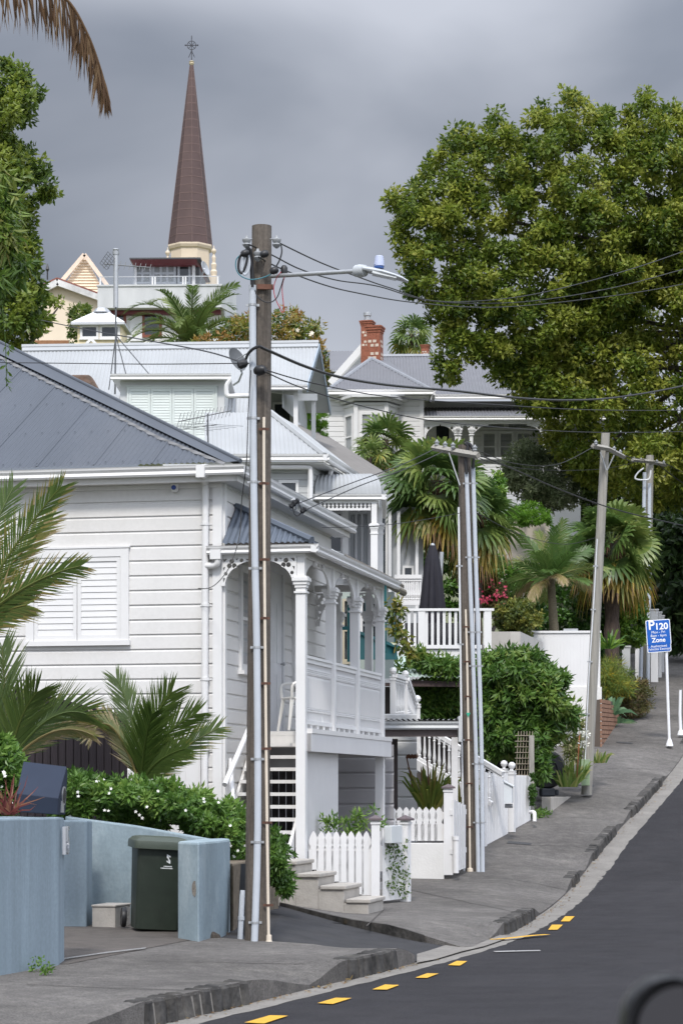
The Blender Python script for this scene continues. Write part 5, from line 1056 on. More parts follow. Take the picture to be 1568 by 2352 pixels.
mb = MB(); mb.lathe(P(1079, 2004, 37.85), [(.04, -.06), (.042, .0), (.05, .01), (.045, .06), (.02, .07)], 10); mb.build('conduit_foot', CREAMPLASTIC, t2, smooth=True)
mb = MB(); q = P(1075, 1642, 37.82); mb.add([q + Vector(p) for p in ((-.035, 0, .03), (.035, 0, .03), (.0, 0, -.04), (-.035, .01, .03), (.035, .01, .03), (0, .01, -.04))], [(0, 1, 2), (5, 4, 3), (0, 3, 4, 1), (1, 4, 5, 2), (2, 5, 3, 0)]); mb.build('tag', mat('green_tag', (.04, .35, .22), .4), t2)
mb = MB(); a, b = P(995, 1028, 38.6), P(1060, 1040, 37.85); d = Vector((0, 0, .06)); mb.tube([a, b, P(1098, 1046, 37.5)], .055, 4); mb.build('crossarm', GTIMBER, t2)
for x, y, Y in ((1003, 1022, 38.5), (1022, 1026, 38.3), (1040, 1028, 38.0), (1090, 1034, 37.6)): insulator(t2, P(x, y - 4, Y), s=.85)
mb = MB(); mb.tube([P(1031, 1040, 38.1), P(1056, 1115, 37.85)], .012, 6); mb.build('brace', GALV, t2)
for i, pp in enumerate(([(1071, 1088), (1069, 1050), (1074, 1025), (1066, 1018)], [(1086, 1076), (1087, 1040), (1080, 1022), (1070, 1016)])): mb = MB(); mb.tube(smooth_path([P(x, y, 37.8) for x, y in pp], 5), .026, 7); mb.build('cable_tail', BLACK, t2, smooth=True)
# third pole
t3, b3, q3 = pole('power_pole', 'grey weathered power pole leaning right beside the white timber wall', (1346.5, 1790), (1390.5, 994), 46.0, .105, .082, GTIMBER)
conduit(t3, [(1343, 1745), (1352, 1550), (1362, 1400), (1371, 1238)], 45.87, .013, mat('white_conduit', (.6, .61, .62), .4), (1300, 1400, 1520, 1640), 'white_conduit')
mb = MB(); mb.tube([P(1361, 1024, 45.2), P(1395, 1030, 45.8), P(1432, 1049, 47.8)], .05, 4); mb.build('crossarm', GTIMBER, t3)
for a, b in (((1378, 1038), (1392, 1080)), ((1410, 1045), (1394, 1080))): mb = MB(); mb.tube([P(*a, 45.8), P(*b, 45.85)], .014, 6); mb.build('brace', GALV, t3)
for x, y, Y in ((1368, 1020, 45.2), (1410, 1034, 46.5), (1424, 1042, 47.4)): insulator(t3, P(x, y - 3, Y), s=.8)
# fourth pole
t4, b4, q4 = pole('power_pole', 'distant grey power pole at the top of the hill with twin conduits', (1480, 1600), (1492, 1046), 62.0, .12, .10, GTIMBER)
conduit(t4, [(1470, 1595), (1476, 1300), (1480, 1085)], 61.8, .05, GREYPLASTIC, (1250, 1400), 'grey_conduit')
conduit(t4, [(1487, 1595), (1490, 1300), (1491, 1110)], 61.8, .05, GREYPLASTIC, (1250, 1400), 'grey_conduit')
mb = MB(); mb.tube([P(1452, 1056, 61.3), P(1492, 1060, 61.8), P(1530, 1068, 62.6)], .055, 4); mb.build('crossarm', GTIMBER, t4)
for x in (1456, 1472, 1508, 1524): insulator(t4, P(x, 1054 + (x - 1456) * .12, 61.6), s=.8)
mb = MB(); mb.tube(smooth_path([P(x, y, 61.6) for x, y in ((1478, 1075), (1465, 1085), (1458, 1098), (1470, 1102), (1490, 1100), (1494, 1080))], 5), .022, 6); mb.build('pale_cable', mat('white_conduit', (.6, .61, .62), .4), t4, smooth=True)
# wires between them
wire('pair wire from the villa gutter bracket up to the second pole, upper', [(683, 1157, 33.2), (800, 1112, 34.5), (920, 1068, 36), (1000, 1030, 38.4)], .009, g=None)
wire('wire from the villa gutter bracket up to the second pole, lower and nearer', [(700, 1172, 33.3), (820, 1118, 34.5), (930, 1077, 36), (1020, 1036, 38.2)], .009)
wire('black wire curving from the second pole top down to the right', [(1088, 1040, 37.6), (1180, 1078, 40), (1300, 1130, 44), (1420, 1172, 46), (1568, 1207, 48), (1700, 1235, 50)], .014)
wire('upper thin wire from the second pole to the hilltop pole', [(1040, 1026, 38), (1150, 1068, 42), (1270, 1080, 48), (1390, 1076, 55), (1470, 1058, 61.6)], .008)
wire('wire from the second pole crossarm to the leaning pole', [(1090, 1032, 37.6), (1180, 1064, 40), (1280, 1066, 43), (1370, 1022, 45.3)], .008)
wire('wire from the leaning pole crossarm to the hilltop pole, upper', [(1410, 1032, 46.5), (1440, 1048, 52), (1480, 1056, 61.6)], .012)
wire('wire from the leaning pole crossarm end to the hilltop pole, lower', [(1425, 1040, 47.4), (1450, 1060, 53), (1508, 1060, 61.6)], .012)
wire('wire leaving the hilltop pole to the right, upper', [(1524, 1062, 61.6), (1568, 1085, 62), (1650, 1120, 64)], .012)
wire('wire leaving the hilltop pole to the right, lower', [(1508, 1064, 61.6), (1568, 1110, 62), (1650, 1160, 64)], .012)
wire('service wire from the second pole to the garden palms', [(1098, 1180, 37.8), (1200, 1230, 41), (1300, 1250, 46), (1378, 1232, 50)], .007)
wire('thin service wire from the villa roof end to the second pole', [(740, 1212, 33.8), (860, 1208, 35), (960, 1196, 36.5), (1058, 1178, 37.9)], .006)
# insulator pair on the villa gutter end
mb = MB()
for x, y in ((672, 1160), (680, 1152), (697, 1172)): mb.lathe(P(x, y, 33.1), [(.02, -.05), (.04, -.03), (.03, 0), (.042, .03), (.02, .05)], 8, Vector((.6, 0, .5)))
t = thing('wire_bracket', 'black twin insulator bracket with looped wire at the end of the villa gutter', 'insulator', P(682, 1180, 33.1)); mb.build('insulators', BLACK, t, smooth=True)
mb = MB(); mb.tube(smooth_path([P(x, y, 33.1) for x, y in ((672, 1162), (676, 1180), (684, 1184), (692, 1176), (688, 1160), (682, 1150), (676, 1156))], 4), .009, 6); mb.build('wire_loop', BLACK, t)
mb = MB(); mb.tube(smooth_path([P(x, y, 33.15) for x, y in ((664, 1157), (668, 1172), (680, 1168), (676, 1148), (668, 1150))], 4), .012, 6); mb.build('hook', GALV, t)
# green box, sign, marker
mb = MB(); q = P(1344, 1793, 45.75); f_ = Fr(q, (1, -.1)); mb.box(f_, -.08, .08, -.06, .1, q.z - .1, q.z + .385); mb.box(f_, -.086, .086, -.066, .106, q.z + .387, q.z + .40); o = mb.build('junction_box', mat('pale_green_box', (.27, .36, .22), .5, .08, 6), bevel=.008); tag(o, 'pale green service box at the foot of the leaning pole', 'box')
Ys = 53.5; sg = thing('parking_sign', 'blue parking zone sign reading P120 on a slender white post', 'sign', P(1537, 1712, Ys)); WS = mat('sign_white', (.82, .83, .84), .4, .02, 3); BS = mat('sign_blue', (.008, .10, .42), .35, .04, 6)
mb = MB(); mb.tube([P(1537, 1712, Ys), P(1533, 1600, Ys), P(1528, 1430, Ys)], .032, 12); mb.lathe(P(1537, 1714, Ys), [(.085, 0), (.08, .03), (.045, .14), (.034, .16)], 12); mb.build('post', mat('white_post', (.74, .75, .77), .4, .03, 5), sg, smooth=True)
ca = R(4.0); up_s = Vector((-math.sin(ca), 0, math.cos(ca))); rt_s = Vector((math.cos(ca), .0, math.sin(ca)))
def signplate(cx, cy, w, h, name):
    c = P(cx, cy, Ys - .05)
    def rrect(w, h, r): return [(x * (w - r) + r * math.cos(R(a)), y * (h - r) + r * math.sin(R(a))) for x, y, a0 in ((1, 1, 0), (-1, 1, 90), (-1, -1, 180), (1, -1, 270)) for a in range(a0, a0 + 91, 18)]
    mb = MB(); mb.prism([c + rt_s * x + up_s * y for x, y in rrect(w, h, .035)], Vector((0, .012, 0))); p_ = mb.build(name, WS, sg)
    mb = MB(); mb.prism([c + rt_s * x + up_s * y + Vector((0, -.004, 0)) for x, y in rrect(w - .016, h - .016, .028)], Vector((0, .003, 0))); mb.build('blue_face', BS, p_); return c, p_
k_ = Ys / F
c, p_ = signplate(1511.5, 1453, 28 * k_, 29.5 * k_, 'sign_plate')
def stext(txt, x, y, s, p, b=.0): text_mesh('lettering', txt, s, lambda a, bb, z: P(x, y, Ys - .058) + rt_s * a + up_s * bb + Vector((0, -z, 0)), WS, p, depth=.003, bold=b)
def s6(x, y): return 1347.2 + x * .1562, 1347.2 + y * .1562
stext('P', *s6(948, 578), .28, p_, .006); stext('120', *s6(1095, 590), .20, p_, .005); stext('Mon - Fri', *s6(1050, 672), .082, p_); stext('8am - 6pm', *s6(1055, 722), .082, p_); stext('Zone', *s6(1055, 790), .14, p_, .003)
c, p2_ = signplate(1513.5, 1489, 27.5 * k_, 9.2 * k_, 'lower_plate'); stext('Authorised', *s6(1058, 877), .080, p2_); stext('Vehicles Exempt', *s6(1060, 920), .076, p2_)
mb = MB(); q = P(1563, 1689, 55); mb.tube([q, P(1561, 1640, 55), P(1562, 1585, 55)], [.04, .035, .032], 10); mb.lathe(q, [(.085, 0), (.08, .03), (.045, .12)], 10); o = mb.build('marker_post', MATS['white_post'], smooth=True); tag(o, 'short white marker post on the footpath right of the parking sign', 'post')
# ================================================================== MIDDLE GROUND: PORCH, STAIRS, FENCES, DECK, VINES
def c5(x, y): return 857.3 + x * .3515, 1347.2 + y * .3515
def quadbox(mb, a, b, c, d, off): return mb.prism([a, b, c, d], off)
def bar(mb, a, b, w, h=None):
    """square bar between two points"""
    a = Vector(a); b = Vector(b); d = (b - a).normalized(); h = h or w
    s = d.cross(Vector((0, 0, 1))); s = Vector((1, 0, 0)) if s.length < 1e-3 else s.normalized(); u = s.cross(d)
    return mb.hexa([a - s * w / 2 - u * h / 2, a + s * w / 2 - u * h / 2, a + s * w / 2 + u * h / 2, a - s * w / 2 + u * h / 2, b - s * w / 2 - u * h / 2, b + s * w / 2 - u * h / 2, b + s * w / 2 + u * h / 2, b - s * w / 2 + u * h / 2])
# ---- second cottage: porch roof, side wall, stair down to the gate
cot = thing('cottage', 'white cottage behind the near villa with iron porch roof, baluster stair and green lean-to', 'house', P(930, 1900, 39.0))
pr = Fr(P(960, 1650, 37.6), (1, -.02)); z1 = pr.hit(960, 1653)[1]; ua = pr.hit(880, 1650)[0]; ub = pr.hit(1052, 1650)[0]
mb = MB(); corr(mb, [pr.pt(ua - 1.0, -.05, z1), pr.pt(ub, -.05, z1), pr.pt(ub, 2.2, z1 + .05), pr.pt(ua - 1.0, 2.2, z1 + .05)], pr.pt(ua - 1.0, -.05, z1), pr.pt(ub, -.05, z1), .085, .014); mb.build('porch_roof', mat('dull_iron', (.34, .34, .35), .5, .1, 5), cot)
mb = MB(); gutter(mb, pr, ua - 1.0, ub, -.12, z1 - .03, .13, .11); mb.box(pr, ub + .002, ub + .05, -.12, .6, z1 - .35, z1 + .05); mb.build('porch_gutter', GREYP, cot)
mb = MB(); mb.box(pr, ua - 1, ub - .02, -.005, .05, z1 - .27, z1 - .02); mb.box(pr, ua - 1, ub - .03, .06, 2.1, z1 - .06, z1 - .03); mb.build('porch_beam', mat('shaded_brown_beam', (.13, .105, .10), .7, .1, 5), cot)
for (xa, xb, vv, m_, yb) in ((1036, 1051, .05, mat('pale_post_paint', (.58, .57, .56), .5), 2000), (899, 913, 1.2, mat('dark_brown_post', (.10, .08, .078), .7), 1900)):
    a, b = pr.hit(xa, 1700, vv)[0], pr.hit(xb, 1700, vv)[0]; zb_ = pr.hit(xa, yb, vv)[1]; mb = MB(); mb.box(pr, a, b, vv - .06, vv + .06, zb_, z1 - .28); mb.build('porch_post', m_, cot)
cw = Fr(P(930, 1700, 40.2), (1, -.05)); a, b = cw.hit(860, 1700)[0], cw.hit(957, 1700)[0]; mb = MB(); boardwall(mb, cw, a, b, .2, cw.hit(900, 1640)[1], .235, cw.hit(900, 1733)[1]); mb.build('base_wall', mat('pale_grey_boards', (.56, .56, .555), .55, .05, 3), cot)
# upper landing posts and panel
YL = 41.6
def ballpost(px, ytop, ybot, Y, w, t):
    f_ = Fr(P(px, 1700, Y), (1, -.1)); u, z = f_.hit(px, ytop); _, zb = f_.hit(px, ybot); capped_post(f_, u, zb, z - .12, w, t, cap='ball', name='newel_post')
ballpost(902, 1540, 1662, YL - 1.2, .045, cot); ballpost(930.5, 1547, 1640, YL - .4, .04, cot); ballpost(958, 1604, 1775, YL + .3, .05, cot); ballpost(947, 1606, 1660, YL + 1.3, .04, cot)
def balusters(name, A, B, C_, D_, n, t, r=.022, rail=.05):
    """A,B ends of the hand rail, C,D ends of the foot rail"""
    mb = MB(); bar(mb, A, B, rail * 1.5, rail * 1.4); bar(mb, A - Vector((0, 0, .07)), B - Vector((0, 0, .07)), rail * .8, rail * .5); bar(mb, C_, D_, rail, rail * 1.6)
    for i in range(n):
        f = (i + .6) / (n + .2); p = C_.lerp(D_, f); q = A.lerp(B, f); h = q.z - p.z; prof = [(.8, 0), (.8, .12), (1.2, .14), (.6, .17), (1.1, .3), (.75, .5), (.6, .8), (1.1, .83), (.7, .86), (.9, 1)]
        mb.lathe(p, [(r * a, h * b_) for a, b_ in prof], 6)
    return mb.build(name, WHITE2, t)
balusters('stair_panel', P(907, 1552, YL - 1.2), P(928, 1558, YL - .4), P(907, 1652, YL - 1.2), P(928, 1648, YL - .4), 6, cot, .018)
balusters('stair_panel', P(935, 1560, YL - .4), P(953, 1612, YL + .2), P(935, 1642, YL - .4), P(953, 1668, YL + .2), 6, cot, .018)
balusters('stair_panel', P(964, 1663, YL + .3), P(1155, 1777, YL - .9), P(957, 1742, YL + .3), P(1130, 1848, YL - .9), 15, cot, .026)
mb = MB(); bar(mb, P(950, 1752, YL + .3), P(1120, 1856, YL - .8), .05, .16); mb.build('stair_stringer', WHITE2, cot)
mb = MB()
for i in range(9): a = P(962 + i * 18, 1762 + i * 11, YL + .3 - i * .13); fr_s = Fr(a, (1, -.1)); mb.box(fr_s, -.14, .16, .05, .95, a.z - .03, a.z + .01)
mb.build('stair_treads', mat('grey_tread', (.30, .29, .28), .7), cot)
bar_ = MB(); bar(bar_, P(930, 1686, YL - .2), P(954, 1742, YL - .2), .05, .12); bar_.build('brown_stringer', mat('brown_stringer', (.14, .11, .09), .7), cot)
mb = MB(); bar(mb, P(884, 1564, YL - 1.2), P(897, 1564, YL - 1.2), .08, .07); bar(mb, P(884, 1654, YL - 1.2), P(897, 1654, YL - 1.2), .06, .06); mb.build('landing_rail', WHITE2, cot)
# pale green lean-to roof of the cottage
gr = mat('pale_green_roof_paint', (.40, .48, .44), .45, .06, 2); A, B, C_, D_ = P(850, 1553, 44.0), P(1062, 1560, 44.0), P(1062, 1508, 45.8), P(850, 1508, 45.8)
mb = MB(); corr(mb, [A, B, C_, D_], A, B, .085, .014); mb.build('lean_to_roof', gr, cot)
mb = MB(); mb.prism([P(850, 1560, 44.1), P(1060, 1566, 44.1), P(1060, 1578, 44.1), P(850, 1576, 44.1)], Vector((0, .04, 0))); mb.build('lean_to_fascia', mat('dark_red_brown', (.05, .032, .03), .7), cot)
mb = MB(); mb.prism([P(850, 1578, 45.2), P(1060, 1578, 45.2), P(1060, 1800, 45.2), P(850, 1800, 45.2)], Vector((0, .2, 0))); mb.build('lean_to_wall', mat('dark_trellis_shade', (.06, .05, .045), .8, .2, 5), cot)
# ---- teal house between
te = thing('teal_trimmed_house', 'small house with teal verandah posts and rails seen through the near villa verandah', 'house', P(800, 1900, 39.5)); YT = 39.6
mb = MB(); mb.prism([P(700, 1360, YT + 2.2), P(905, 1360, YT + 2.2), P(905, 1560, YT + 2.2), P(700, 1560, YT + 2.2)], Vector((0, .1, 0))); mb.build('back_wall', mat('grey_green_boards', (.33, .38, .35), .6, .08, 3), te)
tw = Fr(P(780, 1450, YT + 2.18), (1, 0)); window(tw, 786, 1376, 802, 1520, te, fw=.04, m=mat('cream_frame', (.45, .40, .30), .5)); window(tw, 826, 1378, 872, 1470, te, fw=.05, bars=(2, 2))
for (xa, xb, ya, yb, dy) in ((797, 806, 1370, 1520, 0), (878, 887, 1345, 1500, -.4), (723, 730, 1440, 1520, 0), (838, 842, 1380, 1480, 1.2), (905, 911, 1375, 1500, 1.4)):
    mb = MB(); mb.prism([P(xa, ya, YT + dy), P(xb, ya, YT + dy), P(xb, yb, YT + dy), P(xa, yb, YT + dy)], Vector((0, .07, 0))); mb.build('post', TEAL, te)
mb = MB(); bar(mb, P(723, 1443, YT), P(800, 1443, YT), .05, .06); mb.build('rail', TEAL, te)
mb = MB(); mb.prism([P(820, 1455, YT + .2), P(912, 1490, YT + 1.6), P(912, 1515, YT + 1.6), P(820, 1515, YT + .2)], Vector((0, .06, 0))); bar(mb, P(818, 1452, YT + .15), P(914, 1488, YT + 1.55), .07, .05); mb.build('balustrade_panel', TEAL, te)
A, B, C_, D_ = P(880, 1330, 38.0), P(934, 1362, 40.2), P(905, 1338, 42.4), P(850, 1306, 40.6)
mb = MB(); mb.prism([P(800, 1290, 37.4), P(928, 1352, 40.6), P(918, 1341, 42.4), P(790, 1278, 39.4)], Vector((0, 0, .05))); mb.build('roof', mat('dark_bronze_roof', (.10, .085, .07), .5, .1, 5), te)
mb = MB(); mb.tube([P(812, 1300, 37.4), P(927, 1362, 40.6)], .06, 8); mb.build('gutter', mat('bronze_gutter', (.17, .15, .12), .5), te)
mb = MB(); corr(mb, [P(700, 1252, 36.6), P(806, 1302, 37.5), P(822, 1292, 40), P(722, 1243, 39.5)], P(700, 1252, 36.6), P(806, 1302, 37.5), .085, .012); mb.build('pale_roof', ROOFW, te)
# ---- climbing plant beside the teal post
VN = leafmat('glossy_vine', [(.03, .055, .012), (.07, .11, .02), (.14, .16, .03), (.28, .22, .05)], .3, .3, .5)
Ls = Leaves()
for i in range(44):
    f = random.random(); x = 918 - 16 * math.sin(f * 5) + random.uniform(-14, 18); Ls.clump(P(x, 1370 + f * 135, 38.9), .09, 6, .13, .07, random.uniform(.2, .9), droop=.8)
mb = Ls.mesh(); mb.tube(smooth_path([P(905, 1500, 38.9), P(912, 1450, 38.9), P(908, 1410, 38.9), P(925, 1370, 38.9)], 4), .012, 5, t=.9); o = mb.build('climbing_vine', VN, tint=True); tag(o, 'sparse vine with yellowing leaves climbing beside the last villa post', 'vine')
# ---- flax and small plants
def flax(label, name, px, py, Y, n, lmax, m, spread=.5, w=.022, g=None, tint=(.1, .9)):
    mb = MB(); b0 = P(px, py, Y)
    for i in range(n):
        a = random.uniform(0, 6.28); ti = random.uniform(.05, 1) ** .8 * spread; d = Vector((math.cos(a) * math.sin(ti), math.sin(a) * math.sin(ti), math.cos(ti))); L_ = lmax * random.uniform(.55, 1); b = b0 + Vector((math.cos(a), math.sin(a), 0)) * random.uniform(0, .18)
        p = [b, b + d * L_ * .5, b + d * L_ * .85 + Vector((0, 0, -.10 * L_ * ti)), b + d * L_ * 1.02 + Vector((d.x, d.y, 0)) * .18 * L_ + Vector((0, 0, -.32 * L_ * ti))]; wv = d.cross(Vector((random.uniform(-.6, .6), 1, 0))).normalized() * w; t = random.uniform(*tint)
        for j in range(3): k0, k1 = (.8, 1, .7)[j], (1, .7, .0)[j]; mb.quad(p[j] - wv * k0, p[j] + wv * k0, p[j + 1] + wv * k1, p[j + 1] - wv * k1, min(1, t + j * .04))
    o = mb.build(name, m, tint=True); return tag(o, label, 'plant', g)
FLX = leafmat('flax_leaves', [(.04, .075, .015), (.085, .13, .025), (.17, .20, .04), (.20, .12, .05)], .25)
flax('big green flax clump with drying tips below the baluster stair', 'flax_plant', 985, 1860, 38.6, 70, .85, FLX, .75)
flax('flax leaves poking out between the porch post and the second power pole', 'flax_plant', 1056, 1890, 39.2, 34, .95, FLX, .45)
random.seed(31)
mb = MB()
for (x0, y0, x1, y1) in ((950, 1780, 934, 1742), (985, 1770, 980, 1745)): mb.tube(smooth_path([P(x0, y0 + 50, 38.5), P((x0 + x1) / 2, y0, 38.5), P(x1, y1, 38.5)], 3), .012, 5)
for k in range(10): a = P(934 + k * 2.5, 1744 - (k % 3), 38.5); mb.lathe(a, [(.005, 0), (.02, .03), (.004, .07)], 5)
o = mb.build('flax_stalk', mat('dry_flower_stalk', (.13, .06, .035), .8, .2, 20)); tag(o, 'dry red brown flower stalk leaning over the flax clump', 'plant')
for px_, py_, lab in ((757, 1900, 'small leafy shrub behind the stepped picket fence, leftmost'), (795, 1905, 'small leafy shrub rising behind the middle pickets'), (828, 1890, 'small leafy shrub behind the pickets nearest the gate post'), (873, 1880, 'tiny leafy sprig above the gate letterbox')):
    Ls = Leaves()
    for k in range(9 if px_ != 873 else 4): Ls.clump(P(px_ + random.uniform(-14, 14), py_ + random.uniform(-22, 20), 31.6), .06, 14, .09, .028, random.uniform(.4, .9), droop=-.5)
    o = Ls.mesh().build('shrub', HEDGE, tint=True); tag(o, lab, 'shrub')
# ---- white slat gates with ball topped posts
g0 = hitg(1112, 1945, FZ); g1 = hitg(1219, 1885, FZ); gd = g1 - g0; gf2 = Fr(g0, gd); GL = gd.length
sfen = thing('slat_fence', 'white corrugated slat fence panels with two ball topped posts beyond the second power pole', 'fence', g0)
def slats(fr, u0, u1, zb0, zb1, zt0, zt1, pitch, name, t):
    mb = MB(); N = int((u1 - u0) / pitch); rows = []
    for k in range(N):
        a = u0 + k * (u1 - u0) / N; w = (u1 - u0) / N; rows += [(a, .02), (a + w * .2, 0), (a + w * .7, 0), (a + w * .9, .02)]
    vs = []
    for x, o in rows: f = (x - u0) / (u1 - u0); vs += [fr.pt(x, o, zb0 + (zb1 - zb0) * f), fr.pt(x, o, zt0 + (zt1 - zt0) * f)]
    mb.add(vs, [(2 * i, 2 * i + 2, 2 * i + 3, 2 * i + 1) for i in range(len(rows) - 1)]); vs2 = [Vector(v) + fr.v * .03 for v in vs[::1]]; return mb.build(name, WHITE2, t)
def pu(px): return gf2.hit(px, 1850)[0]
def pz_(px, py): return gf2.hit(px, py)[1]
slats(gf2, pu(1116), pu(1167), pz_(1116, 1942), pz_(1167, 1915), pz_(1116, 1776), pz_(1167, 1777), .085, 'slat_panel', sfen)
slats(gf2, pu(1183), pu(1219), pz_(1183, 1904), pz_(1219, 1884), pz_(1183, 1781), pz_(1219, 1782), .085, 'slat_panel', sfen)
mb = MB(); mb.box(gf2, pu(1111), pu(1116) - .01, -.02, .05, pz_(1113, 1945), pz_(1113, 1774)); mb.box(gf2, pu(1116), pu(1167), .035, .08, pz_(1140, 1850), pz_(1140, 1838)); mb.build('end_stile', WHITE2, sfen)
for x, yt, yb, vv in ((1175, 1756, 1912, -.03), (1157, 1752, 1850, .5)):
    u, z = gf2.hit(x, yt, vv); capped_post(gf2, u, gf2.hit(x, yb, vv)[1], z - .13, .055, sfen, v=vv, cap='ball')
mb = MB(); q = gf2.pt(pu(1203), .25, pz_(1203, 1778)); mb.lathe(q, [(.03, -.5), (.04, -.02), (.05, .0), (.03, .05), (.004, .12)], 4); mb.build('picket_tip', WHITE2, sfen)
lf = Fr(P(1166, 1830, 40.9), (1, -.15)); LBW = mat('white_letterbox_paint', (.62, .65, .67), .4, .03, 5); a, b = lf.hit(1158, 1830)[0], lf.hit(1177, 1830)[0]; zA, zB, zC = lf.hit(1160, 1795)[1], lf.hit(1175, 1806)[1], lf.hit(1160, 1845)[1]
t = thing('letterbox', 'white sloping roofed letterbox hung on the ball topped gate post', 'letterbox', lf.pt((a + b) / 2, 0, zC))
mb = MB(); mb.prism([lf.pt(a, -.12, zC), lf.pt(b, -.12, zC), lf.pt(b, -.12, zB - .01), lf.pt(a, -.12, zA - .01)], lf.v * .22); mb.build('box', LBW, t)
mb = MB(); mb.prism([lf.pt(a - .02, -.15, zA), lf.pt(b + .03, -.15, zB - .02), lf.pt(b + .03, -.15, zB + .0), lf.pt(a - .02, -.15, zA + .02)], lf.v * .28); mb.build('lid', LBW, t)
mb = MB(); mb.tube([lf.pt(a + .01, -.02, zC - .05), lf.pt(b, -.02, zC - .05)], .035, 8); mb.build('paper_tube', GALV, t)
mb = MB(); mb.tube(smooth_path([P(1217, 1866, 42.6), P(1224, 1866, 42.5), P(1227, 1870, 42.45), P(1227, 1888, 42.4)], 4), .035, 8); o = mb.build('drain_pipe', WHITE2, smooth=True); tag(o, 'white bent drain pipe at the end of the white slat fence', 'pipe')
mb = MB(); q = hitg(1150, 1915, FZ); f_ = Fr(q, gd); mb.box(f_, -.1, 1.2, .15, .6, q.z - .2, q.z + .16); o = mb.build('gate_sill', CONC, bevel=.01); tag(o, 'low concrete sill behind the white slat gate', 'kerb')
# ---- pergola and vine
per = thing('vine_pergola', 'dense green leafy vine covering a timber pergola and trellis above the white gates', 'vine', P(1180, 1880, 44.5)); YP = 44.6
poly = [(1098, 1540), (1112, 1502), (1150, 1505), (1185, 1492), (1215, 1505), (1240, 1500), (1262, 1530), (1270, 1548), (1305, 1553), (1285, 1580), (1300, 1612), (1330, 1630), (1322, 1650), (1290, 1655), (1280, 1690), (1258, 1700), (1250, 1775), (1236, 1775), (1222, 1740), (1200, 1715), (1180, 1735), (1130, 1745), (1104, 1735), (1096, 1640)]
VL = leafmat('vine_pergola_leaves', [(.022, .055, .010), (.05, .11, .02), (.09, .165, .03), (.17, .21, .05)], .28, .4, .4)
mb, c = crown(poly, YP, .8, 300, 17, 46, .17, .065, (.2, .8), droop=.45, flat=1)
poly2 = [(940, 1510), (965, 1492), (1010, 1505), (1058, 1520), (1062, 1560), (1000, 1555), (960, 1530)]; mb2, _ = crown(poly2, YP - .2, .35, 60, 13, 34, .15, .055, (.3, .85), droop=.3, flat=1)
poly3 = [(938, 1575), (1000, 1570), (1060, 1570), (1062, 1655), (975, 1650), (940, 1640)]; mb3, _ = crown(poly3, YP + .3, .3, 95, 14, 40, .16, .06, (.25, .8), droop=.4, flat=1)
mb4, _ = crown([(1228, 1700), (1244, 1690), (1258, 1780), (1240, 1790)], 43.6, .2, 18, 9, 30, .15, .06, (.2, .6), droop=.8); mb5, _ = crown([(1219, 1780), (1227, 1780), (1226, 1860), (1220, 1860)], 43.0, .1, 18, 5, 40, .05, .035, (.1, .4))
for m_ in (mb2, mb3, mb4, mb5): mb.add(m_.V, m_.F); mb.T[-len(m_.T):] = m_.T
mb.build('foliage', VL, per, tint=True)
mb = MB(); bar(mb, P(1221, 1868, 43.3), P(1220, 1690, 43.4), .09, .09); mb.build('post', GTIMBER, per)
mb = MB(); bar(mb, P(1100, 1540, 45.2), P(1270, 1560, 45.0), .12, .1); mb.build('beam', GTIMBER, per)
mb = MB()
for i in range(6): bar(mb, P(1184 + i * 6.5, 1790, 43.5), P(1190 + i * 6.5, 1680, 43.5), .03, .012)
for i in range(8): bar(mb, P(1182, 1690 + i * 13, 43.48), P(1217, 1690 + i * 13, 43.48), .03, .012)
mb.build('trellis', mat('bare_trellis_wood', (.30, .26, .20), .8, .1, 9), per)
# sprig above the landing
Ls = Leaves()
for k in range(9): Ls.clump(P(925 + random.uniform(-14, 16), 1533 + random.uniform(-8, 14), 43), .08, 8, .16, .05, random.uniform(.3, .8), droop=-.3)
o = Ls.mesh().build('vine_sprig', VL, tint=True); tag(o, 'leafy green sprig rising in front of the pale green iron roof', 'plant')
Ls = Leaves()
for k in range(22): x = random.uniform(1222, 1262); Ls.clump(hitg(x, 1868 + random.uniform(0, 12) - (x - 1240) * .1, FZ) + Vector((0, 0, .04)), .09, 16, .07, .03, random.uniform(.3, .9))
o = Ls.mesh().build('ground_weeds', HEDGE, tint=True); tag(o, 'patch of low green weeds on the footpath edge beside the white pipe', 'weed'); o['kind'] = 'stuff'
# ---- black four wheel drive behind the vine
CARB = mat('black_car_paint', (.008, .008, .010), .25, .1, 5, spec=.6); CARP = mat('dark_grey_trim', (.05, .055, .065), .5, .1, 8)
cb = hitg(1262, 1862, FZ); cf = Fr(Vector((cb.x - .15, cb.y + 1.3, 0)), (1, .12)); zc = cb.z + .12
car = thing('parked_car', 'black four wheel drive with a spare wheel parked behind the vine covered pergola', 'car', cf.pt(-.6, 0, zc - .1))
mb = MB(); prof = [(0, .45), (0, 1.02), (.10, 1.72), (.4, 1.80), (2.3, 1.78), (2.9, 1.12), (3.9, 1.02), (4.0, .5)]
L0 = [cf.pt(-1.62, v, zc + z) for v, z in prof]; mb.prism(L0, cf.u * 1.62); mb.build('body', CARB, car, bevel=.06)
wq = cf.hit(1279, 1768, -.15); mb = MB(); c = cf.pt(wq[0] - .22, -.06, wq[1]); mb.lathe(c, [(.12, -.02), (.33, -.02), (.37, .03), (.37, .16), (.33, .21), (.2, .22), (.19, .19), (.03, .19)], 28, -cf.v); mb.build('spare_wheel', BLACK, car, smooth=True)
mb = MB(); q = cf.hit(1262, 1820, -.3); mb.box(cf, q[0] - .17, q[0] + .10, -.34, -.10, q[1] - .085, q[1] + .075); mb.box(cf, q[0] + .101, q[0] + .18, -.32, -.12, q[1] - .06, q[1] + .05); mb.build('bumper', CARP, car, bevel=.03)
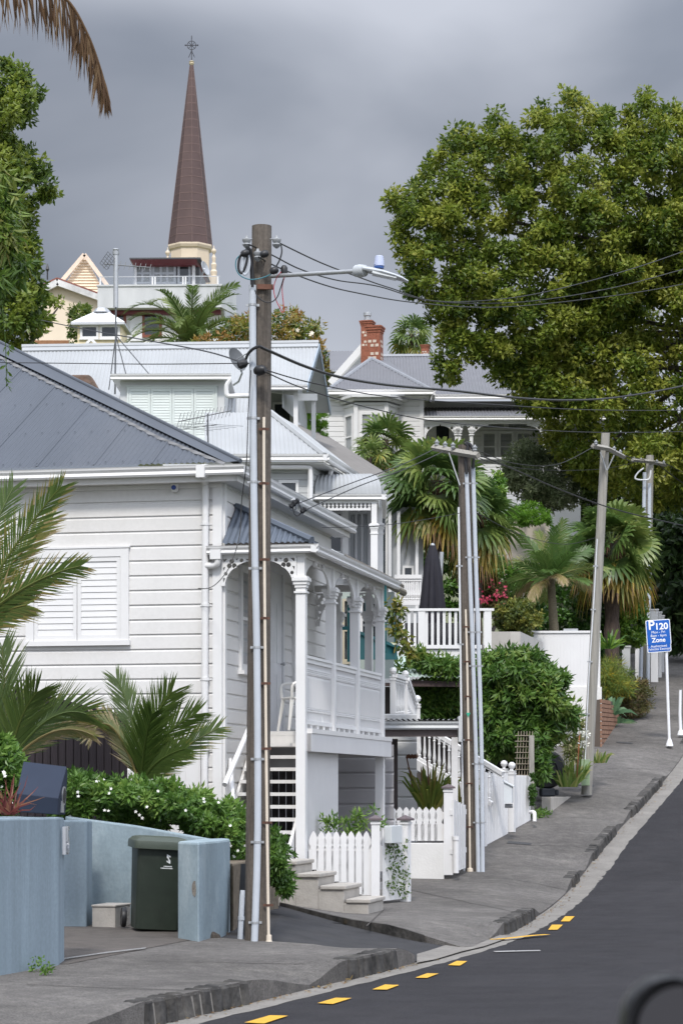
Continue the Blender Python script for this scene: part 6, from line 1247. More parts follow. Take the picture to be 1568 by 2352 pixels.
mb = MB(); q = cf.hit(1268, 1802, -.12); mb.box(cf, q[0] - .03, q[0] + .03, -.2, .0, q[1] - .03, q[1] + .06); mb.build('tow_bracket', mat('worn_pale_metal', (.35, .35, .36), .5), car)
mb = MB(); q = cf.hit(1257, 1832, -.2); mb.box(cf, q[0] - .07, q[0] + .07, -.25, -.235, q[1] - .04, q[1] + .03); mb.build('number_plate', mat('plate', (.30, .30, .30), .5), car)
for uu in (-1.5, -.12):
    for vv in (.75, 3.2): mb = MB(); mb.lathe(cf.pt(uu - .11, vv, zc + .25), [(.2, 0), (.34, 0), (.36, .03), (.36, .19), (.34, .22), (.2, .22)], 20, cf.u); mb.build('wheel', BLACK, car, smooth=True)
mb = MB(); mb.prism([cf.pt(-1.5, -.012, zc + 1.08), cf.pt(-.12, -.012, zc + 1.08), cf.pt(-.2, .07, zc + 1.62), cf.pt(-1.42, .07, zc + 1.62)], cf.v * .01); mb.build('rear_window', GLASS, car)
mb = MB(); q = hitg(1275, 1858, FZ); f_ = Fr(q, (.3, 1)); mb.box(f_, -.4, 2.2, 0, .18, q.z - .2, q.z + .22); o = mb.build('kerb_wall', CONC, bevel=.01); tag(o, 'low concrete edge wall beside the parked black car', 'wall')
# ---- agapanthus bed
AG = leafmat('agapanthus_leaves', [(.05, .10, .02), (.10, .17, .035), (.18, .23, .06), (.33, .30, .13)], .3)
for (x, y, Y, n, l_, lab) in ((1304, 1800, 45.2, 40, .42, 'strappy green agapanthus clump between the black car and the leaning pole'), (1318, 1785, 45.5, 40, .5, 'tall agapanthus clump left of the pale green box'), (1372, 1745, 47.3, 30, .35, 'low green agapanthus tuft at the foot of the white wall')): flax(lab, 'agapanthus_plant', x, y + 8, Y, n, l_, AG, .8, .018)
AW = mat('white_flower', (.62, .62, .55), .6, .1, 20); AP = mat('purple_flower', (.25, .2, .42), .6, .1, 20)
mb = MB(); mb2 = MB()
for (x, y, pu_) in ((1300, 1662, 0), (1318, 1675, 0), (1333, 1690, 0), (1345, 1687, 0), (1337, 1710, 1), (1344, 1712, 0), (1322, 1655, 0), (1305, 1690, 0)):
    c = P(x, y, 44.9); mb2.tube([P(x - 6, 1780, 45.0), c], .006, 4)
    for k in range(16):
        d = Vector((random.gauss(0, 1), random.gauss(0, 1), random.gauss(.3, 1))).normalized(); s = d.orthogonal().normalized() * .022; mb.add([c + d * .03, c + d * .08 + s, c + d * .10, c + d * .08 - s], [(0, 1, 2, 3)])
t = thing('agapanthus_flowers', 'round white agapanthus flower heads on tall stalks beside the leaning pole', 'flowers', P(1320, 1780, 45)); mb.build('flower_heads', AW, t); mb2.build('stalks', AG, t, tint=True)
Ls = Leaves()
for k in range(40): x = random.uniform(1300, 1332); Ls.clump(P(x, random.uniform(1640, 1740), 46.2), .14, 26, .13, .04, random.uniform(.4, 1), droop=.2)
o = Ls.mesh().build('garden_shrub', leafmat('mixed_garden_leaves', [(.05, .10, .02), (.11, .17, .04), (.22, .26, .10), (.36, .34, .22)], .3), tint=True); tag(o, 'loose pale flowering shrub below the white rendered wall base', 'shrub')
mb = MB(); bar(mb, P(1324, 1792, 45.4), P(1331, 1680, 45.4), .02, .02); o = mb.build('garden_stake', mat('orange_stake', (.35, .12, .05), .7)); tag(o, 'thin orange garden stake leaning beside the leaning pole', 'stake')
# ---- white timber wall with rendered base
wb = Fr(Vector((*xy(1378, 53.2), 0)), (1, -.06)); wl = thing('timber_wall', 'tall white vertical board wall on a pale rendered base beside the leaning pole', 'wall', P(1320, 1720, 53.2))
za_, zb_ = wb.hit(1377, 1579)[1], wb.hit(1377, 1454)[1]; uL = wb.hit(1180, 1500)[0]
mb = MB(); N = 26; w = -uL / N
for i in range(N): mb.box(wb, uL + i * w + .0006, uL + (i + 1) * w - .0006, 0, .06, za_ + .01, zb_)
mb.box(wb, uL, -.0, .061, .12, za_ + .01, zb_ - .01); mb.box(wb, uL, .02, -.03, .14, zb_ + .001, zb_ + .05); mb.build('boards', WHITE2, wl)
mb = MB(); mb.box(wb, uL, .03, -.04, .2, wb.hit(1377, 1730)[1], za_ + .008); mb.build('rendered_base', mat('white_render', (.66, .65, .63), .7, .05, 3), wl)
mb = MB(); mb.box(wb, -.06, .0, .12, 4, za_ - 2.2, zb_ - .005); mb.build('return_boards', WHITE2, wl)
mb = MB(); u, z = wb.hit(1310, 1447, .1); mb.box(wb, u - .16, u + .16, .02, .12, zb_ + .052, zb_ + .10); mb.build('cap_light', GALV, wl)
mb = MB(); mb.prism([P(1110, 1451, 50.0), P(1194, 1451, 49.4), P(1194, 1600, 49.4), P(1110, 1600, 50.0)], Vector((0, .25, 0))); mb.prism([P(1194.5, 1451, 49.4), P(1246, 1475, 52.5), P(1246, 1600, 52.5), P(1194.5, 1600, 49.4)], Vector((-.2, 0.1, 0))); o = mb.build('concrete_wall', mat('light_concrete_render', (.47, .45, .42), .8, .08, 3, dirt=(.36, .34, .31))); tag(o, 'plain pale concrete wall between the white deck and the timber wall', 'wall')
# ---- deck with balustrade
dk = thing('timber_deck', 'raised white timber deck with square balusters behind the second power pole', 'deck', P(1020, 1500, 48)); dfm = Fr(P(1020, 1450, 47.5), (1, -.03))
def du(x): return dfm.hit(x, 1450)[0]
zt_, zb2, zf = dfm.hit(1000, 1398)[1], dfm.hit(1000, 1490)[1], dfm.hit(1000, 1509)[1]
mb = MB(); mb.box(dfm, du(918), du(1134), -.06, .06, zt_ - .05, zt_); mb.build('hand_rail', WHITE2, dk)
mb = MB(); mb.box(dfm, du(918), du(1106), -.03, .03, zb2, zb2 + .07); mb.build('foot_rail', WHITE2, dk)
mb = MB()
for i in range(15):
    x = 926 + i * 13.35
    if abs(x - 969) < 6: continue
    u = du(x); mb.box(dfm, u - .028, u + .028, -.022, .022, zb2 + .071, zt_ - .051)
o = mb.build('balusters', WHITE2, dk)
for x, w in ((968, .07), (1120, .07)): mb = MB(); u = du(x); mb.box(dfm, u - w, u + w, -.05, .05, zb2 - .1, zt_ - .052); mb.build('post', WHITE2, dk)
mb = MB(); mb.box(dfm, du(905), du(1106), .02, .1, zf - .1, zb2 - .02); mb.build('fascia', WHITE2, dk)
mb = MB(); mb.box(dfm, du(905), du(1106), .102, 3.4, zb2 - .09, zb2 - .03); mb.build('floor', mat('deck_boards', (.22, .19, .16), .7, .1, 6), dk)
mb = MB(); mb.box(dfm, du(920), du(1100), .5, .55, zb2, zt_ - .25); o = mb.build('furniture_cover', mat('dark_charcoal_fabric', (.03, .03, .035), .8, .15, 6)); tag(o, 'dark charcoal covered seating behind the white deck balusters', 'furniture')
o.data.materials[0].name = 'dark_charcoal_fabric'
# umbrella
um = thing('closed_umbrella', 'closed black garden umbrella standing on the white deck', 'umbrella', P(993, 1492, 48.3)); mb = MB(); c = P(993, 1492, 48.3); ztop = P(993, 1253, 48.3).z; zu = P(993, 1400, 48.3).z
prof = [(.06, ztop), (.10, ztop - .12), (.145, ztop - .3), (.18, ztop - .6), (.22, ztop - 1.0), (.25, zu), (.24, zu - .35)]; vs = []; n = 24
for r, z in prof:
    for k in range(n): a = 2 * math.pi * k / n; q = r * (1 + .16 * math.cos(a * 8 + 1) * min(1, (ztop - z) * 1.5)); vs.append(Vector((c.x + q * math.cos(a), c.y + q * math.sin(a), z)))
mb.add(vs, [(i * n + k, i * n + (k + 1) % n, (i + 1) * n + (k + 1) % n, (i + 1) * n + k) for i in range(len(prof) - 1) for k in range(n)] + [tuple(range(n))]); mb.build('canopy', mat('black_fabric', (.013, .012, .018), .8, .2, 8), um, smooth=True)
mb = MB(); mb.tube([Vector((c.x, c.y, c.z)), Vector((c.x, c.y, ztop + .02))], .025, 8); mb.lathe(Vector((c.x, c.y, ztop)), [(.05, 0), (.045, .03), (.01, .05)], 8); mb.build('pole', GALV, um)
mb = MB(); mb.tube([P(1006, 1400, 48.9), P(1014, 1268, 48.9)], .045, 10); mb.build('mast', GALV, um, smooth=True)
mb = MB(); mb.box(Fr(c, (1, 0)), -.3, .3, -.3, .3, c.z - .02, c.z + .05); mb.build('base', CARP, um)
# white rail further back
bk_ = thing('balcony_rail', 'small white turned baluster balcony rail left of the black umbrella', 'railing', P(940, 1395, 51)); balusters('balustrade', P(905, 1325, 51), P(968, 1325, 51), P(905, 1385, 51), P(968, 1385, 51), 12, bk_, .03, .06)
# ================================================================== PALE ROOFED HOUSE ON THE SLOPE
def PLN(px, py, a, b):
    """point on the sloping plane z = a + b*Y"""
    k = (HY - py) / F; Y = (a - CZ) / (k - b); return P(px, py, Y)
h2 = thing('gabled_house', 'grey boarded house with a pale iron gable roof, shuttered dormer and bullnose verandah', 'house', P(600, 1700, 50))
b1_ = .66; a1_ = P(732, 789, 56).z - b1_ * 56
def Q1(x, y): return PLN(x, y, a1_, b1_)
mb = MB(); corr(mb, [Q1(50, 799), Q1(732, 789), Q1(704, 884), Q1(604, 884), Q1(592, 1004), Q1(50, 1004)], P(604, 884, 54), P(704, 884, 54), .085, .009, 5)
eR = Q1(704, 884); rR = Q1(732, 789); bR = P(757, 939, 58.0); rL = Q1(50, 799); mb.quad(rL, rR, bR, bR + (rL - rR)); hroof = mb.build('roof', ROOFW, h2)
mb = MB(); mb.tube([rL + Vector((0, 0, .02)), rR + Vector((0, 0, .02))], .07, 6); mb.prism([rL, rR, Q1(730, 798), Q1(52, 808)], Vector((0, -.02, .03))); mb.build('ridge_cap', ROOFW, hroof)
mb = MB(); up_ = Vector((0, 0, -.16)); ins = Vector((-.02, 0, 0))
mb.prism([eR, rR, rR + up_, eR + up_], Vector((.03, 0, 0))); mb.prism([rR, bR, bR + up_, rR + up_], Vector((.03, 0, 0))); mb.build('barge_board', mat('blue_grey_trim', (.28, .33, .38), .5), h2)
mb = MB(); w_ = Vector((-.55, .05, 0)); mb.add([eR + w_ + up_, rR + w_ + up_, bR + w_ + up_, bR + w_ + Vector((0, 0, -.5)), eR + w_ + Vector((0, 0, -.5))], [(0, 1, 2, 3, 4)]); mb.quad(eR + up_ * .6, rR + up_ * .6, rR + w_ * 1.1 + up_ * .6, eR + w_ * 1.1 + up_ * .6); mb.quad(rR + up_ * .6, bR + up_ * .6, bR + w_ * 1.1 + up_ * .6, rR + w_ * 1.1 + up_ * .6); mb.build('gable_wall', mat('grey_soffit', (.50, .51, .52), .6), h2)
ek = Fr(Vector((eR.x, eR.y, 0)), (1, 0)); mb = MB(); gutter(mb, ek, -1.05, 0.02, -.1, eR.z - .01, .12, .1); mb.build('gutter', WHITE2, h2)
# open balcony below the gable
bf_ = Fr(P(700, 940, 54.4), (1, -.02)); mb = MB(); bar(mb, P(679, 893, 54.3), P(679, 1000, 54.3), .1, .1); mb.build('post', WHITE2, h2)
mb = MB(); bar(mb, P(720, 918, 56.4), P(720, 1010, 56.4), .1, .1); mb.build('post', WHITE2, h2); mb = MB(); bar(mb, P(679, 912, 54.4), P(724, 912, 56.5), .1, .16); bar(mb, P(604, 893, 54.4), P(679, 900, 54.4), .08, .14); mb.build('beam', WHITE2, h2)
bw_ = Fr(P(640, 950, 56.5), (1, -.02)); mb = MB(); mb.box(bw_, bw_.hit(590, 950)[0], bw_.hit(680, 950)[0], 0, .1, bw_.hit(640, 1010)[1], bw_.hit(640, 893)[1]); mb.build('balcony_wall', GREYP, h2); window(bw_, 626, 924, 671, 978, h2, fw=.05, bars=(1, 1))
# dormer
dm = Fr(P(395, 930, 51.7), (1, -.01)); d0, d1 = dm.hit(276, 930)[0], dm.hit(515, 930)[0]; zt_, zb_ = dm.hit(395, 874)[1], dm.hit(395, 1010)[1]
mb = MB(); mb.box(dm, d0, d1, 0, 4.2, zb_, zt_); mb.build('dormer', mat('dormer_grey_paint', (.58, .59, .59), .5, .04, 3), h2)
mb = MB(); mb.box(dm, d0 - .16, d1 + .14, -.22, 4.4, zt_ + .001, zt_ + .06); gutter(mb, dm, d0 - .18, d1 + .16, -.3, zt_ + .1, .13, .09); mb.build('dormer_roof', WHITE2, h2)
mg = mat('pale_mint_paint', (.60, .645, .62), .5, .03, 4); shutters(dm, 292, 889, 499, 1012, h2, 4, 17, m=mg, fw=.04)
mb = MB(); mb.tube(smooth_path([P(x, y, 51.4) for x, y in ((529, 872), (521, 884), (520, 900), (524, 909), (545, 909), (600, 909))], 5), .05, 8); mb.build('downpipe', WHITE2, h2, smooth=True)
# lower hipped roof
z48 = P(745, 1046, 48).z; b2_ = .6; a2_ = z48 - b2_ * 48
def Q2(x, y): return PLN(x, y, a2_, b2_)
A, C_ = Q2(745, 1046), Q2(620, 947); B = P(838, 1099, 52.0); B.z = z48
mb = MB(); corr(mb, [Q2(470, 1052), A, C_, Q2(470, 947)], Q2(470, 1052), A, .085, .009, 5); corr(mb, [A, B, C_ + Vector((.5, 2.5, .1)), C_], A, B, .085, .009, 4); lr = mb.build('lower_roof', ROOFW, h2)
mb = MB(); mb.tube([A, C_], .07, 6); mb.build('hip_cap', ROOFW, lr)
kf = Fr(Vector((A.x, A.y, 0)), (1, -.01)); sd_ = (B - A); ks = Fr(Vector((A.x, A.y, 0)), sd_); mb = MB(); gutter(mb, kf, kf.hit(470, 1050)[0], .1, -.1, z48 + .02, .14, .11); gutter(mb, ks, -.1, sd_.length + .1, -.1, z48 + .02, .14, .11); mb.box(kf, kf.hit(470, 1050)[0], -.02, .02, .35, z48 - .16, z48 - .12); mb.box(ks, 0, sd_.length, .02, .35, z48 - .17, z48 - .12); mb.build('lower_gutter', WHITE2, h2)
wf2 = Fr(P(715, 1100, 48.35), (1, -.01)); mb = MB(); boardwall(mb, wf2, -3, 0, 3.5, z48 - .12, .135, wf2.hit(640, 1101)[1], .018); mb.build('front_wall', GREYP, h2)
ws2 = Fr(P(715, 1100, 48.35), sd_); mb = MB(); boardwall(mb, ws2, 0, 4, 3.0, z48 - .12, .135, wf2.hit(640, 1101)[1], .018); mb.build('side_wall', GREYP, h2)
mb = MB(); mb.box(wf2, -.08, .025, -.035, .0, 3.4, z48 - .13); mb.build('corner_board', WHITE2, h2)
mb = MB(); mb.tube(smooth_path([P(x, y, 48.1) for x, y in ((590, 1073), (690, 1073), (708, 1074), (713, 1082), (713, 1150))], 5), .045, 8); mb.build('downpipe', WHITE2, h2, smooth=True)
mb = MB(); mb.tube(smooth_path([P(x, y, 49.0) for x, y in ((763, 1066), (760, 1080), (756, 1100), (752, 1104))], 5), .05, 8); mb.build('downpipe', WHITE2, h2, smooth=True)
window(wf2, 640, 1103, 686, 1160, h2, fw=.06, m=WHITE2, bars=(1, 1))
# bullnose verandah
vb = Fr(P(800, 1140, 48.4), (1, -.02)); zg_ = vb.hit(800, 1138)[1]; uL, uR = vb.hit(722, 1138)[0], vb.hit(876, 1138)[0]; mb = MB(); N = 110; M = 8; vs = []
zt_ = P(800, 1094, 49.5).z
for j in range(M + 1):
    a = math.pi / 2 * j / M; v = 1.15 * (1 - math.sin(a)) ; z = zg_ + .03 + (zt_ - zg_) * (math.cos(a) ** .9 if j < M else 0); ur = uR - .28 * (1 - math.sin(a)); ul = uL + .12 * (1 - math.sin(a))
    for i in range(N + 1): u = ul + (ur - ul) * i / N; vs.append(vb.pt(u, v, z + .011 * math.sin(i / N * (uR - uL) / .085 * 6.283)))
q = N + 1; mb.add(vs, [(j * q + i, j * q + i + 1, (j + 1) * q + i + 1, (j + 1) * q + i) for j in range(M) for i in range(N)])
es_ = [vb.pt(uR - .28 * (1 - math.sin(math.pi / 2 * j / M)), 1.15 * (1 - math.sin(math.pi / 2 * j / M)), zg_ + .03 + (zt_ - zg_) * (math.cos(math.pi / 2 * j / M) ** .9 if j < M else 0)) for j in range(M + 1)]
mb.add(es_ + [p + Vector((.42 * (1 - j / M) , 3.2, -.0)) for j, p in enumerate(es_)], [(j, j + 1, M + 2 + j, M + 1 + j) for j in range(M)]); mb.build('bullnose_roof', ROOFW, h2, smooth=True)
mb = MB(); gutter(mb, vb, uL - .05, uR + .1, -.1, zg_ + .02, .12, .1); gutter(mb, vb.side(uR), -.1, 3.3, -.1, zg_ + .02, .12, .1); mb.build('verandah_gutter', WHITE2, h2)
mb = MB(); u0, u1 = vb.hit(733, 1150)[0], vb.hit(851, 1150)[0]; za_, zc_, zd_ = vb.hit(800, 1155)[1], vb.hit(800, 1167)[1], vb.hit(800, 1172)[1]
mb.box(vb, u0, uR - .06, .0, .07, za_, zg_ - .1); mb.box(vb, u0, u1, .01, .06, zd_, zc_)
for i in range(13): u = u0 + .03 + i * (u1 - u0 - .06) / 12; mb.box(vb, u - .018, u + .018, .02, .05, zc_ + .001, za_ - .001); mb.lathe(vb.pt(u, .035, (zc_ + za_) / 2), [(.02, -.03), (.04, 0), (.02, .03)], 4)
mb.build('frieze', WHITE2, h2); sv = vb.side(uR - .06); mb = MB(); mb.box(sv, .08, 3, .0, .07, za_, zg_ - .1); mb.build('side_beam', WHITE2, h2)
for x, vv in ((859, .05), (872, 1.1)):
    u, _ = vb.hit(x, 1250, vv); mb = MB(); vpost(mb, vb, u, vv, vb.hit(x, 1420, vv)[1], za_ + .02, vb.hit(x, 1205, vv)[1], .07, .055); mb.build('verandah_post', WHITE2, h2)
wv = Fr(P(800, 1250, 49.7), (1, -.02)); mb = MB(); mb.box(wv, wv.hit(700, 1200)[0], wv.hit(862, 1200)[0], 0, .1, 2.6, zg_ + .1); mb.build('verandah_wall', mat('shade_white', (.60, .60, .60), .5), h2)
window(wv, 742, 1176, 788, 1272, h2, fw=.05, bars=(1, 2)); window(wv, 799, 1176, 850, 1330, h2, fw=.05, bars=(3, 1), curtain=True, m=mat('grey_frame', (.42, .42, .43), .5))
mb = MB(); bar(mb, P(793, 1172, 49.5), P(793, 1330, 49.5), .12, .05); mb.build('trim', WHITE2, h2)
wr = Fr(P(920, 1250, 53.5), (1, -.02)); mb = MB(); mb.box(wr, wr.hit(866, 1250)[0], wr.hit(972, 1250)[0], 0, .1, 2.6, wr.hit(900, 1165)[1]); mb.build('rear_wall', mat('grey_rear', (.40, .41, .42), .6), h2)
window(wr, 868, 1180, 890, 1345, h2, fw=.05, bars=(1, 1)); window(wr, 924, 1300, 950, 1345, h2, fw=.05, bars=(1, 1))
for x in (895, 915, 957): mb = MB(); bar(mb, P(x, 1175, 53.2), P(x, 1400, 53.2), .07, .07); mb.build('trim', WHITE2, h2)
# brown ironed roof beside it
nb = thing('brown_roofed_house', 'house with a dull brown corrugated roof showing between the pale roof and the garden palms', 'house', P(800, 1400, 57)); A, B, C_, D_ = P(700, 985, 60.5), P(885, 1094, 57.0), P(838, 1099, 54.0), P(690, 1002, 57.5)
mb = MB(); corr(mb, [P(672, 972, 60), P(735, 985, 61), P(888, 1090, 58), P(838, 1098, 54.5), P(712, 1010, 58)], P(838, 1098, 54.5), P(888, 1090, 58), .1, .012, 4); mb.build('roof', mat('brown_grey_roof', (.17, .16, .15), .6, .12, 4), nb)
mb = MB(); bar(mb, P(836, 1099, 54.4), P(890, 1096, 58), .1, .1); mb.build('gutter', WHITE2, nb); mb = MB(); mb.prism([P(838, 1104, 55), P(960, 1104, 57), P(960, 1300, 57), P(838, 1300, 55)], Vector((0, .1, 0))); mb.build('wall', GREYP, nb)
# weathered brick chimney behind the near roof
cs = thing('chimney_stack', 'weathered brown chimney stump behind the near slate grey roof', 'chimney', P(195, 930, 43)); mb = MB(); mb.prism([P(162, 860, 43), P(205, 860, 43), P(213, 868, 43), P(228, 893, 43), P(228, 1000, 43), P(162, 1000, 43)], Vector((0, .6, 0))); mb.build('brickwork', mat('weathered_chimney', (.13, .095, .075), .95, .4, 9, bump=.8, bscale=20, dirt=(.22, .10, .06)), cs, bevel=.03)
# antennas and dish
ANT = mat('dull_antenna_metal', (.13, .135, .14), .5, .1, 10, metal=.5)
def antenna(label, mast, boom, n, l0, l1, Y, r=.012, elem=(0, 1)):
    t = thing('tv_antenna', label, 'antenna', P(*mast[0], Y)); mb = MB(); mb.tube([P(*p, Y) for p in mast], r * 1.6, 6); mb.build('mast', ANT, t); mb = MB(); a, b = P(*boom[0], Y), P(*boom[1], Y); mb.tube([a, b], r, 6); mb.build('boom', ANT, t); mb = MB()
    for i in range(n): p = a.lerp(b, i / (n - 1)); L_ = l0 + (l1 - l0) * i / (n - 1); d = Vector((.25, .2, elem[1] * .95)) if elem == (0, 1) else Vector((1, .3, -.02)); mb.tube([p - d * L_, p + d * L_], r * .55, 5)
    mb.build('elements', ANT, t); return t
antenna('tv antenna with many short rods above the corner of the pale roof', ((478, 1030), (477, 950)), ((410, 968), (530, 943)), 15, .18, .12, 47.0, .011)
antenna('long horizontal rod tv antenna low over the pale roof', ((476, 1000), (476, 975)), ((420, 985), (500, 975)), 5, .6, .5, 47.4, .008, (1, 0))
mt = antenna('tall steel mast with a comb shaped tv antenna behind the dormer', ((264, 905), (266, 760), (266, 574)), ((240, 606), (345, 614)), 10, .10, .08, 52.5, .013)
mb = MB(); mb.tube([P(266, 706, 52.5), P(266, 580, 52.5)], .055, 10); mb.lathe(P(266, 580, 52.5), [(.07, -.04), (.075, .03), (.05, .035), (.07, .07), (.05, .09)], 10); mb.build('flue', GALV, mt, smooth=True)
mb = MB()
for e in ((250, 895), (290, 862), (345, 862)): mb.tube([P(266, 770, 52.5), P(*e, 52.6)], .012, 5)
mb.build('guy_wires', ANT, mt)
mb = MB(); o_ = P(240, 606, 52.4)
for i in range(6): mb.tube([o_ + Vector((-.1 + .035 * i, .0, .02 + .05 * i)), o_ + Vector((.04 + .035 * i, 0, -.12 + .05 * i))], .006, 4)
for i in range(4): mb.tube([o_ + Vector((-.1 + .05 * i, 0, .02 - .05 * i)), o_ + Vector((.08 + .05 * i, 0, .28 - .05 * i))], .006, 4)
mb.build('grid_reflector', ANT, mt)
ds = thing('satellite_dish', 'dark grey satellite dish on a bent arm beside the dormer', 'dish', P(560, 880, 50.5)); c = P(543, 826, 50.5); ax = Vector((.75, -.55, .35)).normalized(); mb = MB(); mb.lathe(c, [(.01, -.05), (.12, -.035), (.22, .0), (.27, .03), (.265, .035), (.2, .005), (.02, -.04)], 20, ax); mb.build('bowl', mat('dark_dish', (.10, .105, .11), .5), ds, smooth=True)
mb = MB(); mb.tube([P(547, 838, 50.6), P(556, 856, 50.6), P(548, 876, 50.8), P(536, 884, 51.0)], .022, 6); mb.tube([c, c + ax * .3], .012, 6); mb.build('arm', GALV, ds)
# ================================================================== WHITE VILLA UP THE HILL
v3 = thing('hilltop_villa', 'bright white villa with charcoal hipped roof and bay window beneath the big tree', 'house', P(1000, 1300, 73)); w3 = Fr(P(860, 1000, 72), (1, -.015))
def W3(x, y, v=0): return w3.pt(w3.hit(x, y, v)[0], v, w3.hit(x, y, v)[1])
ze3 = w3.hit(860, 897, -.4)[1]
mb = MB(); L_, R_ = w3.pt(w3.hit(750, 897, -.4)[0], -.4, ze3), w3.pt(w3.hit(993, 897, -.4)[0], -.4, ze3); ap_ = P(853, 823, 76.0)
corr(mb, [L_, R_, ap_], L_, R_, .1, .012, 4); rr_ = P(877, 819, 79.0); rE = P(1400, 815, 79.0); zE2 = w3.hit(1100, 908, .9)[1]; e1, e2 = w3.pt(w3.hit(930, 908, .9)[0], .9, zE2), w3.pt(w3.hit(1420, 908, .9)[0], .9, zE2)
corr(mb, [e1, e2, rE, rr_], e1, e2, .1, .012, 4); mb.quad(R_, R_ + Vector((0, 4, 0)), rr_, ap_); mb.quad(L_, ap_, rr_ + Vector((-1, 2, 0)), L_ + Vector((0, 6, 0)))
r3 = mb.build('roof', ROOFC, v3); mb = MB(); mb.tube([rr_, rE], .09, 6); mb.tube([ap_, R_], .06, 6); mb.tube([ap_, L_], .06, 6); mb.build('ridge_cap', mat('grey_cap', (.24, .25, .27), .5), r3)
mb = MB(); gutter(mb, w3, w3.hit(750, 897, -.4)[0], w3.hit(994, 897, -.4)[0], -.52, ze3 + .02, .16, .12); gutter(mb, w3, w3.hit(990, 908, .9)[0], w3.hit(1420, 908, .9)[0], .78, zE2 + .02, .15, .12); gutter(mb, w3.side(w3.hit(993, 897, -.4)[0]), -.4, 1.2, -.1, ze3 + .02, .16, .1)
mb.box(w3, w3.hit(755, 900)[0], w3.hit(985, 900)[0], -.35, .3, ze3 - .17, ze3 - .13); mb.build('gutter', WHITE2, v3)
mb = MB(); boardwall(mb, w3, w3.hit(730, 1000)[0], w3.hit(972, 1000)[0], w3.hit(0, 1200)[1], ze3 - .13, .155, w3.hit(950, 955)[1], .02); mb.box(w3, w3.hit(755, 905)[0], w3.hit(972, 905)[0], -.1, -.024, w3.hit(0, 921)[1], ze3 - .14); mb.box(w3, w3.hit(964, 1000)[0], w3.hit(973, 1000)[0], -.05, .1, w3.hit(0, 1200)[1], ze3 - .15); mb.build('front_wall', WHITE2, v3)
w3b = Fr(w3.pt(w3.hit(973, 1000)[0], 2.0, 0), w3.u); mb = MB(); boardwall(mb, w3b, 0, 6, w3b.hit(0, 1240)[1], zE2, .155, 0, .02); mb.build('recessed_wall', WHITE2, v3)
# bay
by = w3.hit(0, 1100)[1]; bt = w3.hit(0, 941)[1]; ba, bb_, bc, bd = [w3.hit(x, 1000, v)[0] for x, v in ((790, 0), (817, -.7), (887, -.7), (916, 0))]
mb = MB(); mb.add([w3.pt(ba, 0, by), w3.pt(bb_, -.7, by), w3.pt(bc, -.7, by), w3.pt(bd, 0, by), w3.pt(ba, 0, bt), w3.pt(bb_, -.7, bt), w3.pt(bc, -.7, bt), w3.pt(bd, 0, bt)], [(0, 1, 5, 4), (1, 2, 6, 5), (2, 3, 7, 6), (4, 5, 6, 7)]); mb.build('bay', WHITE2, v3)
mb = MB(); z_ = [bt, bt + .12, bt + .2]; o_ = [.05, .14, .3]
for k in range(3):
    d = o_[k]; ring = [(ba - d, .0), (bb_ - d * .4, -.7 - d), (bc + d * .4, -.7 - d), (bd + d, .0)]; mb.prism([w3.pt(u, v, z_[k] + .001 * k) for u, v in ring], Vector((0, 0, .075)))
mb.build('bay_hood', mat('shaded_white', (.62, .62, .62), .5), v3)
fL = Fr(w3.pt(ba, 0, 0), w3.pt(bb_, -.7, 0) - w3.pt(ba, 0, 0)); fC = Fr(w3.pt(bb_, -.7, 0), w3.u); fR_ = Fr(w3.pt(bc, -.7, 0), w3.pt(bd, 0, 0) - w3.pt(bc, -.7, 0)); zw0, zw1 = fC.hit(850, 1052)[1], fC.hit(850, 947)[1]
for fr_w, wd, n_ in ((fL, (w3.pt(bb_, -.7, 0) - w3.pt(ba, 0, 0)).length, 1), (fC, bc - bb_, 2), (fR_, (w3.pt(bd, 0, 0) - w3.pt(bc, -.7, 0)).length, 1)): window_uz(fr_w, .12, wd - .12, zw0, zw1, v3, fw=.07, bars=(n_, 2), curtain=True)
mb = MB()
for u, v in ((bb_, -.72), (bc, -.72)): mb.box(w3, u - .06, u + .06, v - .05, v + .05, by, bt)
mb.build('bay_pilasters', WHITE2, v3)
# verandah
zv = w3.hit(1100, 956, -.2)[1]; va, vb_ = w3.hit(972, 956, -.2)[0], w3.hit(1420, 956, -.2)[0]; A, B = w3.pt(va, -.25, zv), w3.pt(vb_, -.25, zv); C_, D_ = w3.pt(vb_, 2.0, zv + .62), w3.pt(va, 2.0, zv + .62)
mb = MB(); corr(mb, [A, B, C_, D_], A, B, .1, .012, 4); mb.build('verandah_roof', ROOFC, v3); mb = MB(); gutter(mb, w3, va, vb_, -.36, zv - .01, .13, .11); mb.box(w3, va, vb_, -.2, -.1, zv - .22, zv - .11); mb.build('verandah_gutter', WHITE2, v3)
for x in (1048, 1054, 1082, 1250):
    u = w3.hit(x, 1000, -.15)[0]; mb = MB(); vpost(mb, w3, u, -.15, w3.hit(x, 1090, -.15)[1], zv - .221, w3.hit(x, 985, -.15)[1], .05, .04); mb.build('verandah_post', WHITE2, v3)
for (x0, x1) in ((974, 1047), (1055, 1081), (1083, 1248)):
    u0, u1 = w3.hit(x0, 970, -.15)[0], w3.hit(x1, 970, -.15)[0]; wd = min(.5, (u1 - u0) * .48)
    for s in (0, 1):
        pl_ = (lambda x, y, z: w3.pt(u0 + x, -.15 + z, zv - .222 + y)) if s == 0 else (lambda x, y, z: w3.pt(u1 - x, -.15 + z, zv - .222 + y))
        out_ = [(0, 0), (wd, 0), (wd, -.05)] + [(.04 + (wd - .04) * (1 - math.sin(R(90 * i / 8))), -.05 - .38 * (1 - math.cos(R(90 * i / 8)))) for i in range(9)] + [(0, -.43)]
        plate('arch_bracket', out_, [circ(wd * .28, -.12, .05, 8)], .03, pl_, WHITE2, v3)
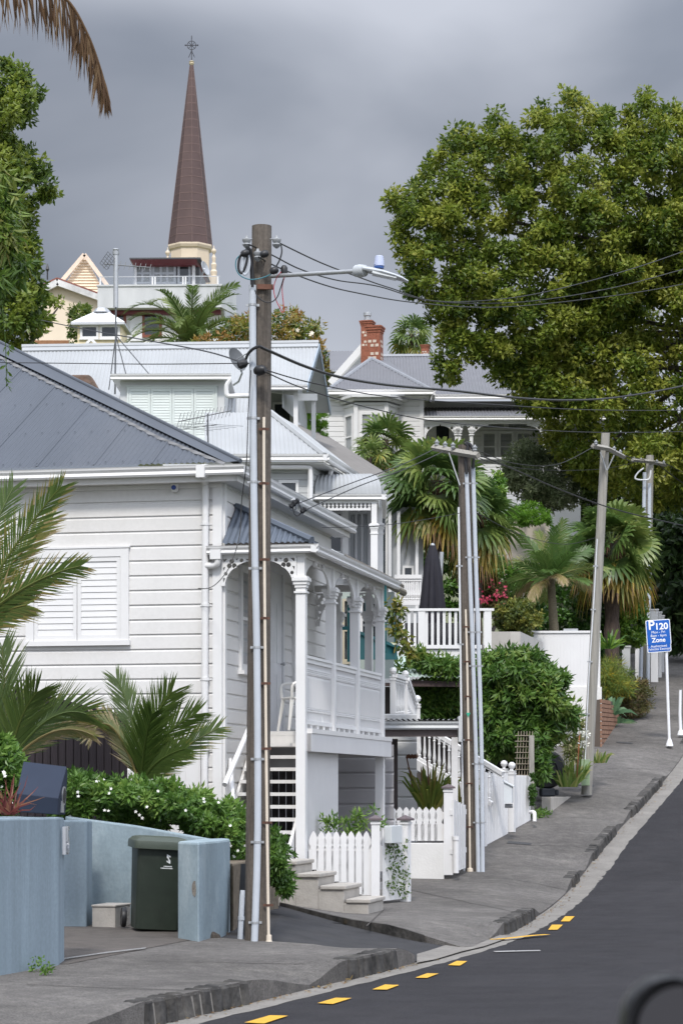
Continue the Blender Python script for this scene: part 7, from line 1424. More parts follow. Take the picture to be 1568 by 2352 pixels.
for (x0, x1, b_, cu, yb) in ((1104, 1142, 1, True, 1062), (1143, 1181, 1, True, 1062), (1182, 1222, 1, True, 1062)):
    u0, z1 = w3b.hit(x0, 990); u1, z0 = w3b.hit(x1, yb); window_uz(w3b, u0, u1, z0, z1, v3, fw=.09, bars=(b_, 2), curtain=cu, sill=False)
for (x0, x1) in ((1105, 1160), (1164, 1222)): u0, z1 = w3b.hit(x0, 966); u1, z0 = w3b.hit(x1, 986); window_uz(w3b, u0, u1, z0, z1, v3, fw=.05, bars=(1, 1), curtain=True, sill=False)
u0, z1 = w3b.hit(994, 968); u1, z0 = w3b.hit(1038, 1062); window_uz(w3b, u0, u1, z0, z1, v3, fw=.1, bars=(1, 2), sill=False)
mb = MB(); a, b = w3.hit(1086, 1052, -.15)[0], w3.hit(1330, 1052, -.15)[0]; z = w3.hit(1100, 1052, -.15)[1]; mb.box(w3, a, b, -.19, -.11, z - .04, z + .02); boardwall(mb, Fr(w3.pt(a, -.1, 0), w3.u), 0, b - a, w3.hit(0, 1210, -.15)[1], z - .18, .165, w3.hit(0, 1100, -.1)[1], .02); mb.build('verandah_apron', WHITE2, v3)
mb = MB(); mb.box(w3, a, b, -.6, -.12, w3.hit(0, 1240)[1] - .5, w3.hit(0, 1168)[1]); mb.build('base_wall', WHITE2, v3)
BRICK = mat('red_chimney_brick', (.24, .085, .05), .9, .3, 14, bump=.5, bscale=30); PALEB = mat('pale_chimney_brick', (.52, .44, .36), .9, .12, 14, bump=.4, bscale=30)
def stack(name, label, x0, x1, yt, yb, Y, parent=None, pot=None):
    t = thing(name, label, 'chimney', P((x0 + x1) / 2, yb, Y)); f_ = Fr(P((x0 + x1) / 2, 0, Y), (1, -.25)); w = (x1 - x0) / F * Y / 2 * .86; zt_, zb_ = P(0, yt, Y).z, P(0, yb, Y).z; h = zt_ - zb_
    mb = MB(); mb.box(f_, -w, w, -w, w, zb_ - .8, zt_ - .2 * h); mb.box(f_, -w * 1.08, w * 1.08, -w * 1.08, w * 1.08, zt_ - .2 * h + .001, zt_ - .13 * h); mb.box(f_, -w * 1.2, w * 1.2, -w * 1.2, w * 1.2, zt_ - .13 * h + .001, zt_ - .06 * h); mb.box(f_, -w * 1.3, w * 1.3, -w * 1.3, w * 1.3, zt_ - .06 * h + .001, zt_ - .02 * h); mb.box(f_, -w, w, -w, w, zt_ - .02 * h + .001, zt_); mb.build('brickwork', BRICK, t)
    mb = MB(); n = 6
    for r in range(n):
        if r % 3 == 2: continue
        z0 = zb_ + h * .06 + r * h * .115
        for i in range(3):
            u = -w + (i + .5 * (r % 2)) * w * .72 + .04
            if u + w * .5 < w + .02: mb.box(f_, u, u + w * .5, -w - .004, -w + .05, z0, z0 + h * .075); mb.box(f_, w - .05, w + .004, u, u + w * .5, z0, z0 + h * .075)
    mb.build('pale_bricks', PALEB, t); return t, f_, zt_
stack('chimney_stack', 'red and cream striped brick chimney on the charcoal roof', 843, 879, 749, 832, 77); t_, f_, z_ = stack('chimney_stack', 'taller red brick chimney with a metal cowl behind the white gable', 829, 858, 737, 800, 79.5)
mb = MB(); mb.lathe(f_.pt(0, 0, z_), [(.12, 0), (.12, .05), (.10, .06), (.10, .16), (.13, .17), (.13, .27), (.12, .28)], 14); mb.build('cowl', GALV, t_, smooth=True)
stack('chimney_stack', 'small distant brick chimney half hidden behind the fan palm', 967, 986, 792, 830, 88)
gb = thing('gable_house', 'white gabled house with a carved finial behind the charcoal roof', 'house', P(820, 900, 83)); YG = 82
mb = MB(); mb.add([P(836, 792, YG), P(763, 876, YG), P(763, 960, YG), P(905, 960, YG), P(905, 876, YG)], [(0, 1, 2, 3, 4)]); mb.build('gable_wall', mat('gable_grey', (.55, .55, .54), .5), gb)
mb = MB(); bar(mb, P(838, 790, YG - .3), P(758, 880, YG - .3), .08, .22); bar(mb, P(836, 790, YG - .3), P(912, 878, YG - .3), .08, .22); mb.build('barge_board', WHITE2, gb)
mb = MB(); f_ = Fr(P(836.5, 0, YG - .4), (1, 0)); z0, z1, z2 = P(0, 815, YG).z, P(0, 785, YG).z, P(0, 752, YG).z; c = f_.pt(0, 0, 0); mb.lathe(Vector((c.x, c.y, 0)), [(.03, z0), (.07, z0 + .1), (.07, z1), (.10, z1 + .03), (.05, z1 + .08), (.045, z2 - .15), (.01, z2)], 6); mb.build('finial', WHITE2, gb)
mb = MB(); mb.quad(P(757, 849, 84), P(836, 849, 84), P(836, 806, 87), P(757, 806, 87)); mb.build('roof', ROOFC, gb)
gw = Fr(P(840, 0, YG), (1, 0)); window(gw, 832, 842, 858, 866, gb, fw=.06, bars=(1, 1), m=WHITE2)
dh = thing('dark_roofed_house', 'dark slate roofed house just showing right of the magnolia', 'house', P(790, 900, 92)); mb = MB(); corr(mb, [P(740, 850, 90), P(830, 850, 90), P(830, 806, 94), P(740, 806, 94)], P(740, 850, 90), P(830, 850, 90), .12, .015, 4); mb.build('roof', mat('dark_slate_roof', (.075, .08, .095), .5), dh); mb = MB(); mb.prism([P(742, 853, 90.4), P(830, 853, 90.4), P(830, 960, 90.4), P(742, 960, 90.4)], Vector((0, .2, 0))); mb.build('wall', GREYP, dh)
# ================================================================== BUILDINGS ON THE CREST
CREAM = mat('cream_painted_block', (.70, .59, .46), .8, .05, .5, dirt=(.62, .51, .39), dfac=.4); YC = 150
bc_ = thing('cream_building', 'cream painted block building with weathered white eaves and a boarded upper gable', 'building', P(160, 820, YC)); cfm = Fr(P(160, 800, YC), (1, 0))
mb = MB(); mb.prism([P(74, 674, YC), P(132, 641, YC), P(245, 690, YC), P(330, 720, YC), P(330, 860, YC), P(60, 860, YC), P(60, 690, YC)], Vector((0, 9, 0))); mb.build('wall', CREAM, bc_)
mb = MB(); PW = mat('peeling_white', (.55, .54, .53), .8, .25, 2, dirt=(.35, .33, .31)); bar(mb, P(132, 648, YC - .4), P(60, 684, YC - .4), .3, .42); bar(mb, P(132, 648, YC - .4), P(260, 694, YC - .4), .3, .42); mb.build('eave_boards', PW, bc_)
mb = MB(); bar(mb, P(132, 640, YC - .3), P(58, 676, YC - .3), .5, .1); bar(mb, P(132, 640, YC - .3), P(262, 688, YC - .3), .5, .1); mb.build('roof_edge', mat('red_brown_roof', (.22, .08, .06), .7), bc_)
gfm = Fr(P(190, 0, YC + 4), (1, 0)); mb = MB(); N = 15
for i in range(N):
    ya, yb = 590 + i * 6.6, 590 + (i + 1) * 6.6; ha, hb = (ya - 584) * .66, (yb - 584) * .66; mb.add([P(194 - hb, yb, YC + 3.9), P(194 + hb * .8, yb, YC + 3.9), P(194 + ha * .8, ya + .8, YC + 4), P(194 - ha, ya + .8, YC + 4)], [(0, 1, 2, 3)]); mb.add([P(194 - hb, yb, YC + 3.9), P(194 + hb * .8, yb, YC + 3.9), P(194 + hb * .8, yb + .8, YC + 4), P(194 - hb, yb + .8, YC + 4)], [(0, 1, 2, 3)])
mb.build('gable_boards', CREAM, bc_); mb = MB(); bar(mb, P(194, 584, YC + 3.6), P(136, 652, YC + 3.6), .2, .25); bar(mb, P(194, 584, YC + 3.6), P(250, 660, YC + 3.6), .2, .25); mb.build('gable_barge', mat('pinkish_cream', (.66, .53, .43), .7), bc_)
mb = MB(); mb.tube([P(109, 642, YC), P(109, 615, YC)], .05, 6); mb.lathe(P(109, 618, YC), [(.02, -.2), (.12, 0), (.02, .35)], 6); mb.build('vent_pipe', BLACK, bc_)
# timber pergola below it
mb = MB()
for i in range(6): bar(mb, P(80, 783 + i * 2.0, 140), P(158, 783 + i * 2.0, 140), .3, .04)
mb.prism([P(80, 786, 140.3), P(152, 786, 140.3), P(168, 800, 140.3), P(80, 800, 140.3)], Vector((0, .2, 0))); o = mb.build('timber_pergola', mat('orange_brown_timber', (.32, .16, .08), .7, .15, 3)); tag(o, 'orange brown slatted timber screen below the cream building', 'pergola')
mb = MB(); mb.prism([P(78, 794, 110), P(175, 794, 110), P(175, 900, 110), P(60, 900, 110)], Vector((0, .3, 0))); o = mb.build('white_parapet', WHITE2); tag(o, 'low white parapet wall behind the left end of the pale roof', 'wall')
# penthouse
ph = thing('apartment_block', 'apartment block with a glazed rooftop room, dark red eaves and a concrete balcony', 'building', P(370, 850, 130)); YH = 130; hf = Fr(P(370, 0, YH), (1, -.03))
def hu(x, v=0): return hf.hit(x, 650, v)[0]
def hz(y, v=0): return hf.hit(370, y, v)[1]
CONG = mat('stained_grey_concrete', (.46, .465, .465), .85, .12, 1.0, dirt=(.60, .60, .59), stretch=(1, 1, .3)); DRED = mat('dark_red_fascia', (.13, .025, .03), .5)
mb = MB(); mb.box(hf, hu(224), hu(508), 0, 4, hz(706), hz(657)); mb.box(hf, hu(224) - .05, hu(508) + .05, -.06, .2, hz(657) + .001, hz(653)); mb.build('balcony', CONG, ph)
mb = MB(); mb.box(hf, hu(230), hu(500), 1, 5, hz(860), hz(706) - .02); mb.build('lower_storey', mat('offwhite_wall', (.70, .69, .66), .6), ph)
mb = MB(); mb.box(hf, hu(225), hu(505), .6, .98, hz(716), hz(706) - .03); mb.build('dark_band', DRED, ph)
lfm = Fr(hf.pt(0, 1, 0), hf.u); 
for x0, x1 in ((266, 290), (326, 372)): u0, z1 = lfm.hit(x0, 718); u1, z0 = lfm.hit(x1, 775); window_uz(lfm, u0, u1, z0, z1, ph, fw=.15, bars=(1, 1), m=mat('red_brown_frame', (.20, .06, .035), .5), sill=False)
mb = MB(); rm_ = Fr(hf.pt(0, 1.6, 0), hf.u); mb.box(rm_, hu(303), hu(452), 0, 4, hz(650), hz(599)); mb.build('roof_room', mat('room_shade', (.10, .10, .105), .6), ph)
for (x0, x1, b_) in ((306, 349, (2, 2)), (350, 404, (3, 2)), (408, 438, (1, 1))): u0, z1 = rm_.hit(x0, 603); u1, z0 = rm_.hit(x1, 652); window_uz(rm_, u0, u1, z0, z1, ph, fw=.12, bars=b_, sill=False, curtain=x0 != 408, m=mat('silver_frame', (.45, .47, .5), .4), mid=.12)  # pale curtains added behind the wide panes stand in for sky reflected in the glass
mb = MB(); mb.box(rm_, hu(302), hu(307), -.2, -.07, hz(654), hz(598)); mb.box(rm_, hu(436), hu(443), -.3, -.07, hz(654), hz(598)); mb.build('white_posts', WHITE2, ph)
mb = MB(); zr0, zr1 = hz(598), hz(590); mb.hexa([rm_.pt(hu(303), -.6, zr0), rm_.pt(hu(448), -.6, zr0), rm_.pt(hu(452), 4, zr0), rm_.pt(hu(303), 4, zr0), rm_.pt(hu(296), -1.1, zr1), rm_.pt(hu(449), -1.1, zr1), rm_.pt(hu(458), 5, zr1), rm_.pt(hu(296), 5, zr1)]); mb.build('eaves', DRED, ph)
mb = MB(); mb.box(rm_, hu(295), hu(459), -1.15, 5, zr1 + .002, zr1 + .08); mb.build('roof', mat('dark_edge', (.06, .06, .065), .5), ph)
mb = MB(); mb.box(hf, hu(228), hu(506), .05, .09, hz(635) , hz(633)); mb.build('rail', GALV, ph)
mb = MB()
for x in (230, 262, 350, 356, 420, 426, 500): mb.box(hf, hu(x) - .04, hu(x) + .04, .04, .1, hz(653) + .003, hz(635) - .002)
mb.build('rail_posts', WHITE2, ph); mb = MB(); mb.quad(hf.pt(hu(230), .07, hz(652)), hf.pt(hu(505), .07, hz(652)), hf.pt(hu(505), .07, hz(636)), hf.pt(hu(230), .07, hz(636))); mb.build('glass_panel', glassmat('pale_glass', (.3, .33, .36), .25), ph)
mb = MB(); c = rm_.pt(hu(465), -.5, hz(607)); mb.lathe(c, [(.02, -.1), (.25, -.03), (.42, .07), (.4, .09), (.02, -.06)], 16, Vector((.8, -.35, .25))); mb.tube([c, rm_.pt(hu(455), .2, hz(622))], .05, 6); mb.build('satellite_dish', GALV, ph, smooth=True)
mb = MB(); sdv = Fr(hf.pt(hu(508), 0, 0), (.35, 1)); mb.box(sdv, .0, 2.2, .0, .15, hz(706), hz(657)); mb.build('balcony_side', CONG, ph)
mb = MB(); mb.box(hf, hu(293), hu(322), .9, .98, hz(775), hz(718)); mb.build('white_boards', WHITE2, ph)
# white pavilion
pvn = thing('pavilion', 'small sunroom with a white pyramid roof and wide windows', 'pavilion', P(228, 830, 118)); pf = Fr(P(228, 0, 118), (1, -.04)); YP2 = 118
def pu2(x, v=0): return pf.hit(x, 750, v)[0]
def pz2(y, v=0): return pf.hit(228, y, v)[1]
cw_ = (pu2(278) - pu2(178)); mb = MB(); mb.box(pf, pu2(178), pu2(279), 0, cw_, pz2(790), pz2(745)); mb.build('wall', mat('pale_yellow_paint', (.66, .56, .36), .6), pvn)
e = [pf.pt(pu2(165), -.35, pz2(742)), pf.pt(pu2(288), -.35, pz2(742)), pf.pt(pu2(288), cw_ + .3, pz2(742)), pf.pt(pu2(165), cw_ + .3, pz2(742))]; ap2 = [pf.pt(pu2(216), cw_ * .45, pz2(704)), pf.pt(pu2(238), cw_ * .45, pz2(704))]
mb = MB(); mb.add(e + ap2, [(0, 1, 5, 4), (1, 2, 5), (2, 3, 4, 5), (3, 0, 4)]); mb.build('roof', mat('white_roof', (.80, .81, .82), .5, .02), pvn); mb = MB(); mb.prism([p + Vector((0, 0, -.003)) for p in e], Vector((0, 0, -.12))); mb.build('eaves', mat('grey_fascia', (.45, .46, .48), .5), pvn)
mb = MB(); mb.lathe((ap2[0] + ap2[1]) / 2, [(.5, -.12), (.3, .1), (.02, .18)], 6); mb.build('roof_cap', GALV, pvn)
for x0, x1 in ((184, 227), (229, 276)): u0, z1 = pf.hit(x0, 746); u1, z0 = pf.hit(x1, 778); window_uz(pf, u0, u1, z0, z1, pvn, fw=.12, bars=(1, 1), m=WHITE2)
mb = MB(); mb.prism([P(184, 800, 113), P(209, 773, 113), P(234, 800, 113), P(226, 800, 113), P(209, 782, 113), P(192, 800, 113)], Vector((0, .2, 0))); mb.prism([P(197, 800, 113.1), P(209, 786, 113.1), P(221, 800, 113.1)], Vector((0, .2, 0))); o = mb.build('barge_gable', WHITE2); tag(o, 'tiny white gable peak in front of the sunroom windows', 'gable'); 
yw = MB(); yw.prism([P(170, 786, 114), P(330, 788, 114), P(330, 860, 114), P(170, 860, 114)], Vector((0, .4, 0))); o = yw.build('yellow_wall', MATS['pale_yellow_paint']); tag(o, 'pale yellow wall strip below the white sunroom', 'wall')
# church spire
YS = 240; ch = thing('church_spire', 'tall brown octagonal church spire on a cream tower with a ringed cross', 'church', P(440, 900, YS)); cxs = P(437, 570, YS); rb = 47 / F * YS / math.cos(R(22.5)); SPB = mat('brown_shingle', (.072, .044, .041), .7, .12, .6, dirt=(.11, .07, .062), stretch=(1, 1, .5))
SPL = mat('spire_seams', (.15, .10, .09), .8)
ztp = P(0, 143, YS).z; zb_ = P(0, 566, YS).z; mb = MB(); n = 8; M = 22; vs = []
axo = P(440, 143, YS); c0 = Vector((cxs.x, cxs.y, 0))
for j in range(M + 1):
    f = j / M; r = rb * (1 - f) * (1.0) + .14 * f; z = zb_ + (ztp - zb_) * f; cx_ = c0.lerp(Vector((axo.x, axo.y, 0)), f)
    for k in range(n): a = 2 * math.pi * (k + .18) / n; vs.append((cx_.x + r * math.cos(a), cx_.y + r * math.sin(a), z))
mb.add(vs, [(j * n + k, j * n + (k + 1) % n, (j + 1) * n + (k + 1) % n, (j + 1) * n + k) for j in range(M) for k in range(n)]); mb.build('spire', SPB, ch)
mb = MB()
for j in range(1, M):
    V_ = [Vector(vs[j * n + k]) for k in range(n)]; cc = sum(V_, Vector()) / n; V_ = [cc + (p - cc) * 1.012 for p in V_]
    for k in range(n): p, q = V_[k], V_[(k + 1) % n]; mb.quad(p, q, q + Vector((0, 0, .07)), p + Vector((0, 0, .07)))
for k in range(n):
    mb.tube([Vector(vs[k]), Vector(vs[M * n + k])], .03, 4)
mb.build('seams', SPL, ch)
SPC = mat('cream_tower_stone', (.60, .50, .38), .8, .06, 1)
mb = MB(); C0 = Vector((cxs.x, cxs.y, 0)); mb.lathe(C0, [(rb * .92, zb_ - 9), (rb * .92, zb_ - .5), (rb * 1.0, zb_ - .4), (rb * 1.06, zb_ - .15), (rb * 1.06, zb_)], 8); tb_ = mb.build('tower', SPC, ch); tb_.rotation_euler = (0, 0, 0)
for px in (385, 491):
    c = P(px, 600, YS - 2); mb = MB(); zt_ = P(0, 574 if px > 400 else 578, YS).z
    mb.lathe(Vector((c.x, c.y, 0)), [(.5, zt_ - 9), (.5, zt_ - 3.2), (.3, zt_ - 3), (.36, zt_ - 2.6), (.22, zt_ - 2.4), (.3, zt_ - 1.9), (.16, zt_ - 1.7), (.22, zt_ - 1.2), (.08, zt_ - .9), (.25, zt_ - .6), (.25, zt_ - .45), (.06, zt_ - .3), (.03, zt_)], 8); mb.build('pinnacle', SPC, ch)
mb = MB(); c = Vector((axo.x, axo.y, ztp)); mb.lathe(c, [(.16, -.3), (.28, -.1), (.2, .0), (.28, .1), (.1, .2)], 8); mb.build('finial_collar', mat('gilt_stone', (.45, .38, .26), .6), ch)
mb = MB(); k = YS / F; top = ztp + 60 * k; ctr = c + Vector((0, 0, 40 * k)); IR = .05
mb.tube([c, c + Vector((0, 0, 62 * k))], IR, 5); mb.tube([ctr + Vector((-14 * k, 0, 0)), ctr + Vector((14 * k, 0, 0))], IR, 5); mb.tube([ctr + Vector((10 * k * math.cos(a), 0, 10 * k * math.sin(a))) for a in [i * math.pi / 8 for i in range(17)]], IR * .8, 5)
for a in (45, 135, 225, 315): d = Vector((math.cos(R(a)), 0, math.sin(R(a)))); mb.tube([ctr, ctr + d * 10 * k], IR * .6, 4)
for s in (-1, 1): mb.tube([c + Vector((s * 7 * k, 0, 12 * k)), c + Vector((s * 1.5 * k, 0, 24 * k)), c + Vector((0, 0, 30 * k))], IR * .7, 4); mb.lathe(ctr + Vector((s * 14 * k, 0, -2 * k)), [(.02, 0), (.1, .1), (.02, .2)], 5)
mb.build('cross', mat('dark_iron', (.05, .05, .06), .6), ch)
# ================================================================== TREES AND GARDEN PLANTS
random.seed(77)
OAK = leafmat('tree_leaves', [(.028, .055, .008), (.075, .118, .014), (.145, .185, .024), (.22, .245, .04), (.28, .28, .06)], .42, .45, .35)
polyA = [(1040, 885), (1015, 872), (1000, 832), (1012, 790), (990, 740), (985, 700), (945, 682), (920, 655), (938, 622), (915, 590), (905, 545), (893, 522), (918, 505), (885, 480), (880, 443), (907, 440), (945, 425), (968, 385), (1003, 332), (1025, 300), (1058, 292), (1095, 303), (1120, 292), (1130, 255), (1155, 265), (1185, 285), (1208, 272), (1235, 247), (1270, 242), (1283, 207), (1335, 215), (1378, 228), (1400, 258), (1440, 255), (1455, 222), (1480, 203), (1520, 232), (1570, 255), (1640, 300), (1660, 620), (1640, 800), (1500, 900), (1400, 960), (1300, 1000), (1245, 962), (1215, 930), (1190, 882), (1150, 852), (1118, 828), (1085, 822), (1060, 850)]
YA = 63.6
polyA2 = [p for p in polyA if not (p[0] > 1270 and p[1] > 600)]; k = polyA2.index((1660, 620)) if (1660, 620) in polyA2 else polyA2.index((1640, 300)) + 1; polyA2[k:k] = [(1660, 640), (1480, 720), (1360, 800), (1290, 900)]
tb0 = Vector((19.5, 64, G(64))); ta_ = thing('broadleaf_tree', 'large spreading tree rising over the hilltop villa, its crown filling the upper right', 'tree', tb0)
mb, c = crown(polyA2, YA, 1.5, 980, 24, 92, .145, .08, (.1, .8), droop=.15, flat=.8); m2, c2 = crown([(1660, 300), (1900, 240), (2250, 420), (2500, 620), (2450, 900), (2000, 980), (1700, 800), (1640, 600)], YA, 5, 260, 52, 60, .3, .16, (.1, .8))
mb.add(m2.V, m2.F); mb.T[-len(m2.T):] = m2.T; mb.build('crown', OAK, ta_, tint=True)
mb = MB(); top = P(2050, 700, YA); mb.tube(smooth_path([tb0, tb0.lerp(top, .5) + Vector((.2, 0, 0)), top], 5), [.5 - .022 * i for i in range(11)], 10); mb.build('trunk', BARK, ta_, smooth=True)
mb = MB()
for i in list(RNG.choice(len(c), 24, replace=False)):
    e = Vector(c[i]) + Vector((0, 1.2, 0)); s_ = tb0.lerp(top, random.uniform(.6, 1)); p = smooth_path([s_, s_.lerp(e, .5) + Vector((0, .5, random.uniform(.2, 1.2))), e], 5); mb.tube(p, [.15 * (1 - .88 * q / (len(p) - 1)) for q in range(len(p))], 5)
mb.build('limbs', BARK, ta_, smooth=True)
polyB = [(1660, 430), (1560, 470), (1500, 520), (1440, 540), (1400, 590), (1330, 600), (1290, 660), (1225, 705), (1190, 800), (1120, 850), (1190, 890), (1215, 950), (1250, 1000), (1290, 1055), (1310, 1110), (1360, 1100), (1420, 1150), (1500, 1160), (1560, 1180), (1660, 1180)]
plant('broadleaf_tree', 'lighter green tree in front at the right edge, overhanging the leaning pole', 'tree', polyB, 65.5, 2.6, 620, 25, 84, .16, .088, OAK, (.2, .85), trunk=(Vector((18.4, 67, G(67))), P(1700, 760, 66), .36), limbs=18, droop=.35)
LT = leafmat('dense_tree_leaves', [(.022, .045, .010), (.065, .108, .016), (.14, .185, .027), (.23, .26, .05)], .42, .4, .4)
poly = [(-70, 128), (10, 138), (48, 152), (60, 175), (92, 208), (70, 238), (62, 282), (55, 320), (82, 352), (100, 385), (128, 430), (108, 452), (92, 465), (70, 482), (76, 512), (60, 540), (96, 562), (88, 590), (102, 612), (95, 640), (105, 668), (146, 690), (120, 712), (105, 748), (85, 772), (70, 806), (20, 806), (-70, 800)]
plant('broadleaf_tree', 'dense green tree at the left edge behind the slate grey roof', 'tree', poly, 60, 1.6, 340, 21, 66, .16, .09, LT, (.15, .85), trunk=(Vector((-9.6, 60.5, G(60))), P(-70, 500, 60), .3), limbs=8)
NT = leafmat('large_near_leaves', [(.03, .065, .012), (.07, .13, .02), (.13, .19, .035), (.22, .20, .07)], .4, .4, .4)
poly = [(-70, 330), (0, 335), (12, 395), (30, 420), (45, 440), (30, 480), (42, 560), (58, 610), (25, 640), (10, 690), (-70, 690)]
plant('leafy_tree', 'nearer tree with long drooping leaves at the far left edge', 'tree', poly, 25, .5, 60, 22, 26, .17, .042, NT, (.15, .8), trunk=(Vector((-4.9, 25.2, .2)), P(-120, 600, 25), .12), limbs=5, droop=.8)
Ls = Leaves()
for y in (790, 803, 838, 853, 868, 885): Ls.clump(P(12 + (y % 7), y, 24), .03, 3, .075, .032, random.uniform(.2, .6), droop=1.5)
mb = Ls.mesh(); mb.tube(smooth_path([P(5, 700, 24), P(12, 780, 24), P(14, 830, 24), P(15, 880, 24)], 4), .004, 4, t=.3); o = mb.build('hanging_vine', NT, tint=True); tag(o, 'thin hanging vine shoot in front of the slate grey roof at the left edge', 'vine')
# date palm on the crest
PH = leafmat('date_palm_leaves', [(.03, .055, .014), (.06, .10, .025), (.11, .15, .04), (.17, .18, .06)], .35, .4, .4)
def featherpalm(label, px, py, Y, n, L_, ll, lw, m, tr, droop=(1.0, 1.8), el=(.1, 1.35), seed=1, nl=44, tint=(.25, .6), dead=0, deadm=None, basez=None, name='feather_palm', vee=.45, g=None, hang=.4):
    random.seed(seed); c = P(px, py, Y); zb = G(Y) if basez is None else basez; t = thing(name, label, 'palm tree', Vector((c.x, c.y, zb)), g)
    mb = MB(); mb.tube(smooth_path([Vector((c.x + .1, c.y, zb)), Vector((c.x + .05, c.y, (zb + c.z) / 2)), c + Vector((0, 0, .1))], 6), [tr * (1.15 - .3 * i / 12) * (1 + .06 * (i % 2)) for i in range(13)], 10); mb.build('trunk', MATS['palm_trunk'], t, smooth=True)
    for i in range(n):
        a = 2.399963 * i; e = el[1] - (el[1] - el[0]) * (i / n); e = random.uniform(-.1, .6) if i >= n - dead else e; d = Vector((math.cos(a) * math.cos(e), math.sin(a) * math.cos(e), math.sin(e))); mb = MB()
        dd = i >= n - dead
        frond_mesh(mb, c, d, L_ * random.uniform(.85, 1.05) * (.85 if dd else 1), random.uniform(*droop) * (1.8 if dd else 1), n=nl, ll=ll * (.7 if dd else 1), lw=lw, tint=random.uniform(*tint), vee=vee, rr=tr * .13, hang=hang, tv=.09, deadtips=.6 if dd else .1, dead=.3 if dd else 0)
        mb.build('frond', deadm if dd and deadm else m, t, tint=True)
    return t
featherpalm('big arching date palm below the concrete balcony on the crest', 440, 792, 100, 40, 3.7, .6, .055, PH, .35, (1.3, 2.2), (-.1, 1.25), 4, 40, (.2, .75))
MG = leafmat('magnolia_leaves', [(.03, .06, .012), (.07, .11, .018), (.17, .17, .03), (.24, .15, .03), (.25, .13, .04)], .25, .3, .5)
poly = [(440, 800), (478, 768), (520, 747), (560, 726), (600, 716), (640, 722), (662, 708), (700, 725), (718, 745), (742, 742), (726, 766), (740, 795), (756, 832), (750, 880), (600, 880), (440, 850)]
t = plant('magnolia_tree', 'magnolia tree with glossy green and rust coloured leaves behind the pale roof', 'tree', poly, 88, 1.8, 300, 15, 40, .19, .085, MG, (.05, .95), trunk=(Vector((-3.0, 88, G(88))), P(610, 850, 88), .25), flat=1); flowers([(480, 770), (600, 725), (720, 750), (740, 840), (480, 830)], 86.6, 1.6, 9, .09, t, mat('cream_blossom', (.72, .64, .52), .6))
poly = [(168, 700), (185, 697), (205, 705), (212, 720), (195, 735), (182, 760), (176, 790), (162, 780), (160, 730)]
plant('small_tree', 'small dark tree between the cream building and the white sunroom', 'tree', poly, 124, .8, 50, 9, 30, .2, .1, LT, (.2, .7), trunk=(P(178, 900, 124), P(182, 760, 124), .12))
# ---- fan palms
FP = leafmat('fan_palm_leaves', [(.032, .065, .020), (.068, .122, .032), (.12, .172, .045), (.20, .235, .07), (.38, .27, .05), (.20, .12, .06)], .33, .35, .5)
def fanpalm(label, px, py, Y, n, stalk, rad, tr, seed, el=(-.5, 1.4), tint=(.1, .45), old=0, zb=None, segs=26, lw=.05, skirt=0, droop=.6, lean=(0, 0)):
    random.seed(seed); c = P(px, py, Y); zb = G(Y) if zb is None else zb; t = thing('fan_palm', label, 'palm tree', Vector((c.x + lean[0], c.y, zb)))
    mb = MB(); mb.tube(smooth_path([Vector((c.x + lean[0], c.y, zb)), Vector((c.x + lean[0] * .4, c.y, (zb + c.z) / 2)), c], 8), [tr * (1 + .10 * ((i * 7) % 3 - 1)) for i in range(17)], 10); mb.build('trunk', mat('shaggy_palm_trunk', (.07, .05, .04), .95, .4, 20, bump=1, bscale=30, stretch=(1, 1, .3)), t, smooth=True)
    for i in range(n):
        a = 2.399963 * i + .3; f = i / n; e = el[1] - (el[1] - el[0]) * f ** .8; d = Vector((math.cos(a) * math.cos(e), math.sin(a) * math.cos(e), math.sin(e))); mb = MB(); oldl = i >= n - old
        fan_mesh(mb, c + Vector((0, 0, -.25 * f)), d, stalk * random.uniform(.85, 1.15), rad * random.uniform(.85, 1.1), segs, tint=random.uniform(.5, .78) if oldl else random.uniform(*tint), droop=droop + (.9 if oldl else 0), tips=.5 if oldl else .06, lw=lw); mb.build('frond', FP, t, tint=True)
    if skirt:
        mb = MB()
        for i in range(150):
            a = random.uniform(0, 6.28); z0 = c.z - random.uniform(0, skirt); r = tr * random.uniform(1, 2.2); p = Vector((c.x + math.cos(a) * r, c.y + math.sin(a) * r, z0)); q = p + Vector((math.cos(a) * .14, math.sin(a) * .14, -random.uniform(.2, .5))); w = Vector((-math.sin(a), math.cos(a), 0)) * .015; mb.quad(p - w, p + w, q + w * .3, q - w * .3, random.uniform(.2, 1))
        mb.build('dead_skirt', leafmat('dead_skirt_leaves', [(.05, .025, .014), (.10, .05, .025), (.17, .10, .055)], .1), t, tint=True)
    return t
fanpalm('tall distant fan palm behind the brick chimney', 945, 768, 92, 26, .45, .62, .12, 3, (-.9, 1.4), (.2, .55), 4, segs=20, lw=.06, droop=.8)
fanpalm('small fan palm in front of the bay window', 884, 1010, 62.5, 24, .42, .50, .10, 5, (-.9, 1.35), (.1, .5), 2, segs=22, droop=.35, lw=.07)
fanpalm('young fan palm low beside the bay window palm', 848, 1045, 61.5, 10, .3, .40, .07, 6, (.0, 1.3), (.3, .6), 0, segs=20)
fanpalm('big shaggy fan palm behind the black umbrella', 1000, 1105, 53.5, 46, .66, .66, .17, 7, (-1.1, 1.4), (.08, .5), 6, segs=30, lw=.085, skirt=1.2, droop=.45)
fanpalm('fan palm with hanging yellowed fronds behind the second power pole', 1092, 1180, 54.5, 26, .52, .66, .15, 9, (-1.3, 1.2), (.05, .42), 8, segs=28, lw=.08, skirt=.8, droop=.6)
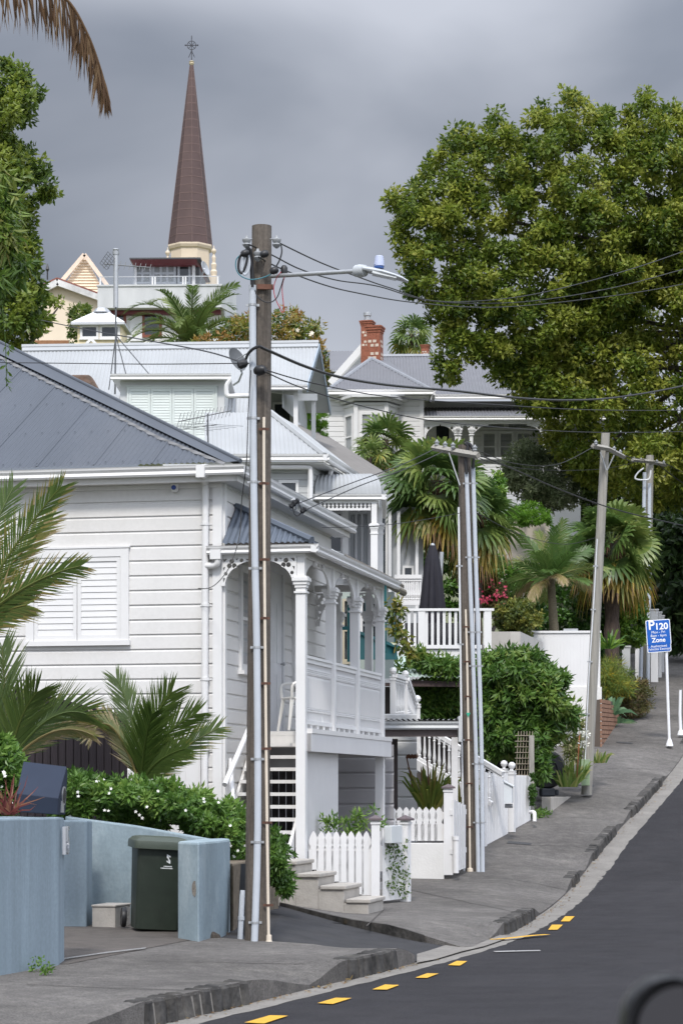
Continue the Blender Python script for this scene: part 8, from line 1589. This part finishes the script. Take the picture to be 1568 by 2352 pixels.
fanpalm('fan palm with orange tipped hanging fronds behind the leaning pole', 1405, 1245, 59, 38, .66, .70, .19, 12, (-1.0, 1.4), (.08, .5), 8, segs=30, lw=.09, skirt=.9, droop=.45)
featherpalm('feathery garden palm with browning lower fronds above the timber wall', 1264, 1330, 55.5, 24, 1.35, .42, .022, leafmat('garden_palm_leaves', [(.035, .07, .016), (.06, .12, .028), (.11, .17, .045), (.22, .21, .08)], .35, .4, .4), .10, (.5, 1.1), (-.35, 1.4), 15, 46, (.2, .8), 4, leafmat('browning_leaves', [(.14, .10, .05), (.26, .19, .12), (.20, .17, .06), (.33, .25, .17)], .2), basez=P(1264, 1470, 55.5).z, hang=.8)
# ---- hedges and shrubs
def shrub(label, name, poly, Y, depth, n, rpx, nl, ll, lw, m, tint=(.2, .8), cat='shrub', **k): return plant(name, label, cat, poly, Y, depth, n, rpx, nl, ll, lw, m, tint, **k)
GL = leafmat('glossy_hedge_leaves', [(.02, .055, .010), (.05, .12, .018), (.10, .20, .03), (.20, .30, .05)], .4, .3, .5)
shrub('glossy green hedge behind the red flowering bush', 'hedge', [(1090, 1300), (1110, 1280), (1150, 1282), (1190, 1300), (1235, 1310), (1262, 1350), (1258, 1400), (1180, 1420), (1090, 1400)], 58, .9, 130, 13, 40, .13, .075, GL, (.2, .8), 'hedge')
shrub('dense green shrubbery behind the umbrella and the shaggy fan palm', 'shrubbery', [(880, 1210), (960, 1090), (1130, 1100), (1140, 1300), (1110, 1420), (985, 1420), (960, 1330), (900, 1300)], 59, .8, 190, 16, 44, .14, .07, GL, (.0, .45))
shrub('dark green hedge in the shade behind the feathery palm trunk', 'hedge', [(1220, 1340), (1400, 1320), (1420, 1480), (1400, 1520), (1230, 1480)], 60.5, .8, 170, 18, 44, .13, .08, GL, (.0, .3), 'hedge')
shrub('tall bright green ivy column right of the palm trunk', 'hedge', [(1402, 1350), (1440, 1330), (1478, 1350), (1482, 1470), (1460, 1480), (1410, 1480)], 60.5, .6, 120, 11, 44, .11, .075, GL, (.45, .95), 'hedge')
bo = shrub('red flowering bougainvillea bush left of the feathery palm', 'flowering_bush', [(1098, 1345), (1110, 1325), (1140, 1328), (1166, 1355), (1160, 1395), (1120, 1410), (1098, 1400)], 55, .5, 60, 11, 34, .09, .05, leafmat('bronze_leaves', [(.04, .05, .015), (.09, .07, .025), (.12, .11, .04)], .3), (.1, .9), trunk=(P(1130, 1450, 55), P(1130, 1400, 55), .05), part='foliage'); flowers([(1098, 1340), (1140, 1326), (1168, 1360), (1150, 1395), (1100, 1385)], 54.5, .5, 50, .034, bo, mat('magenta_petals', (.36, .02, .06), .5, .15, 20))
shrub('rounded yellow green bush on the concrete wall beside the deck', 'shrub', [(1131, 1420), (1140, 1392), (1175, 1378), (1215, 1385), (1238, 1410), (1240, 1445), (1225, 1462), (1150, 1455)], 52.6, .6, 110, 10, 42, .085, .05, leafmat('olive_bush_leaves', [(.03, .05, .012), (.07, .095, .02), (.15, .16, .03), (.26, .23, .06)], .35), (.1, .8))
shrub('bright green clipped dome bush on top of the block wall', 'dome_bush', [(1158, 1200), (1168, 1172), (1195, 1158), (1225, 1156), (1252, 1168), (1268, 1190), (1268, 1205), (1160, 1205)], 64, .7, 120, 8, 50, .08, .028, leafmat('bright_dome_leaves', [(.05, .13, .012), (.09, .20, .016), (.15, .28, .03)], .4), (.2, .8), 'bush')
shrub('grey green olive like tree in front of the villa verandah', 'olive_tree', [(1152, 1075), (1165, 1040), (1200, 1012), (1240, 1020), (1290, 1050), (1330, 1100), (1320, 1160), (1270, 1168), (1225, 1150), (1180, 1140), (1160, 1110)], 66, .9, 210, 12, 50, .14, .05, leafmat('olive_leaves', [(.05, .07, .03), (.10, .13, .065), (.19, .22, .13), (.28, .30, .21)], .35), (.15, .8), 'tree', trunk=(P(1240, 1230, 66), P(1240, 1120, 66), .08), limbs=6)
shrub('green climbing shrub right of the second pole in front of the villa base', 'shrub', [(1120, 1090), (1140, 1075), (1155, 1110), (1150, 1160), (1128, 1170)], 60, .3, 30, 9, 34, .11, .06, GL, (.4, .9))
shrub('tall bright green conifers behind the gabled house balcony', 'conifer', [(684, 940), (700, 928), (742, 926), (750, 960), (748, 1015), (690, 1010)], 60.5, .4, 130, 7, 50, .09, .018, leafmat('conifer_leaves', [(.04, .10, .010), (.08, .18, .014), (.14, .25, .03)], .4), (.15, .9), 'tree', droop=-1.2)
shrub('dark large leaved shrub at the right edge behind the hilltop pole', 'shrub', [(1486, 1190), (1520, 1170), (1660, 1180), (1660, 1480), (1560, 1500), (1530, 1440), (1512, 1420), (1490, 1330)], 72, 1.2, 170, 22, 22, .37, .185, leafmat('large_dark_leaves', [(.015, .032, .012), (.03, .06, .018), (.06, .10, .03), (.11, .15, .05)], .3, .35, .45), (.05, .6), droop=.6)
shrub('dark trees closing the road at the top of the hill', 'tree_mass', [(1380, 1300), (1460, 1200), (1560, 1200), (1700, 1250), (1700, 1540), (1560, 1532), (1535, 1510), (1480, 1510), (1380, 1480)], 84, 1.5, 260, 26, 44, .24, .13, LT, (.0, .35), 'trees')
shrub('tall dark trees filling the gap beneath the big crown', 'tree_mass', [(1240, 1000), (1330, 980), (1500, 1000), (1660, 1050), (1660, 1260), (1500, 1260), (1330, 1220), (1280, 1150)], 74, 1.5, 260, 24, 44, .22, .11, LT, (.05, .4), 'trees')
YG_ = leafmat('yellow_green_fronds', [(.05, .09, .02), (.11, .17, .035), (.20, .23, .05), (.45, .33, .03)], .4)
shrub('feathery green shrub with yellow fronds above the brick planter', 'shrub', [(1376, 1520), (1395, 1515), (1425, 1525), (1445, 1545), (1452, 1580), (1415, 1600), (1378, 1595)], 57.5, .5, 90, 12, 40, .22, .016, YG_, (.2, .9), droop=.3)
shrub('brownish clipped bush beside the footpath below the parking sign', 'shrub', [(1420, 1575), (1450, 1562), (1480, 1566), (1494, 1590), (1490, 1625), (1470, 1650), (1430, 1655), (1412, 1620)], 58.2, .6, 120, 11, 44, .10, .022, leafmat('brown_bush_leaves', [(.10, .06, .04), (.07, .08, .025), (.13, .12, .045), (.15, .085, .06)], .35), (.05, .9))
flax('green yucca like spiky plant in front of the palm trunk', 'yucca_plant', 1398, 1490, 57.5, 40, .6, GL, 1.25, .022); flax('blue green agave spilling over the brick planter', 'agave_plant', 1394, 1640, 56.2, 34, .55, leafmat('agave_leaves', [(.06, .13, .07), (.10, .19, .11), (.18, .27, .15)], .25), 1.35, .05); flax('second agave rosette at the right end of the brick planter', 'agave_plant', 1412, 1668, 57.2, 26, .42, MATS['agave_leaves'], 1.35, .045)
# brick planter
q0, q1 = hitg(1380, 1716, FZ), hitg(1421, 1655, FZ); bfm = Fr(q0, q1 - q0); Lb = (q1 - q0).length; BK = mat('planter_brick', (.30, .165, .105), .9, .25, 7, bump=.4, bscale=40, dirt=(.20, .07, .04)); mb = MB(); MO = mat('brick_mortar', (.10, .08, .065), .95)
ht = 1.05; n = int(Lb / .46); pl_t = thing('brick_planter', 'low brick planter wall stepping up the footpath beside the white rendered base', 'planter', q0); core = MB(); core.hexa([bfm.pt(0, .02, q0.z - .2), bfm.pt(Lb, .02, q1.z - .3), bfm.pt(Lb, .3, q1.z - .3), bfm.pt(0, .3, q0.z - .2), bfm.pt(0, .02, q0.z + ht), bfm.pt(Lb, .02, q0.z + ht + .1), bfm.pt(Lb, .3, q0.z + ht + .1), bfm.pt(0, .3, q0.z + ht)]); core.build('core', MO, pl_t)
for r in range(12):
    for i in range(n + 1):
        u = (i - .5 * (r % 2)) * Lb / n; z = q0.z + r * .098 + u / Lb * .1; g_ = q0.z + (q1.z - q0.z) * u / Lb
        if z > g_ - .1 and z < q0.z + ht - .02: a, b = max(0, u) + .012, min(Lb, u + Lb / n) - .012; mb.hexa([bfm.pt(a, -.01, z), bfm.pt(b, -.01, z), bfm.pt(b, .04, z), bfm.pt(a, .04, z), bfm.pt(a, -.01, z + .08), bfm.pt(b, -.01, z + .08), bfm.pt(b, .04, z + .08), bfm.pt(a, .04, z + .08)])
mb.build('bricks', BK, pl_t)
# ---- block wall, posts at the top of the street
mb = MB(); mb.prism([P(1120, 1195, 65), P(1262, 1195, 65), P(1262, 1420, 65), P(1120, 1420, 65)], Vector((0, .4, 0))); o = mb.build('block_wall', mat('pale_block_wall', (.48, .43, .37), .9, .06, 2, dirt=(.38, .34, .30))); tag(o, 'pale concrete block retaining wall below the bright green dome bush', 'wall')
mb = MB(); mb.prism([P(1262.5, 1230, 66), P(1480, 1230, 68), P(1480, 1500, 68), P(1262.5, 1500, 66)], Vector((0, .4, 0))); o = mb.build('bank_wall', mat('dark_bank', (.06, .065, .04), .95, .3, 3)); tag(o, 'dark planted bank wall behind the garden palms', 'wall')
def blk(label, name, x0, x1, yt, yb, Y, m, dep=.35, cat='post'):
    f_ = Fr(P((x0 + x1) / 2, yb, Y), (1, -.12)); a, zt = f_.hit(x0, yt); b, zb = f_.hit(x1, yb); mb = MB(); mb.box(f_, a, b, 0, dep, zb - .3, zt); mb.box(f_, a - .02, b + .02, -.02, dep + .02, zt + .001, zt + .05); o = mb.build(name, m, bevel=.01); return tag(o, label, cat)
blk('grey painted gate post behind the yellow tinged shrub', 'gate_post', 1428, 1447, 1488, 1540, 63, GREYP); blk('narrow white wall end left of the hilltop pole', 'gate_post', 1458, 1468, 1449, 1600, 63.5, WHITE2, .5); blk('thin white post right of the hilltop pole', 'gate_post', 1485.5, 1492, 1497, 1580, 63, WHITE2, .12)
blk('broad white gate pillar behind the parking sign', 'gate_pillar', 1494, 1511, 1403, 1572, 66, WHITE2); blk('second white gate pillar beyond the broad one', 'gate_pillar', 1511.5, 1519, 1409, 1545, 67.2, WHITE2); blk('farthest small white gate pillar near the hill top', 'gate_pillar', 1519.5, 1525, 1417, 1528, 68.6, WHITE2)
mb = MB(); f_ = Fr(P(1372, 1600, 58.6), (1, -.1)); a, z = f_.hit(1429, 1571); mb.box(f_, a - .17, a + .17, 0, .3, z - .6, z + .12); mb.box(f_, a - .2, a + .2, -.03, .33, z + .121, z + .16); o = mb.build('letterbox', CARP); tag(o, 'dark grey letterbox half buried in the shrubs above the brick planter', 'letterbox')
# ================================================================== CAR BESIDE THE CAMERA
DK = mat('satin_black_plastic', (.012, .012, .013), .35, .05, 9); zg = G(2) + .02; cx0 = .56
van = thing('parked_car', 'dark car beside the viewpoint, only its rounded black wing mirror showing at lower right', 'car', Vector((1.5, 0, zg)))
mb = MB(); pr = [(-3.0, .35), (-3.0, 1.05), (-2.7, 1.75), (-.5, 1.86), (.7, 1.72), (1.75, 1.08), (3.3, .95), (3.5, .6), (3.45, .3)]
mb.prism([Vector((cx0, y, zg + z)) for y, z in pr], Vector((1.8, 0, 0))); mb.build('body', CARB, van, bevel=.08)
mb = MB(); mb.prism([Vector((cx0 - .006, y, zg + z)) for y, z in ((-2.6, 1.12), (-2.45, 1.65), (-.5, 1.76), (.55, 1.63), (1.4, 1.14))], Vector((.004, 0, 0))); mb.build('side_window', GLASS, van)
for y in (-2.0, 2.4):
    for x in (cx0 - .02, cx0 + 1.6): mb = MB(); mb.lathe(Vector((x, y, zg + .34)), [(.2, 0), (.32, 0), (.34, .03), (.34, .19), (.32, .22), (.2, .22)], 20, Vector((1, 0, 0))); mb.build('wheel', BLACK, van, smooth=True)
Ym = 2.25; mx0 = (1418 - CX) / F * Ym; mzt = CZ - (2243 - HY) / F * Ym; mw, mh = .27, .17
def mo(s, t_): 
    o = []
    for cx_, cy_, a0, r in ((mx0 + .05, mzt - .046, 90, .047), (mx0 + .02, mzt - mh + .03, 180, .03), (mx0 + mw - .04, mzt - mh + .045, 270, .04), (mx0 + mw - .03, mzt - .07, 0, .03)):
        for k in range(7): a = R(a0 + 15 * k if a0 != 90 else a0 + 15 * k); o.append((cx_ + r * math.cos(a) * 1.0, cy_ + r * math.sin(a)))
    c = (mx0 + mw / 2, mzt - mh / 2); return [Vector((c[0] + (x - c[0]) * s, Ym + t_, c[1] + (z - c[1]) * s)) for x, z in o]
rings = [mo(.88, .012), mo(.91, -.002), mo(.97, -.004), mo(1.0, .01), mo(.98, .05), mo(.8, .10), mo(.4, .13)]; mb = MB(); n = len(rings[0]); vs = [v for r in rings for v in r]
mb.add(vs, [(i * n + k, i * n + (k + 1) % n, (i + 1) * n + (k + 1) % n, (i + 1) * n + k) for i in range(len(rings) - 1) for k in range(n)] + [tuple(range((len(rings) - 1) * n, len(rings) * n))]); wm_ = mb.build('wing_mirror', DK, van, smooth=True)
mb = MB(); mb.add(mo(.885, -.002), [tuple(range(n))]); mb.build('mirror_glass', mat('mirror_glass', (.045, .044, .048), .45, .02, 3, spec=.2), wm_)
mb = MB(); bar(mb, Vector((mx0 + mw - .05, Ym + .05, mzt - mh + .03)), Vector((cx0 + .02, 1.75, zg + 1.1)), .06, .04); mb.build('mirror_arm', DK, van)
# ================================================================== repeats of one kind share a group
GROUPS = {'power_pole': 'power poles along the street', 'overhead_wire': 'overhead wires between the poles', 'picket_fence': 'white picket fences', 'feather_palm': 'feather palms in the gardens', 'fan_palm': 'fan palms in the gardens', 'broadleaf_tree': 'broadleaf trees', 'letterbox': 'letterboxes along the street', 'jumper_wire': 'loose wires on the first pole', 'cable_connector': 'connectors on the first pole', 'cable_clamp': 'clamps on the first pole', 'chimney_stack': 'chimneys', 'tv_antenna': 'rooftop antennas', 'shrub': 'garden shrubs', 'hedge': 'garden hedges', 'flowering_hedge': 'white flowering hedges', 'flax_plant': 'flax plants', 'agapanthus_plant': 'agapanthus clumps', 'agave_plant': 'agaves in the planter', 'gate_post': 'gate posts near the hill top', 'gate_pillar': 'white gate pillars', 'wall': 'walls', 'drain_pipe': 'white drain pipes', 'climbing_vine': 'climbing vines', 'tree_mass': 'dark trees on the crest'}
for o in bpy.data.objects:
    if o.parent is None and o.get('category') and not o.get('group') and o.name.split('.')[0] in GROUPS: o['group'] = GROUPS[o.name.split('.')[0]]
